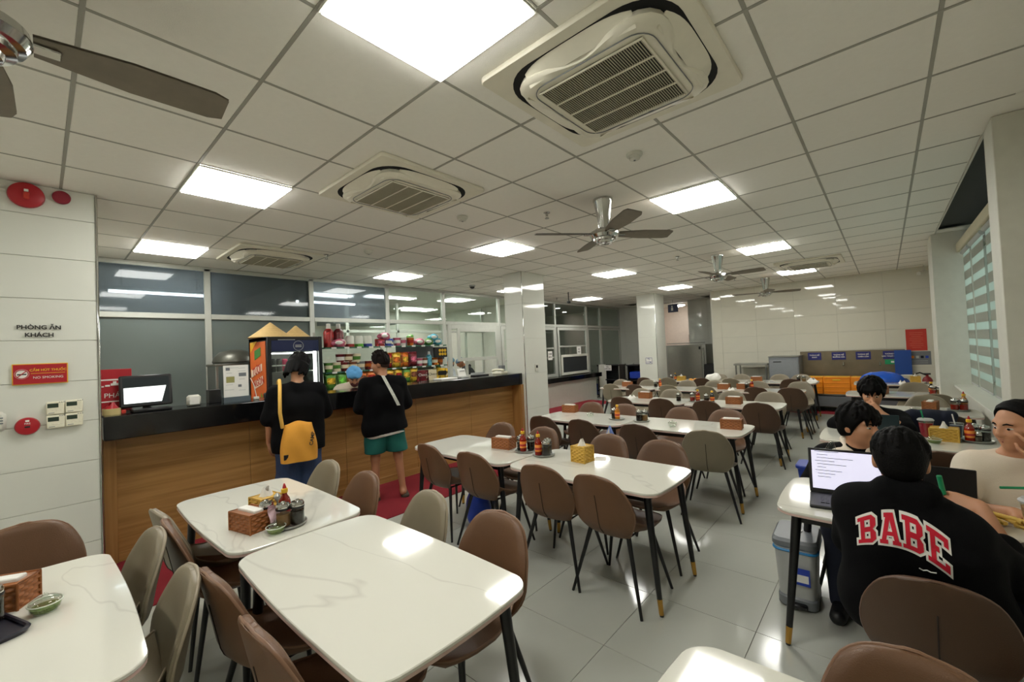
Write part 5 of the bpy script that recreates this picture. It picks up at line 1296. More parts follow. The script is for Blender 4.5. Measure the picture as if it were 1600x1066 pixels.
for x, y, m, l, nm in ((12.35, 7.5, M_blue, 'blue crate on the floor behind the glass doors', 'storage_crate'), (9.6, 7.7, M_poster, 'reddish tray of food behind the left hatch', 'food_tray')):
    t = thing(nm, l, nm.split('_')[1], (x, y, 0 if m is M_blue else .84)); hh = .35 if m is M_blue else .06
    for a, b, c, d in ((0, .25, .5, .02), (0, -.25, .5, .02), (.25, 0, .02, .5), (-.25, 0, .02, .5)): MB().box((a, b, hh / 2), (c, d, hh), .004).obj('side', m, t)
    MB().box((0, 0, .01), (.5, .5, .02)).obj('bottom', m, t)
t = thing('kitchen_table', 'steel serving table behind the hatches', 'table', (10.75, 7.8, 0)); MB().box((0, 0, .80), (3.4, .7, .06), .004).obj('top', M_steel, t)
for sx in (-1.6, 1.6):
    for sy in (-.3, .3): MB().tube([(sx, sy, 0), (sx, sy, .78)], .02, 8).obj('leg', M_steel, t)
t = thing('exhaust_hood', 'long dark exhaust hood seen through the top of the partition', 'hood', (5.45, 10.2, 2.438)); MB().prism([(-.8, -.45), (.9, -.45), (.9, .45), (-.8, .45)], 0, .12).obj('hood_lip', M_grey, t); MB().prism([(-.35, -.4), (.5, -.4), (.5, .4), (-.35, .4)], .12, .5).obj('hood_body', M_grey, t)
t = thing('wall_fan', 'small dark wall fan seen through the pay window', 'fan', (8.95, 10.9, 2.33)); ringp = [(.16 * math.cos(a), -.06, .16 * math.sin(a)) for a in np.linspace(0, 2 * PI, 24, endpoint=False)]
MB().tube(ringp, .03, 8, closed=True).obj('guard_ring', M_blk, t); MB().box((0, 0, 0), (.08, .12, .08), .01).obj('motor', M_blk, t); MB().box((0, .14, 0), (.05, .2, .05)).obj('bracket', M_blk, t)
MB().tube([(0, -.04, -.15), (-.2, .1, -.5), (-.7, .2, -1.0)], .008, 6).obj('cable', M_grey, t)
t = thing('steam_cooker', 'white cooker on the kitchen table behind the pay window', 'cooker', (7.55, 8.4, .9)); MB().box((0, 0, .25), (.4, .35, .5), .02).obj('casing', M_white, t); MB().lathe([(.05, 0), (.05, .01)], n=14).obj('dial', M_blk, t, (-.02, -.178, .35), (PI / 2, 0, 0)); MB().box((0, 0, -.45), (.5, .5, .88)).obj('stand', M_steel, t)
# ------------------------------------------------------------------ things on the left wall
YW = YL - .008
t = thing('fire_bell', 'big red fire bell at the top of the left tiled wall', 'bell', (-.045, YW, 2.845))
MB().lathe([(.085, 0), (.09, .012), (.085, .03), (.06, .042), (.012, .046)], n=32).obj('gong', M_red, t, None, (PI / 2, 0, 0)); MB().box((0, -.05, .025), (.022, .01, .018), .002).obj('label_patch', M_paper, t); MB().box((0, -.052, -.012), (.03, .012, .05), .008).obj('striker_cover', M_poster, t)
tag(MB().lathe([(.048, 0), (.048, .012), (.042, .018), (.01, .02)], n=28).obj('alarm_disc', mat('dark_alarm_red', (140, 28, 48), .5), None, (.125, YW, 2.872), (PI / 2, 0, 0)), 'smaller dark red disc right of the fire bell', 'alarm')
tag(MB().tube([(-1.4, YW, 2.905), (-.14, YW - .008, 2.888)], .008, 6).tube([(-1.4, YW, 2.88), (-.14, YW - .008, 2.862)], .008, 6).obj('conduit', M_white), 'twin white conduits running to the fire bell', 'conduit')
M_ink = mat('black_ink', (40, 38, 36), .7)
t = thing('wall_lettering', 'black wall lettering PHÒNG ĂN KHÁCH above the no smoking sign', 'lettering', (.005, YW - .001, 1.885))
put('lettering', text_me('PHÒNG ĂN', .040, M_ink, .0008, .0012), t, (0, 0, .028), TO_NEGY); put('lettering', text_me('KHÁCH', .040, M_ink, .0008, .0012), t, (.0, 0, -.026), TO_NEGY)
t = thing('no_smoking_sign', 'red no smoking sign with yellow border on the left wall', 'sign', (.008, YW - .003, 1.585))
MB().box((0, 0, 0), (.265, .006, .145), .001).obj('plate', M_yellow, t); MB().box((0, -.0036, 0), (.255, .002, .135)).obj('red_field', M_red, t)
MB().lathe([(.034, 0), (.034, .0012)], n=28).obj('pictogram_disc', M_paper, t, (-.088, -.0046, .002), (PI / 2, 0, 0))
MB().tube([(-.088 + .03 * math.cos(a), -.006, .002 + .03 * math.sin(a)) for a in np.linspace(0, 2 * PI, 24, endpoint=False)], .003, 5, closed=True).tube([(-.109, -.006, -.019), (-.067, -.006, .023)], .003, 5).obj('prohibition_ring', M_red, t)
MB().box((-.088, -.0062, .0), (.042, .001, .008)).obj('cigarette', M_ink, t)
put('lettering', text_me('CẤM HÚT THUỐC', .0215, M_yellow, .0006, .0004), t, (.036, -.005, .026), TO_NEGY); put('lettering', text_me('NO SMOKING', .023, M_paper, .0006), t, (.036, -.005, -.026), TO_NEGY); MB().box((.036, -.005, .004), (.165, .001, .003)).obj('rule_line', M_yellow, t)
for k, (x, z, l) in enumerate(((.075, 1.335, 'upper left wall thermostat of the group of four'), (.168, 1.338, 'upper right wall thermostat of the group of four'), (.076, 1.238, 'lower left wall thermostat of the group of four, beside the red call point'), (.168, 1.241, 'lower right wall thermostat of the group of four'))):
    t = thing('wall_thermostat', l, 'thermostat', (x, YW, z), 0, 'wall thermostats')
    MB().box((0, -.010, 0), (.090, .020, .092), .005).obj('casing', M_ivory, t); MB().box((-.012, -.0205, .018), (.054, .002, .030), .001).obj('display', M_lcd, t)
    for q in range(4): MB().box((-.03 + .02 * q, -.0205, -.016), (.011, .002, .006), .001).obj('button', M_cream, t)
    for q in range(3): MB().box((.020 + .011 * q, -.0205, .040), (.007, .002, .005)).obj('indicator', M_grey, t)
    MB().box((-.02, -.0205, -.034), (.03, .001, .004)).obj('printed_line', M_grey, t)
t = thing('fire_call_point', 'round red fire call point left of the four thermostats', 'alarm', (-.058, YW, 1.226)); MB().lathe([(.058, 0), (.060, .010), (.055, .022), (.03, .026)], n=32).obj('casing', M_red, t, None, (PI / 2, 0, 0))
MB().box((0, -.026, -.004), (.026, .004, .013), .002).obj('button', M_blk, t); put('lettering', text_me('FIRE', .016, M_paper, .0006), t, (0, -.0272, .018), TO_NEGY); MB().box((0, -.0262, .037), (.018, .002, .012)).obj('label_patch', M_paper, t)
t = thing('alarm_sounder', 'white wall device cut off at the left picture edge', 'device', (-.195, YW, 1.275)); MB().box((0, -.02, 0), (.09, .04, .13), .02).obj('casing', M_white, t)
for k in range(3): MB().box((.02, -.041, .025 - .018 * k), (.022, .003, .009), .001).obj('slot', M_grey, t)
# column fittings
t = thing('wall_switch', 'white card switch with black window on the near tiled column', 'switch', (5.73, 4.548, 1.27)); MB().box((0, -.006, .02), (.085, .012, .13), .004).obj('plate', M_white, t); MB().box((.0, -.0125, .04), (.05, .002, .045)).obj('window', M_blk, t); MB().box((0, -.0125, -.025), (.012, .003, .012), .001).obj('button', M_ltgrey, t)
def paper_sign(x, y, z, w, h, lines, label, rot, m=M_paper, tm=None, sz=.05, nm='paper_sign', off=None):
    t = thing(nm, label, 'sign', (x, y, z)); t.rotation_euler = (0, 0, -PI / 2 if rot == 'x' else 0)
    MB().box((0, -.002, 0), (w, .004, h), .001).obj('sheet', m, t)
    n = len(lines)
    for k, s in enumerate(lines): put('lettering', text_me(s, sz, tm or M_ink, .0006, .001), t, (0, -.0045, ((n - 1) / 2 - k) * sz * 1.35), TO_NEGY)
    return t
s = paper_sign(10.648, 4.675, 1.18, .19, .17, ['TỦ', 'CƠM'], 'white notice with blue border on the far tiled column', 'x', tm=mat('navy_ink', (40, 46, 120), .6), sz=.058)
frame_bars(MB(), -.09, .09, -.08, .08, .010, -.006, -.0045).obj('border', mat('navy_ink', 'ffffff'), s)
t = thing('exit_sign', 'dark blue toilet sign hanging in the corridor opening behind the far column', 'sign', (12.9, 4.82, 2.68)); t.rotation_euler = (0, 0, -PI / 2)
MB().box((0, 0, 0), (.30, .03, .24), .004).obj('panel', mat('navy_sign', (24, 30, 70), .4), t); MB().tube([(0, 0, .12), (0, 0, .26)], .008, 6).obj('hanger', M_steel, t); MB().lathe([(.022, 0), (.022, .002)], n=14).obj('pictogram_head', M_paper, t, (-.02, -.017, .06), (PI / 2, 0, 0)); MB().box((-.02, -.017, -.02), (.06, .002, .10), .001).obj('pictogram_body', M_paper, t)
tag(MB().box((0, 0, 0), (.3, .05, .3), .004).obj('noticeboard', mat('brown_board', (108, 50, 36), .6), None, (15.5, 5.2, 1.75)), 'small brown board on the corridor wall behind the steel cabinet', 'board')
paper_sign(9.35, YP - .075, 1.42, .20, .24, ['CƠM', 'MÓN'], 'white notice taped to the left serving hatch', 'y', sz=.06); paper_sign(10.75, YP - .115, 1.52, .22, .24, ['MÌ', 'PHỞ'], 'white notice taped above the dark hatch screen', 'y', sz=.06)
# ------------------------------------------------------------------ far wall: tray return, signs, crates
t = thing('tray_return_counter', 'stainless tray return counter with splashback along the far wall', 'counter', (11.5, .62, 0))
MB().box((.36, 0, 1.0), (.03, 1.80, .56), .003).obj('splashback', mat('stained_steel', (128, 118, 98), .35, metal=.7, var=.25, scale=5), t); MB().box((.0, 0, .36), (.70, 1.80, .05), .004).obj('lower_deck', M_steel, t)
MB().box((-.34, 0, .24), (.02, 1.8, .24)).obj('apron', M_grey, t)
for sx in (-.3, .3):
    for sy in (-.85, 0, .85): MB().tube([(sx, sy, 0), (sx, sy, .34)], .02, 8).obj('leg', M_steel, t)
for k, y in enumerate((.72, .12)): MB().tube([(.33, y - .62, 1.02), (.20, y - .62, 1.02), (.14, y - .62, .96)], .016, 8).obj('tap', M_chrome, t)
M_navysign = mat('blue_sign', (34, 38, 112), .4)
for k, (y, ls) in enumerate(((1.245, ['THÙNG ĐỂ', 'KHAY']), (.805, ['THÙNG ĐỂ', 'MUỖNG NĨA']), (.385, ['THÙNG ĐỂ', 'CHÉN LỚN']), (-.06, ['THÙNG ĐỂ', 'RÁC THỰC PHẨM'])), 1):
    w = .25
    paper_sign(11.838, y, 1.165, w, .17, ls, 'dark blue sign with white lettering on the steel splashback, %s from the left' % ORD[k], 'x', M_navysign, M_paper, .036, 'blue_sign')
t = paper_sign(11.838, -.06, 1.02, .20, .10, [], 'small green sign under the last dark blue sign', 'x', mat('bright_green', (20, 150, 96), .5), nm='green_sign'); MB().box((.02, -.005, 0), (.05, .001, .04)).obj('white_symbol', M_paper, t)
tag(MB().box((0, 0, 0), (.02, .26, .52), .003).obj('blue_sheet', mat('blue_sheet', (28, 72, 150), .4), None, (11.825, -.24, 1.0)), 'blue sheet panel at the right end of the splashback', 'panel')
def crate(x, y, z, l):
    t = thing('storage_crate', l, 'crate', (x, y, z), 0, 'orange crates on the tray return'); w, d, h = .44, .36, .36
    for a, b, c, e in ((0, w / 2, d, .014), (0, -w / 2, d, .014), (d / 2, 0, .014, w), (-d / 2, 0, .014, w)): MB().box((a, b, h / 2), (c, e, h), .004).obj('side', M_orange, t)
    MB().box((0, 0, .008), (d, w, .014)).obj('bottom', M_orange, t)
    for zz in (.06, .15, .24, .345): MB().box((-d / 2 - .008, 0, zz), (.014, w, .018), .003).obj('rib', M_orange, t)
    MB().box((-d / 2 - .012, 0, .30), (.016, .13, .03), .004).obj('hand_grip', M_yellow, t)
    MB().box((0, 0, .352), (d + .01, w + .01, .014), .004).obj('lid', M_yellow, t)
for y, l in ((1.28, 'leftmost orange crate on the steel tray return'), (.82, 'middle orange crate, fully visible on the tray return'), (.36, 'right orange crate on the tray return, behind the man covering his mouth')): crate(11.32, y, .386, l)
sp = Sdf(.05).e((0, 0, .02), (.24, .30, .17)).e((.0, -.12, .0), (.2, .24, .12)).e((0, .14, .02), (.18, .2, .13)).cut((0, 0, 0), (0, 0, -1))
tag(put('blue_cover', sp.mesh('blue_cover', mat('blue_plastic_sheet', (24, 84, 190), .25), .014, .006, 26), None, (10.42, .08, .725)), 'blue plastic bundle on the farthest window table', 'bundle')
t = thing('steel_cupboard', 'grey steel cupboard left of the tray return at the far wall', 'cupboard', (11.5, 1.76, 0)); MB().box((0, 0, .60), (.6, .58, 1.18), .008).obj('body', M_grey, t); MB().box((-.305, 0, .66), (.015, .54, .94), .004).obj('door', mat('grey_door', (130, 134, 138), .35), t); MB().box((-.316, .12, 1.08), (.012, .16, .018), .004).obj('handle', M_blk, t); MB().box((0, 0, 1.195), (.62, .60, .02), .004).obj('top', M_steel, t)
t = thing('steel_side_table', 'low steel table against the far wall left of the grey cupboard', 'table', (11.55, 2.46, 0)); MB().box((0, 0, 1.02), (.5, .72, .04), .004).obj('top', M_steel, t); MB().box((.1, 0, .5), (.3, .7, .03)).obj('shelf', M_steel, t)
for sx in (-.2, .2):
    for sy in (-.32, .32): MB().tube([(sx, sy, 0), (sx, sy, 1.0)], .018, 8).obj('leg', M_steel, t)
t = paper_sign(11.898, -.46, 1.46, .31, .44, [], 'red poster on the far tiled wall', 'x', M_poster, nm='red_poster')
for k in range(9): MB().box((0, -.0045, .15 - .038 * k), (.20 - .06 * (k % 3 == 2), .001, .006)).obj('printed_line', mat('faded_print', (214, 120, 90), .6), t)
t = paper_sign(11.898, -.46, 1.09, .40, .27, [], 'grey notice plate under the red poster', 'x', M_grey, nm='grey_plaque')
for k in range(5): MB().box((-.14 + .07 * k, -.0045, .02), (.045, .001, .05)).obj('printed_picture', (M_poster, M_orange, M_ltgrey, M_navy, M_blue)[k], t)
for k in range(2): MB().box((0, -.0045, -.06 - .04 * k), (.3, .001, .008)).obj('printed_line', M_ltgrey, t)
t = thing('hose_reel', 'red fire extinguisher with black hose by the far window corner', 'extinguisher', (11.2, -.55, .44)); MB().lathe([(.07, 0), (.075, .01), (.075, .26), (.05, .31), (.02, .33), (.02, .36)], n=18).obj('cylinder', mat('dark_extinguisher_red', (126, 26, 30), .4), t); MB().tube([(0, 0, .35), (-.02, .10, .40), (-.02, .20, .36), (0, .22, .28), (0, .12, .24)], .014, 8).obj('hose', M_blk, t); MB().box((0, 0, .375), (.05, .1, .03), .006).obj('valve', M_blk, t); MB().lathe([(.10, -.44), (.10, -.42), (.03, -.41), (.03, 0)], n=16).obj('stand', M_grey, t)
# tall steel cabinet and trolley by the far column
t = thing('steel_cabinet', 'big stainless steel cabinet standing right of the far column', 'cabinet', (12.65, 4.32, 0)); MB().box((0, 0, .79), (.6, 1.12, 1.52), .008).obj('body', M_steel, t); MB().box((-.31, .04, .80), (.016, .96, 1.44), .006).obj('door', mat('cabinet_door', (150, 148, 140), .3, metal=.8), t); MB().box((-.33, -.40, 1.45), (.02, .05, .08), .005).obj('latch', M_blk, t); MB().box((-.33, -.50, .8), (.03, .03, 1.3), .006).obj('handle', M_chrome, t)
for sx in (-.25, .25):
    for sy in (-.5, .5): MB().tube([(sx, sy, 0), (sx, sy, .05)], .025, 8).obj('foot', M_blk, t)
MB().tube([(-.28, -.54, 1.6), (-.28, .54, 1.6)], .012, 8).obj('top_rail', M_steel, t)
tag(MB().box((0, 0, .5), (.4, .34, 1.0), .01).obj('black_bin', M_blkplastic, None, (12.4, 3.62, 0)), 'dark box standing between the steel cabinet and the far wall corner', 'bin')
def trolley(x, y, l, w=.75):
    t = thing('service_trolley', l, 'trolley', (x, y, .0))
    for sx in (-.22, .22):
        for sy in (-w / 2, w / 2): MB().tube([(sx, sy, .10), (sx, sy, 1.05)], .016, 8).obj('post', M_steel, t); MB().lathe([(.045, -.02), (.045, .02)], n=14).obj('wheel', M_blk, t, (sx, sy, .045), (PI / 2, 0, 0))
    for s in (-1, 1): MB().box((0, s * (w / 2 - .02), .58), (.46, .015, .8), .002).obj('side_panel', M_blkplastic, t)
    MB().box((.2, 0, .58), (.015, w - .06, .8), .002).obj('rear_panel', mat('trolley_grey', (52, 56, 58), .4), t)
    for z in (.2, .55, 1.0): MB().box((0, 0, z), (.5, w + .04, .035), .006).obj('shelf', M_blkplastic, t)
    return t
t = trolley(12.2, 6.62, 'dark service trolley with a white notice before the recessed wall'); MB().box((-.262, 0, .93), (.004, .28, .17)).obj('notice', M_paper, t); put('lettering', text_me('TÔ', .06, M_ink, .0006, .001), t, (-.2655, 0, .955), TO_NEGX); put('lettering', text_me('CHÉN DĨA', .045, M_ink, .0006, .001), t, (-.2655, 0, .895), TO_NEGX)
t = trolley(12.1, 5.62, 'second dark trolley with a blue basin, left of the far column', .6); MB().box((0, 0, .70), (.42, .5, .22), .03).obj('basin', M_blue, t)
tag(MB().box((0, 0, .52), (.03, .24, 1.04), .004).obj('white_board', M_white, None, (11.9, 6.78, 0), (0, 0, .9)), 'white board leaning beside the glass door', 'board')
# ------------------------------------------------------------------ bins and bags on the floor
t = thing('pedal_bin', 'grey pedal bin with light grey body beside the laptop table', 'bin', (3.10, .47, 0), 0.04)
def tap(z0, z1, w0, d0, w1, d1):
    def f(u, v): 
        o = rrect(w0 + (w1 - w0) * v, d0 + (d1 - d0) * v, .04, 5); p = o[int(round(u * len(o))) % len(o)]; return (p[0], p[1], z0 + (z1 - z0) * v)
    return f
NO = len(rrect(1, 1, .04, 5))
MB().grid(tap(.06, .36, .27, .185, .31, .215), NO, 6, True).obj('body', M_ltgrey, t); MB().prism(rrect(.29, .20, .045, 5), 0, .07, None, .012).obj('base', M_grey, t)
MB().prism(rrect(.33, .235, .05, 5), .352, .41, None, .016).obj('lid', M_grey, t); MB().tube([(p[0], p[1], .342) for p in rrect(.312, .218, .04, 5)], .008, 6, closed=True).obj('liner_edge', mat('liner_blue', (40, 130, 190), .3), t)
MB().box((-.15, 0, .03), (.05, .10, .025), .006).obj('pedal', M_blk, t); MB().lathe([(.03, .408), (.028, .416), (.01, .418)], n=18).obj('lid_emblem', M_paper, t, (0, -.0, 0))
lb = MB().box((-.1465, -.02, .215), (.002, .10, .10)).obj('sticker', M_blue, t, None, (0, math.radians(-3.8), 0)); MB().box((-.148, -.02, .205), (.001, .085, .045)).obj('sticker_field', M_paper, lb)
t = thing('blue_bin', 'small blue plastic bin on the floor behind the laptop table', 'bin', (5.15, .60, 0)); MB().grid(tap(.0, .30, .20, .2, .26, .26), NO, 5, True).prism(rrect(.19, .19, .04, 5), 0, .01).obj('body', M_blue, t); MB().prism(rrect(.29, .29, .05, 5), .295, .335, None, .01).obj('lid', M_blue, t); MB().box((-.10, -.08, .338), (.05, .07, .004)).obj('label_patch', M_paper, t)
t = thing('blue_bag', 'blue bag on the floor under the counter-side table of the second row', 'bag', (2.62, 2.82, 0)); put('bag_body', Sdf(.04).e((0, 0, .20), (.12, .10, .20)).e((.02, .05, .33), (.06, .05, .10)).cut((0, 0, 0.001), (0, 0, -1)).mesh('bag_body', M_blue, .012, .005, 40), t); MB().tube([(0, -.04, .38), (0, -.03, .46), (0, .04, .47), (0, .06, .40)], .008, 6).obj('handle', M_blue, t)
t = thing('hanging_bag', 'blue and white pointed bag hung behind a second row chair back', 'bag', (3.475, 1.93, 0)); MB().prism([(-.06, .50), (.06, .50), (.055, .76), (.004, .875), (-.05, .76)], -.014, .014, None, .004).obj('bag_body', mat('blue_white_wrap', (120, 146, 214), .6), t, None, (PI / 2, 0, PI / 2)); MB().prism([(-.055, .55), (.0, .55), (.0, .86), (-.045, .76)], .0142, .0162).obj('white_panel', M_paper, t, None, (PI / 2, 0, -PI / 2))
# pale plastic carrier bag at the left end of the laptop table
t = thing('carrier_bag', 'clear plastic carrier bag with a green drink at the far corner of the laptop table', 'bag', (3.10, .27, .722)); put('bag_film', Sdf(.04).e((0, 0, .09), (.09, .08, .10)).e((.0, .0, .20), (.03, .025, .06)).cut((0, 0, .001), (0, 0, -1)).mesh('bag_film', glass_mat('bag_plastic', (.86, .90, .90), 1.5), .010, .006, 45), t); MB().lathe([(.03, .004), (.04, .11), (.0, .11)], n=16).obj('green_drink', mat('jade_drink', (40, 130, 110), .4), t)
# ------------------------------------------------------------------ people
def nz(v): v = np.array(v, float); return v / np.linalg.norm(v)
def frame(f, tilt=0.0):
    """head frame columns: forward, left, up"""
    f = nz(f); l = nz(np.cross((0, 0, 1), f)); u = np.cross(f, l)
    l2 = l * math.cos(tilt) + u * math.sin(tilt); u2 = np.cross(f, l2)
    return np.stack([f, l2, u2], 1)
def head_body(S, c, R, nb, s=1.0, nr=.050):
    c = np.array(c, float); P = lambda a, b, d: c + R @ (np.array((a, b, d), float) * s)
    S.e(P(-.012, 0, .022), np.array((.096, .077, .098)) * s, R, .02)
    S.e(P(.024, 0, -.045), np.array((.066, .060, .068)) * s, R, .03)
    S.c(P(.062, 0, -.092), P(.052, 0, -.088), .020 * s, .022 * s, .025)
    for t in (-1, 1):
        S.e(P(-.010, t * .082, -.006), np.array((.020, .010, .033)) * s, R, .005)
        S.e(P(.052, t * .036, -.022), np.array((.030, .024, .026)) * s, R, .02)
        S.c(P(.076, t * .012, .030), P(.066, t * .044, .032), .012 * s, .010 * s, .015)
        S.e(P(-.008, t * .077, -.008), np.array((.018, .009, .031)) * s, R, .006)
        S.e(P(-.004, t * .074, -.026), np.array((.010, .009, .012)) * s, R, .006)
        S.c(P(.092, t * .011, -.028), P(.088, t * .013, -.028), .009 * s, .008 * s, .008)
    S.c(P(.084, 0, .022), P(.104, 0, -.022), .0085 * s, .0115 * s, .012)
    S.c(P(.082, -.014, -.052), P(.082, .014, -.052), .008 * s, .008 * s, .012)
    S.c(nb, P(-.02, 0, -.055), nr * 1.12, nr, .03)
def face_parts(t, c, R, s=1.0, brow=M_hair, closed=False, lip=M_lip):
    c = np.array(c, float); P = lambda a, b, d: tuple(c + R @ (np.array((a, b, d), float) * s))
    Rm = Matrix([list(r) for r in R])
    for q in (-1, 1):
        MB().lathe([(.0, -.0048), (.008, -.0042), (.0135, -.0018), (.0145, 0), (.0135, .0018), (.008, .0042), (0, .0048)][::1], n=14).obj('eye', M_eye if not closed else M_skin, t, P(.077, q * .031, .005), (Rm @ Matrix.Rotation(math.radians(q * 18), 3, 'Z') @ Matrix.Rotation(PI / 2, 3, 'Y') @ Matrix.Diagonal((.55, 1.0, 1.0))).to_euler()).scale = (.40 * s, s, s)
        MB().lathe([(0, -.002), (.0062, -.0012), (.0062, .0012), (0, .002)], n=12).obj('iris', M_iris, t, P(.0815, q * .0305, .004), (Rm @ Matrix.Rotation(math.radians(q * 18), 3, 'Z') @ Matrix.Rotation(PI / 2, 3, 'Y')).to_euler()).scale = (.85 * s, s, s)
        MB().tube([P(.087, q * .014, .024), P(.086, q * .030, .030), P(.074, q * .048, .024)], [.0035 * s, .0042 * s, .002 * s], 6).obj('eyebrow', brow, t)
    MB().tube([P(.080, -.022, -.055), P(.0885, -.008, -.0505), P(.0885, .008, -.0505), P(.080, .022, -.055)], [.002 * s, .0045 * s, .0045 * s, .002 * s], 8).tube([P(.080, -.020, -.056), P(.087, 0, -.060), P(.080, .020, -.056)], [.002 * s, .006 * s, .002 * s], 8).obj('lips', lip, t)
def hand(S, w, d, n, size=1.0, curl=.5, side=1, spread=.16, curls=None):
    """palm + five bent fingers; w wrist, d pointing direction, n palm normal (the side the fingers curl to), side=+1 thumb on the +cross(n,d) side"""
    w = np.array(w, float); d = nz(d); n = np.array(n, float); n = nz(n - d * (n @ d)); a = np.cross(n, d) * side
    q = size
    for k in range(4):
        o = (-.030 + .020 * k) * q          # little finger .. index, towards the thumb side
        b0 = w + a * o * .55 + d * .012 * q; b1 = w + d * .082 * q * (1, 1.06, 1.08, 1.03)[k] + a * o
        S.c(b0, b1, .014 * q, .0112 * q, .014)
        L = (.058, .076, .084, .074)[k] * q; c = curls[k] if curls else curl
        dd = nz(d + a * (k - 1.5) * spread * .5); p = b1
        for j, f in enumerate((.46, .31, .23)):
            ang = c * (.55 + .35 * j) if j == 0 else c * (.9)
            dd = nz(dd * math.cos(ang) + n * math.sin(ang)); e = p + dd * L * f
            S.c(p, e, (.0098 - .0010 * j) * q, (.0090 - .0012 * j) * q, .003); p = e
    b = w + a * .022 * q + d * .020 * q; m = b + (a * .80 + d * .62 + n * .15) * .040 * q
    dt = nz(d * .8 + a * .42 + n * .5 * (curl + .2)); e1 = m + dt * .032 * q; e2 = e1 + nz(d * .9 + n * .6 * curl) * .026 * q
    S.c(b, m, .017 * q, .0125 * q, .012); S.c(m, e1, .0115 * q, .010 * q, .004); S.c(e1, e2, .0100 * q, .008 * q, .003)
def arm(S, sh, el, wr, g=1.0, k=.02):
    S.c(sh, el, .050 * g, .037 * g, k); S.c(el, wr, .038 * g, .026 * g, k)
def torso(S, pl, nb, sl, sr, hw=.105, d=1.0, r0=.0, k=.06, belly=.0):
    """pelvis centre pl, neck base nb, shoulder joints; r0 inflates (for clothes)"""
    pl, nb, sl, sr = (np.array(v, float) for v in (pl, nb, sl, sr)); l = nz(sl - sr)
    for t, s in ((1, sl), (-1, sr)):
        hip = pl + l * t * hw * .85; ch = (pl * .38 + nb * .62) + l * t * .085
        S.c(hip, ch, .098 * d + r0, .100 * d + r0, k); S.c(ch, s - l * t * .035 - np.array((0, 0, .025)), .098 * d + r0, .062 + r0, k)
        S.c(s - np.array((0, 0, .012)), nb - np.array((0, 0, .012)), .050 + r0, .048 + r0 * .8, .03)
def leg(S, hip, kn, an, toe=None, g=1.0, k=.03):
    S.c(hip, kn, .082 * g, .054 * g, k); S.c(kn, an, .054 * g, .036 * g, k)
    if toe is not None:
        an = np.array(an, float); toe = np.array(toe, float)
        S.c(an - (0, 0, .035), toe, .034, .026, .02); S.c(an + (toe - an) * -.22 - (0, 0, .03), an, .032, .036, .02)
def hair_cap(c, R, s=1.0, back=.0, low=-.05, fringe=0, m=M_hair, vol=.0, nm='hair', seed=0, parting=None, face=(.052, .040), h=.007, nape=True, locks=46):
    c = np.array(c, float); P = lambda a, b, d: c + R @ (np.array((a, b, d), float) * s); rnd = random.Random(seed)
    S = Sdf(.012)
    S.e(P(-.016, 0, .030), np.array((.104 + vol * .5, .087 + vol * .5, .100 + vol)) * s, R)
    if nape: S.e(P(-.055, 0, -.028), np.array((.055, .070, .062)) * s, R, .02)
    f, u = R[:, 0], R[:, 2]
    S.cut(P(face[0], 0, face[1]), f * .86 - u * .5)
    S.cut(P(0, 0, low), -u + f * .25)
    for k in range(locks):          # locks lying along the skull
        a = rnd.uniform(0, 2 * PI); t0 = rnd.uniform(.1, .9); L = rnd.uniform(.5, .9)
        if abs(((a + PI) % (2 * PI)) - PI) < .75 and t0 > .5: continue
        pts = []
        for q in range(3):
            th = t0 + L * q / 2
            if th > 1.75: break
            r = 1.015 + .02 * rnd.random()
            pts.append(P((-.016) + (.104 + vol * .5) * r * math.sin(th) * math.cos(a), (.087 + vol * .5) * r * math.sin(th) * math.sin(a), .030 + (.100 + vol) * r * math.cos(th)))
        for p0, p1 in zip(pts, pts[1:]): S.c(p0, p1, .010 * s, .006 * s, .006, True)
    for k in range(fringe):
        y = -.058 + .116 * k / max(1, fringe - 1) + rnd.uniform(-.008, .008); sw = rnd.uniform(-.012, .012)
        S.c(P(.060, y * .8, .098), P(.092 - abs(y) * .35, y, .066), .013 * s, .012 * s, .008, True)
        S.c(P(.092 - abs(y) * .35, y, .066), P(.096 - abs(y) * .42, y + sw, .026 + rnd.uniform(-.012, .012)), .012 * s, .005 * s, .006, True)
    return S
def person(label, loc, rz=0.0):
    return thing('person', label, 'person', loc, rz)

# --- woman at the counter: black T-shirt, jeans, mustard shoulder bag (seen from behind; looks down to her right)
t = person('person in a black T-shirt and jeans with a mustard shoulder bag, standing at the counter', (1.62, 4.18, 0), math.radians(78))
R = frame((.75, -.45, -.55), .05); hc = V3(.065, -.03, 1.535)
S = Sdf(.03); head_body(S, hc, R, (-.01, 0, 1.37), .98, .048); torso(S, (0, 0, .90), (-.01, 0, 1.37), (-.01, .165, 1.32), (-.01, -.165, 1.32), .10, .93)
arm(S, (-.01, .18, 1.31), (.02, .235, 1.04), (.14, .23, .84), .92); hand(S, (.14, .23, .84), (.35, -.05, -.9), (0, -1, 0), .95, .5, -1)
arm(S, (-.01, -.18, 1.31), (.06, -.245, 1.06), (.27, -.20, 1.14), .92); hand(S, (.27, -.20, 1.14), (.9, .1, .25), (0, .9, .3), .95, .9, 1)
for s in (1, -1): leg(S, (0, s * .085, .88), (.03, s * .09, .48), (-.02, s * .095, .08), (.14, s * .11, .03), .98)
put('body', S.mesh('body', M_skin, .0075), t)
S = Sdf(.03); torso(S, (-.005, 0, .88), (-.01, 0, 1.355), (-.01, .17, 1.32), (-.01, -.17, 1.32), .125, 1.05, .022, .08)
S.c((-.01, .185, 1.30), (.015, .235, 1.08), .072, .074); S.c((-.01, -.185, 1.30), (.05, -.245, 1.09), .072, .076); S.c((.0, 0, .78), (0, 0, 1.0), .16, .14, .08); S.c((0, .09, .76), (0, -.09, .76), .12, .12, .08)
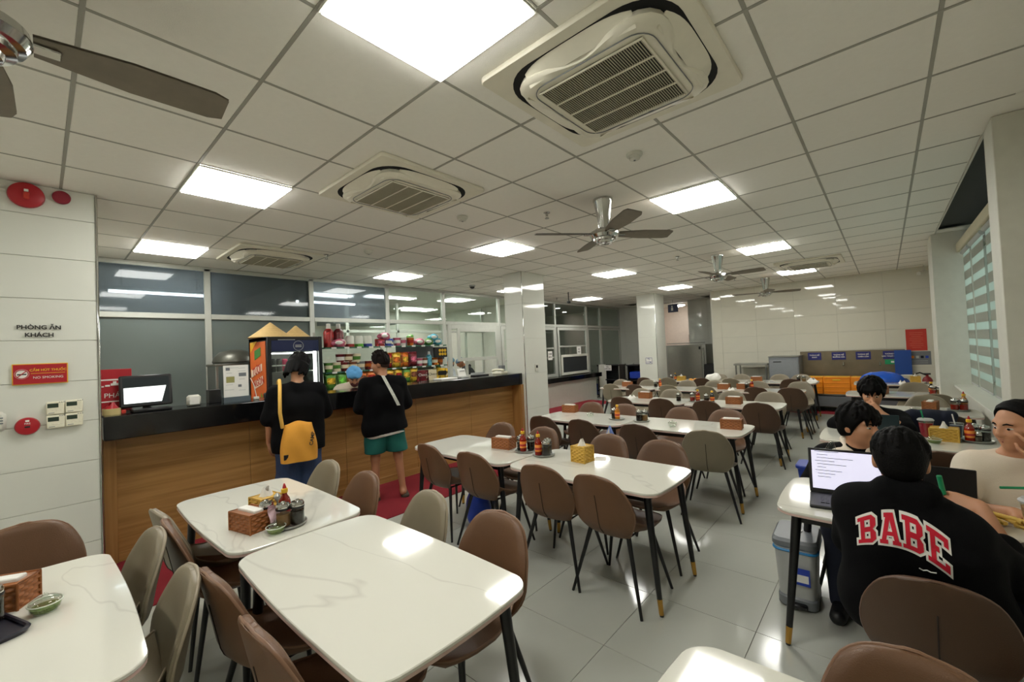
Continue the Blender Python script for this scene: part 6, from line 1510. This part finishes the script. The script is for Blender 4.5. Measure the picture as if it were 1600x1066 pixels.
S.cut((0, 0, .76), (0, 0, -1)).cut((-.01, 0, 1.415), (.2, 0, 1))
put('t_shirt', S.mesh('t_shirt', M_blkcloth, .008, .0035, 26, 1), t)
S = Sdf(.04)
for s in (1, -1): S.c((0, s * .085, .86), (.03, s * .095, .48), .118, .098); S.c((.03, s * .095, .48), (-.02, s * .10, .06), .098, .092)
S.cut((0, 0, .045), (0, 0, -1)).cut((0, 0, .93), (0, 0, 1)); put('jeans', S.mesh('jeans', M_denim, .009, .0035, 24, 2), t)
S = hair_cap(hc, R, .98, low=-.085, fringe=5, m=M_hair, vol=.012, seed=3, face=(.045, .04))
P = lambda a, b, d: hc + R @ np.array((a, b, d))
for k in range(18):
    a = -1.9 + 3.8 * k / 17 + PI; S.c(P(-.016 + .10 * math.cos(a), .086 * math.sin(a), .0), P(-.030 + .095 * math.cos(a) + random.uniform(-.012, .012), .088 * math.sin(a), -.105 + random.uniform(-.03, .02)), .018, .008, .01, True)
put('hair', S.mesh('hair', M_hair, .006), t); face_parts(t, hc, R, .98)
MB().tube([P(.02, -.085, -.02), P(-.05, -.080, -.035), P(-.11, 0, -.035), P(-.06, .078, -.035)], .006, 8).obj('hair_band', M_poster, t)
for s in (1, -1): put('shoe', Sdf(.02).c((-.06, s * .10, .035), (.15, s * .12, .03), .042, .036).cut((0, 0, .0), (0, 0, -1)).cut((0, 0, .085), (0, 0, 1)).mesh('shoe', M_blkplastic, .008), t)
bag = thing('shoulder_bag', 'mustard canvas shoulder bag with black lettering on the person at the counter', 'bag', (1.545, 3.985, .70), math.radians(-12))
def bagp(u, v): return Vector((u * (.148 - .03 * v + .012 * math.sin(4 * v)), -.0, .34 * v + .012 * math.cos(PI * u) * v))
b = MB().plate(bagp, 17, 13, lambda u, v: ((0, -(.012 + .055 * (max(0, 1 - u ** 4) * max(0, 1 - v ** 3)) ** .5 + .006 * math.sin(5 * u + 7 * v)), 0), (0, .02 + .02 * (1 - u * u), 0))).obj('bag_body', M_mustard, bag, None, None, 60)
put('lettering', text_me('CAMP', .045, M_ink, .0006, .001), bag, (.098, -.066, .19), (Matrix.Rotation(.25, 4, 'Z') @ Matrix.Rotation(PI / 2, 4, 'X') @ Matrix.Rotation(math.radians(78), 4, 'Z')).to_euler()); MB().box((-.11, -.055, .055), (.045, .003, .045), .001).obj('woven_patch', M_blkplastic, bag)
MB().tube([(-.128, -.005, .31), (-.150, -.05, .45), (-.147, -.04, .58), (-.135, .03, .685), (-.125, .12, .725), (-.12, .22, .715), (-.12, .30, .62)], .015, 8).obj('strap', mat('yellow_strap', (226, 178, 84), .8), bag)
tag(MB().box((0, 0, 0), (.012, .075, .15), .004).obj('phone', M_blkplastic, None, (1.88, 4.42, 1.20), (0, .5, .3)), 'dark phone held by the person with the mustard bag', 'phone')

# --- boy in navy sweatshirt and teal shorts
t = person('person in a loose black top and teal shorts with a white cross-body strap', (2.60, 4.30, 0), math.radians(68))
R = frame((.47, .86, -.16), 0); hc = V3(.045, .02, 1.515)
S = Sdf(.03); head_body(S, hc, R, (0, 0, 1.36), .98, .048); torso(S, (0, 0, .88), (0, 0, 1.355), (0, .165, 1.305), (0, -.165, 1.305), .10, .92)
arm(S, (0, .18, 1.30), (.03, .25, 1.02), (.24, .17, .98), .9); hand(S, (.24, .17, .98), (.8, -.4, .1), (0, -1, 0), .95, .6, 1)
arm(S, (0, -.18, 1.30), (.03, -.25, 1.03), (.24, -.16, 1.0), .9); hand(S, (.24, -.16, 1.0), (.8, .4, .1), (0, 1, 0), .95, .6, -1)
leg(S, (0, .09, .86), (.02, .11, .46), (-.02, .12, .08), (.15, .14, .03), .9); leg(S, (0, -.09, .86), (.01, -.14, .46), (-.06, -.17, .08), (.10, -.21, .03), .9)
put('body', S.mesh('body', M_skin2, .0075), t)
S = Sdf(.03); torso(S, (0, 0, .86), (0, 0, 1.345), (0, .175, 1.30), (0, -.175, 1.30), .125, 1.04, .026, .08); S.c((0, .09, .78), (0, -.10, .76), .15, .155, .08)
S.c((0, .19, 1.29), (.03, .25, 1.04), .078, .074); S.c((.03, .25, 1.04), (.14, .21, 1.0), .072, .06); S.c((0, -.19, 1.29), (.03, -.25, 1.05), .078, .074); S.c((.03, -.25, 1.05), (.14, -.20, 1.01), .072, .06)
S.cut((0, 0, .745), (0, -.15, -1)).cut((0, 0, 1.40), (.2, 0, 1)); put('sweatshirt', S.mesh('sweatshirt', M_blkcloth, .008, .004, 24, 5), t)
S = Sdf(.03); S.c((0, .09, .78), (0, -.10, .76), .145, .150, .08); S.cut((0, 0, .715), (0, -.15, -1)).cut((0, 0, .78), (0, -.15, 1)); put('undershirt_hem', S.mesh('undershirt_hem', M_paper, .009, .002), t)
S = Sdf(.025); S.c((0, .09, .82), (.02, .115, .50), .125, .115); S.c((0, -.09, .82), (.01, -.135, .50), .125, .115); S.cut((0, 0, .52), (0, 0, -1)).cut((0, 0, .84), (0, 0, 1)); put('shorts', S.mesh('shorts', M_teal, .009, .003, 26, 3), t)
P = lambda a, b, d: hc + R @ np.array((a, b, d))
S = hair_cap(hc, R, .98, low=.0, m=M_hairb, vol=.010, seed=8, face=(.058, .045), nape=False)
for k in range(90):
    th = random.uniform(.0, 1.0); a = random.uniform(0, 2 * PI); q = np.array((math.sin(th) * math.cos(a), math.sin(th) * math.sin(a), math.cos(th))); p0 = np.array((-.016, 0, .03)) + q * (.100, .082, .096); p1 = p0 + q * random.uniform(.018, .034) + np.array((random.uniform(.0, .014), random.uniform(-.012, .012), .010)); S.c(P(*p0), P(*p1), .014, .005, .006, True)
put('hair', S.mesh('hair', M_hairb, .006), t)
S = hair_cap(hc, R, .955, low=-.035, m=M_hairb, vol=-.012, seed=9, face=(.02, .02)); put('shaved_sides', S.mesh('shaved_sides', mat('shaved_hair', (44, 32, 26), .9, spec=.1), .007), t); face_parts(t, hc, R, .98, M_hairb)
MB().grid(lambda u, v: (-.155 + .03 * math.cos(3 * v) - .035 * v * 0 - .02 * math.sin(PI * v), .02 - .15 * v + (u - .5) * .036, 1.39 - .34 * v), 3, 10).obj('cross_strap', mat('white_print_strap', (200, 200, 192), .8, var=.4, scale=60), t)
for s, y, a in ((1, .125, 0), (-1, -.185, -.04)): put('sandal', Sdf(.02).c((-.05 + a, y, .02), (.16 + a, y + s * .02, .018), .045, .04).cut((0, 0, .0), (0, 0, -1)).cut((0, 0, .045), (0, 0, 1)).mesh('sandal', mat('olive_sandal', (70, 62, 48), .7), .008), t)

# --- seller behind the counter with a blue bouffant cap
t = person('person with a blue bouffant cap and cream shirt, head bent behind the counter', (2.78, 5.32, 0), math.radians(-112))
R = frame((.86, -.05, -.5)); hc = V3(.12, 0, 1.34)
S = Sdf(.03); head_body(S, hc, R, (0, 0, 1.24), .98); torso(S, (-.02, 0, .76), (0, 0, 1.24), (0, .16, 1.20), (0, -.16, 1.20)); arm(S, (0, .175, 1.19), (.08, .22, .85), (.24, .1, .95), .92); hand(S, (.24, .1, .95), (.9, -.3, 0), (0, -.3, -1), .95, .5, -1); arm(S, (0, -.175, 1.19), (.08, -.22, .85), (.24, -.1, .95), .92); hand(S, (.24, -.1, .95), (.9, .3, 0), (0, .3, -1), .95, .5, 1)
for s in (1, -1): leg(S, (0, s * .085, .70), (.05, s * .1, .40), (-.05, s * .1, .08), (.1, s * .11, .03), .95)
put('body', S.mesh('body', M_skin2, .008), t)
S = Sdf(.03); torso(S, (-.02, 0, .74), (0, 0, 1.235), (0, .165, 1.20), (0, -.165, 1.20), .12, 1.0, .02, .08); S.c((0, .18, 1.18), (.06, .215, .96), .07, .07); S.c((0, -.18, 1.18), (.06, -.215, .96), .07, .07); S.cut((0, 0, 1.285), (.35, 0, 1)); put('shirt', S.mesh('shirt', M_whitecloth, .008, .003, 26), t)
S = Sdf(.03)
for s in (1, -1): S.c((0, s * .085, .70), (.05, s * .1, .40), .11, .09); S.c((.05, s * .1, .40), (-.05, s * .1, .06), .09, .08)
put('trousers', S.mesh('trousers', M_navy, .011), t)
P = lambda a, b, d: hc + R @ np.array((a, b, d)); S = Sdf(.02).e(P(-.02, 0, .055), (.115, .100, .075), R).e(P(-.05, 0, .085), (.07, .07, .055), R); S.cut(P(.05, 0, .025), R[:, 0] * .35 - R[:, 2]); put('bouffant_cap', S.mesh('bouffant_cap', mat('blue_nonwoven', (92, 160, 214), .8), .007, .004, 70), t); face_parts(t, hc, R, .98)
put('face_mask', Sdf(.01).e(P(.068, 0, -.05), (.036, .052, .042), R).mesh('face_mask', mat('maroon_mask', (84, 34, 34), .8), .006), t)

# --- kitchen workers behind the pay window
t = person('kitchen worker in a dark top bending forward behind the pay window', (7.35, 7.9, 0), math.radians(150))
S = Sdf(.03); R = frame((.8, 0, -.6)); hc = V3(.33, 0, 1.36); head_body(S, hc, R, (.20, 0, 1.25), .98); torso(S, (0, 0, .92), (.20, 0, 1.25), (.17, .17, 1.22), (.17, -.17, 1.22)); arm(S, (.17, .18, 1.2), (.3, .23, .98), (.46, .15, .95)); hand(S, (.46, .15, .95), (.9, -.3, -.1), (0, -.2, -1), .95, .4, -1); arm(S, (.17, -.18, 1.2), (.3, -.23, .98), (.46, -.15, .95)); hand(S, (.46, -.15, .95), (.9, .3, -.1), (0, .2, -1), .95, .4, 1)
for s in (1, -1): leg(S, (0, s * .085, .9), (.02, s * .09, .48), (-.02, s * .1, .08), (.14, s * .11, .03))
put('body', S.mesh('body', M_skin2, .009), t); S = Sdf(.03); torso(S, (0, 0, .88), (.20, 0, 1.24), (.17, .175, 1.22), (.17, -.175, 1.22), .12, 1.0, .02, .08); S.c((.17, .18, 1.2), (.26, .22, 1.03), .07, .065); S.c((.17, -.18, 1.2), (.26, -.22, 1.03), .07, .065); put('dark_top', S.mesh('dark_top', mat('dark_grey_cotton', (46, 48, 48), .9), .010), t)
S = Sdf(.03)
for s in (1, -1): S.c((0, s * .085, .88), (.02, s * .1, .48), .11, .09); S.c((.02, s * .1, .48), (-.02, s * .1, .05), .09, .08)
put('trousers', S.mesh('trousers', M_navy, .012), t); P = lambda a, b, d: hc + R @ np.array((a, b, d)); put('cap', Sdf(.02).e(P(-.02, 0, .05), (.11, .095, .07), R).cut(P(.05, 0, .02), R[:, 0] * .35 - R[:, 2]).mesh('cap', mat('grey_blue_cap', (90, 110, 128), .8), .009), t)
t = person('kitchen worker with a blue cap left of the pay window sash', (6.28, 7.55, 0), math.radians(-60))
S = Sdf(.03); R = frame((.9, 0, -.3)); hc = V3(.03, 0, 1.40); head_body(S, hc, R, (0, 0, 1.25), .98); torso(S, (0, 0, .80), (0, 0, 1.25), (0, .17, 1.2), (0, -.17, 1.2)); arm(S, (0, .18, 1.19), (.05, .24, .92), (.25, .15, .88)); hand(S, (.25, .15, .88), (.9, -.3, 0), (0, -.2, -1), .95, .4, -1); arm(S, (0, -.18, 1.19), (.05, -.24, .92), (.25, -.15, .88)); hand(S, (.25, -.15, .88), (.9, .3, 0), (0, .2, -1), .95, .4, 1)
for s in (1, -1): leg(S, (0, s * .085, .78), (.02, s * .09, .42), (-.02, s * .1, .08), (.14, s * .11, .03))
put('body', S.mesh('body', M_skin2, .009), t); S = Sdf(.03); torso(S, (0, 0, .76), (0, 0, 1.24), (0, .175, 1.2), (0, -.175, 1.2), .12, 1.0, .02, .08); S.c((0, .18, 1.18), (.04, .22, .98), .07, .065); S.c((0, -.18, 1.18), (.04, -.22, .98), .07, .065); put('uniform', S.mesh('uniform', mat('pale_uniform', (170, 176, 180), .9), .010), t)
P = lambda a, b, d: hc + R @ np.array((a, b, d)); put('bouffant_cap', Sdf(.02).e(P(-.02, 0, .055), (.115, .100, .07), R).cut(P(.05, 0, .02), R[:, 0] * .35 - R[:, 2]).mesh('bouffant_cap', mat('pale_blue_cap', (104, 140, 160), .8), .009), t); put('face_mask', Sdf(.01).e(P(.068, 0, -.05), (.036, .052, .042), R).mesh('face_mask', M_blkcloth, .009), t); face_parts(t, hc, R, .98)

def seated_legs(S, pl, kn=.42, g=1.0, spread=.11, an=.34):
    x, y, z = pl
    for s in (1, -1): leg(S, (x + .02, y + s * .085, z - .0), (x + kn, y + s * spread, z + .01), (x + an, y + s * spread, .085), (x + an + .15, y + s * (spread + .02), .03), g)
def trousers(t, pl, m, kn=.42, spread=.11, an=.34, nm='trousers'):
    x, y, z = pl; S = Sdf(.03); S.c((x, y + .07, z), (x, y - .07, z), .12, .12, .05)
    for s in (1, -1): S.c((x + .02, y + s * .085, z), (x + kn, y + s * spread, z + .01), .100, .075); S.c((x + kn, y + s * spread, z + .01), (x + an, y + s * spread, .075), .074, .062)
    S.cut((0, 0, .05), (0, 0, -1)); put(nm, S.mesh(nm, m, .010, .003, 26), t)
    for s in (1, -1): put('shoe', Sdf(.02).c((x + an - .05, y + s * spread, .035), (x + an + .16, y + s * (spread + .02), .03), .042, .036).cut((0, 0, 0), (0, 0, -1)).cut((0, 0, .085), (0, 0, 1)).mesh('shoe', M_blkplastic, .010), t)

# --- man in the black sweatshirt lettered BABE (seen from behind, facing the laptop)
t = person('person in a black sweatshirt with red BABE lettering, seated with back to the camera', (0, 0, 0))
PL = (2.30, -.06, .545); NB = V3(2.27, -.03, .985); SLm = V3(2.26, .118, .900); SRm = V3(2.29, -.160, .848)
R = frame((.97, .05, -.18), .02); hc = V3(2.31, -.018, 1.085)
S = Sdf(.03); head_body(S, hc, R, NB, .96, .050); torso(S, PL, NB, SLm, SRm, .105, 1.0)
arm(S, SLm + (0, .01, 0), (2.42, .155, .68), (2.63, .10, .755)); hand(S, (2.63, .10, .755), (.95, -.2, -.05), (0, 0, -1), 1.0, .45, -1)
EL, WR = V3(2.47, -.345, .640), V3(2.735, -.275, .825)
arm(S, SRm + (0, -.015, 0), EL, WR, 1.0); hand(S, WR, (.30, .93, .06), (.80, -.1, -.5), 1.0, .7, -1)
seated_legs(S, PL); put('body', S.mesh('body', M_skin, .0065), t)
S = Sdf(.035); torso(S, (PL[0] - .01, PL[1], .545), NB - (.0, 0, .02), SLm, SRm, .14, 1.08, .030, .09); S.c((2.29, .05, .50), (2.29, -.17, .50), .14, .14, .08)
S.c(SLm + (0, .01, 0), (2.42, .155, .68), .074, .072); S.c((2.42, .155, .68), (2.61, .10, .755), .066, .048); S.c(SRm + (0, -.015, 0), EL, .074, .074); S.c(EL, EL + (WR - EL) * .42, .068, .056)
S.c(NB + (-.035, .05, .0), NB + (-.035, -.05, .0), .045, .045); S.c(NB + (-.03, .055, .01), NB + (.06, .05, -.015), .03, .025); S.c(NB + (-.03, -.055, .01), NB + (.06, -.05, -.015), .03, .025)
S.cut((0, 0, .42), (0, 0, -1))
sw = S.mesh('sweatshirt', M_blkcloth, .007, .0035, 22, 4); put('sweatshirt', sw, t)
trousers(t, PL, M_blkcloth)
S = hair_cap(hc, R, .96, low=-.060, fringe=6, seed=21, vol=.006, face=(.05, .04)); put('hair', S.mesh('hair', M_hair, .006), t); face_parts(t, hc, R, .96)
# slab letters in an arch, laid on the cloth of the back
vv = np.empty(len(sw.vertices) * 3, np.float32); sw.vertices.foreach_get('co', vv); vv = vv.reshape(-1, 3)
bvh = BVHTree.FromPolygons([tuple(v) for v in vv], [tuple(p.vertices) for p in sw.polygons])
GL = {'B': ([(0, 0), (.62, 0), (.80, .14), (.80, .38), (.68, .5), (.80, .62), (.80, .86), (.62, 1), (0, 1), (0, .84), (.12, .84), (.12, .16), (0, .16)], [[(.32, .17), (.54, .17), (.54, .40), (.32, .40)], [(.32, .60), (.54, .60), (.54, .83), (.32, .83)]]),
      'A': ([(0, 0), (.36, 0), (.36, .16), (.29, .16), (.32, .28), (.56, .28), (.59, .16), (.52, .16), (.52, 0), (.88, 0), (.88, .16), (.80, .16), (.60, 1), (.20, 1), (.20, .84), (.26, .84), (.08, .16), (0, .16)], [[(.36, .43), (.52, .43), (.44, .76)]]),
      'E': ([(0, 0), (.80, 0), (.80, .30), (.61, .30), (.61, .18), (.32, .18), (.32, .41), (.45, .41), (.45, .59), (.32, .59), (.32, .82), (.61, .82), (.61, .70), (.80, .70), (.80, 1), (0, 1), (0, .84), (.12, .84), (.12, .16), (0, .16)], [])}
def letter_shape(ch, grow):
    """filled 2D triangulation of one letter, optionally grown outwards"""
    bm = bmesh.new(); out, holes = GL[ch]
    def off(poly, g):
        n = len(poly); res = []
        ar = sum(poly[i][0] * poly[(i + 1) % n][1] - poly[(i + 1) % n][0] * poly[i][1] for i in range(n)); sg = 1 if ar > 0 else -1
        for i in range(n):
            p, a, b = Vector(poly[i]), Vector(poly[i - 1]), Vector(poly[(i + 1) % n])
            d1 = (p - a).normalized(); d2 = (b - p).normalized(); n1 = Vector((d1.y, -d1.x)) * sg; n2 = Vector((d2.y, -d2.x)) * sg
            k = (n1 + n2); k = k / max(.35, k.dot(n1)); res.append(p + k * g)
        return res
    for poly, g in [(out, grow)] + [(h, -grow) for h in holes]:
        vs_ = [bm.verts.new((q.x, q.y, 0)) for q in off(poly, g)]
        for i in range(len(vs_)): bm.edges.new((vs_[i], vs_[(i + 1) % len(vs_)]))
    bmesh.ops.triangle_fill(bm, use_beauty=True, use_dissolve=False, edges=bm.edges[:])
    for _ in range(3):
        lg = [e for e in bm.edges if e.calc_length() > .12]
        if lg: bmesh.ops.subdivide_edges(bm, edges=lg, cuts=1); bmesh.ops.triangulate(bm, faces=bm.faces[:])
    return bm
TX = {'h': .108}
def lay(ch, idx, grow, dist, name, m):
    bm = letter_shape(ch, grow)
    for v in bm.verts:
        s = (idx * .93 + v.co.x - 1.83) / 1.83                     # -1 .. 1 across the word
        y = -.008 - s * .128; z = .866 + (v.co.y - .5) * TX['h'] * (1.0 + .10 * s) - .018 * s - .055 * s * s
        hit = bvh.ray_cast(Vector((1.5, y, z)), Vector((1, 0, 0)))
        v.co = (hit[0].x - dist, y, z) if hit[0] is not None else (2.1, y, z)
    me = bpy.data.meshes.new(name); bm.to_mesh(me); bm.free(); me.materials.append(m)
    return me
for i, c in enumerate('BABE'):
    put('letter_outline', lay(c, i, .075, .0035, 'letter_outline', M_paper), t); put('letter', lay(c, i, -.01, .0060, 'letter', mat('varsity_red', (196, 14, 44), .8)), t)
MB().tube([(hit.x - .003, y, z) for y, z, hit in ((y, z, bvh.ray_cast(Vector((1.5, y, z)), Vector((1, 0, 0)))[0]) for y, z in ((-.050, .742), (-.060, .736), (-.07, .740), (-.08, .735), (-.095, .737))) if hit is not None], .0022, 6).obj('script_mark', M_paper, t)

def shoes(t, an, toe, m=M_blkplastic):
    for (a, b) in zip(an, toe):
        a = np.array(a, float); b = np.array(b, float); q = a + (a - b) * .3
        put('shoe', Sdf(.02).c((q[0], q[1], .038), (b[0] + (b[0] - a[0]) * .12, b[1], .034), .046, .040).cut((0, 0, 0), (0, 0, -1)).cut((0, 0, .10), (0, 0, 1)).mesh('shoe', m, .009), t)
t = thing('black_backpack', 'black backpack on the floor at the lower right picture edge', 'backpack', (2.02, -.46, 0)); put('bag_body', Sdf(.04).e((0, 0, .20), (.14, .11, .20)).e((-.08, 0, .14), (.07, .09, .11)).cut((0, 0, .001), (0, 0, -1)).mesh('bag_body', M_blkcloth, .010, .003, 40), t); MB().tube([(-.03, -.03, .38), (-.03, -.02, .45), (-.03, .03, .45), (-.03, .04, .38)], .010, 8).obj('handle', M_blk, t); MB().tube([(-.148, -.04, .20), (-.155, .0, .215), (-.148, .04, .20)], .004, 6).obj('zip', M_ltgrey, t)
# --- young man with a white collar looking across to the woman
t = person('young person with black hair and white collar looking sideways at the laptop table', (0, 0, 0))
PL = (3.44, .165, .50); NB = V3(3.40, .165, .90); SLm = V3(3.41, .00, .83); SRm = V3(3.41, .33, .83)
R = frame((-.55, -.83, -.05), -.06); hc = V3(3.385, .15, 1.035)
S = Sdf(.03); head_body(S, hc, R, NB, 1.0); torso(S, PL, NB, SLm, SRm); arm(S, SLm, (3.28, -.06, .70), (3.13, .08, .75), .95); hand(S, (3.13, .08, .75), (-.8, .5, 0), (0, 0, -1), 1, .4, -1); arm(S, SRm, (3.30, .40, .66), (3.20, .27, .75), .95); hand(S, (3.20, .27, .75), (-.6, -.7, 0), (0, 0, -1), 1, .4, 1)
for s in (1, -1): leg(S, (3.42, .165 + s * .085, .48), (3.06, .165 + s * .10, .48), (3.10, .165 + s * .1, .085), (2.96, .165 + s * .11, .03))
put('body', S.mesh('body', M_skin, .0065), t)
S = Sdf(.03); torso(S, PL, NB - (0, 0, .015), SLm, SRm, .12, 1.0, .022, .08); S.c(SLm, (3.28, -.06, .70), .07, .062); S.c((3.28, -.06, .70), (3.15, .06, .75), .058, .045); S.c(SRm, (3.30, .40, .66), .07, .062); S.c((3.30, .40, .66), (3.21, .28, .75), .058, .045); S.cut((0, 0, .42), (0, 0, -1)); put('dark_jacket', S.mesh('dark_jacket', M_blkcloth, .008, .003, 24), t)
S = Sdf(.02); S.c(NB + (-.05, .055, -.015), NB + (.03, .065, .035), .022, .026); S.c(NB + (-.05, -.055, -.015), NB + (.03, -.065, .035), .022, .026); S.c(NB + (.035, .06, .035), NB + (.035, -.06, .035), .026, .026); S.c(NB + (-.06, .04, -.03), NB + (-.085, .02, -.12), .03, .028); S.c(NB + (-.055, .09, -.03), NB + (-.06, .15, -.06), .03, .03)
put('white_collar', S.mesh('white_collar', M_whitecloth, .006), t)
S = Sdf(.03)
for s in (1, -1): S.c((3.42, .165 + s * .085, .48), (3.06, .165 + s * .1, .48), .10, .075); S.c((3.06, .165 + s * .1, .48), (3.10, .165 + s * .1, .06), .07, .06)
put('trousers', S.mesh('trousers', M_navy, .011), t); S = hair_cap(hc, R, 1.03, low=-.055, fringe=8, seed=31, vol=.014, face=(.056, .046)); put('hair', S.mesh('hair', M_hair, .006), t); face_parts(t, hc, R, 1.0)
shoes(t, [(3.10, .265, 0), (3.10, .065, 0)], [(2.96, .275, 0), (2.96, .055, 0)])

# --- woman in the cream top, profile, hand near her cheek
t = person('person in a cream T-shirt, black hair tied, hand raised beside the face', (0, 0, 0))
PL = (3.36, -.50, .53); NB = V3(3.27, -.47, .975); SLm = V3(3.27, -.645, .90); SRm = V3(3.25, -.305, .895)
R = frame((-.62, .78, -.08), .04); hc = V3(3.25, -.475, 1.105)
S = Sdf(.03); head_body(S, hc, R, NB, 1.0, .047); torso(S, PL, NB, SLm, SRm, .10, .96)
arm(S, SRm, (3.12, -.235, .70), (2.97, -.40, .755), .95); hand(S, (2.97, -.40, .755), (-.6, -.7, 0), (0, 0, -1), .95, .4, 1)
arm(S, SLm, (3.06, -.66, .74), (3.13, -.535, .97), .92); hand(S, (3.13, -.535, .97), (.12, .25, .95), (.75, .2, .1), .95, .35, -1, .4)
for s in (1, -1): leg(S, (3.34, -.50 + s * .085, .50), (2.95, -.50 + s * .1, .50), (3.0, -.5 + s * .1, .085), (2.86, -.5 + s * .11, .03))
put('body', S.mesh('body', M_skin, .0065), t)
S = Sdf(.03); torso(S, PL, NB - (0, 0, .02), SLm, SRm, .12, 1.0, .020, .08); S.c(SRm, (3.155, -.25, .765), .068, .070); S.c(SLm, (3.11, -.655, .80), .068, .070); S.cut((0, 0, .42), (0, 0, -1)).cut(NB + (0, 0, .012), (-.45, 0, 1)); S.cut((3.155, -.25, .765), (-.45, .3, -.85))
put('t_shirt', S.mesh('t_shirt', M_whitecloth, .0075, .003, 24, 6), t)
S = Sdf(.03)
for s in (1, -1): S.c((3.34, -.5 + s * .085, .50), (2.95, -.5 + s * .1, .50), .10, .075); S.c((2.95, -.5 + s * .1, .50), (3.0, -.5 + s * .1, .06), .07, .06)
put('trousers', S.mesh('trousers', M_navy, .011), t)
S = hair_cap(hc, R, 1.02, low=-.060, seed=41, vol=.004, face=(.030, .054), locks=0); P = lambda a, b, d: hc + R @ np.array((a, b, d)); S.e(P(-.125, 0, .0), (.05, .05, .05), R, .02, True)
for k in range(34):
    ph = -1.5 + 3.0 * k / 33; d0 = nz((.50 * math.cos(ph) + .12, math.sin(ph), .95 * math.cos(ph) + .12)); d1 = nz((-1, 0, .0)); q0 = None
    for i in range(7):
        tt = i / 6; dd = nz(d0 * (1 - tt) + d1 * tt + np.array((0, 0, .25)) * math.sin(PI * tt)); q = P(*(np.array((-.016, 0, .030)) + dd * np.array((.1085, .092, .1045))))
        if q0 is not None: S.c(q0, q, .0062, .0058, .004, True)
        q0 = q
put('hair', S.mesh('hair', M_hair, .006), t); face_parts(t, hc, R, 1.0)
shoes(t, [(3.0, -.40, 0), (3.0, -.60, 0)], [(2.86, -.39, 0), (2.86, -.61, 0)], M_white)

# --- man with his hand over his mouth, facing the camera behind a laptop
t = person('person in black with bowl-cut hair covering the mouth with a fist, facing the camera', (0, 0, 0))
PL = (5.42, .13, .50); NB = V3(5.34, .13, .875); SLm = V3(5.34, -.045, .80); SRm = V3(5.34, .305, .80)
R = frame((-.93, -.02, -.36), .0); hc = V3(5.27, .125, 1.045)
S = Sdf(.03); head_body(S, hc, R, NB, 1.06); torso(S, PL, NB, SLm, SRm)
arm(S, SLm, (5.08, -.10, .745), (5.13, .075, .885)); hand(S, (5.13, .075, .885), (.0, .55, .6), (.6, .1, .1), 1.0, 1.5, -1, .1)
arm(S, SRm, (5.12, .40, .745), (4.98, .27, .75)); hand(S, (4.98, .27, .75), (-.5, -.8, 0), (0, 0, -1), 1, .5, 1)
for s in (1, -1): leg(S, (5.4, .13 + s * .085, .48), (5.02, .13 + s * .1, .48), (5.06, .13 + s * .1, .085), (4.92, .13 + s * .11, .03))
put('body', S.mesh('body', M_skin, .007), t)
S = Sdf(.03); torso(S, PL, NB - (0, 0, .01), SLm, SRm, .14, 1.08, .035, .08); S.c(SLm, (5.09, -.10, .75), .085, .072); S.c(SRm, (5.12, .40, .75), .085, .07); S.c((5.12, .40, .75), (5.02, .31, .755), .065, .05); S.cut((0, 0, .42), (0, 0, -1)); put('black_top', S.mesh('black_top', M_blkcloth, .009, .003, 24), t)
S = Sdf(.03)
for s in (1, -1): S.c((5.4, .13 + s * .085, .48), (5.02, .13 + s * .1, .48), .10, .075); S.c((5.02, .13 + s * .1, .48), (5.06, .13 + s * .1, .06), .07, .06)
put('trousers', S.mesh('trousers', M_navy, .012), t); S = hair_cap(hc, R, 1.12, low=-.04, fringe=12, seed=51, vol=.012, face=(.055, .042)); put('hair', S.mesh('hair', M_hair, .007), t); face_parts(t, hc, R, 1.06)
shoes(t, [(5.06, .23, 0), (5.06, .03, 0)], [(4.92, .24, 0), (4.92, .02, 0)])
# navy jacket over the chair before the third window table
S = Sdf(.03); S.c((5.70, -.12, .775), (5.70, -.42, .80), .05, .05); S.c((5.68, -.16, .79), (5.66, -.18, .55), .06, .06); S.c((5.68, -.40, .79), (5.66, -.42, .52), .06, .05); S.c((5.68, -.28, .79), (5.66, -.28, .50), .07, .06); S.c((5.70, -.1, .77), (5.66, -.01, .60), .05, .04); S.c((5.69, -.24, .82), (5.70, -.34, .835), .035, .03)
tag(put('navy_jacket', S.mesh('navy_jacket', M_navy, .010, .006, 24)), 'navy jacket hung over the brown chair behind the red drink', 'jacket')
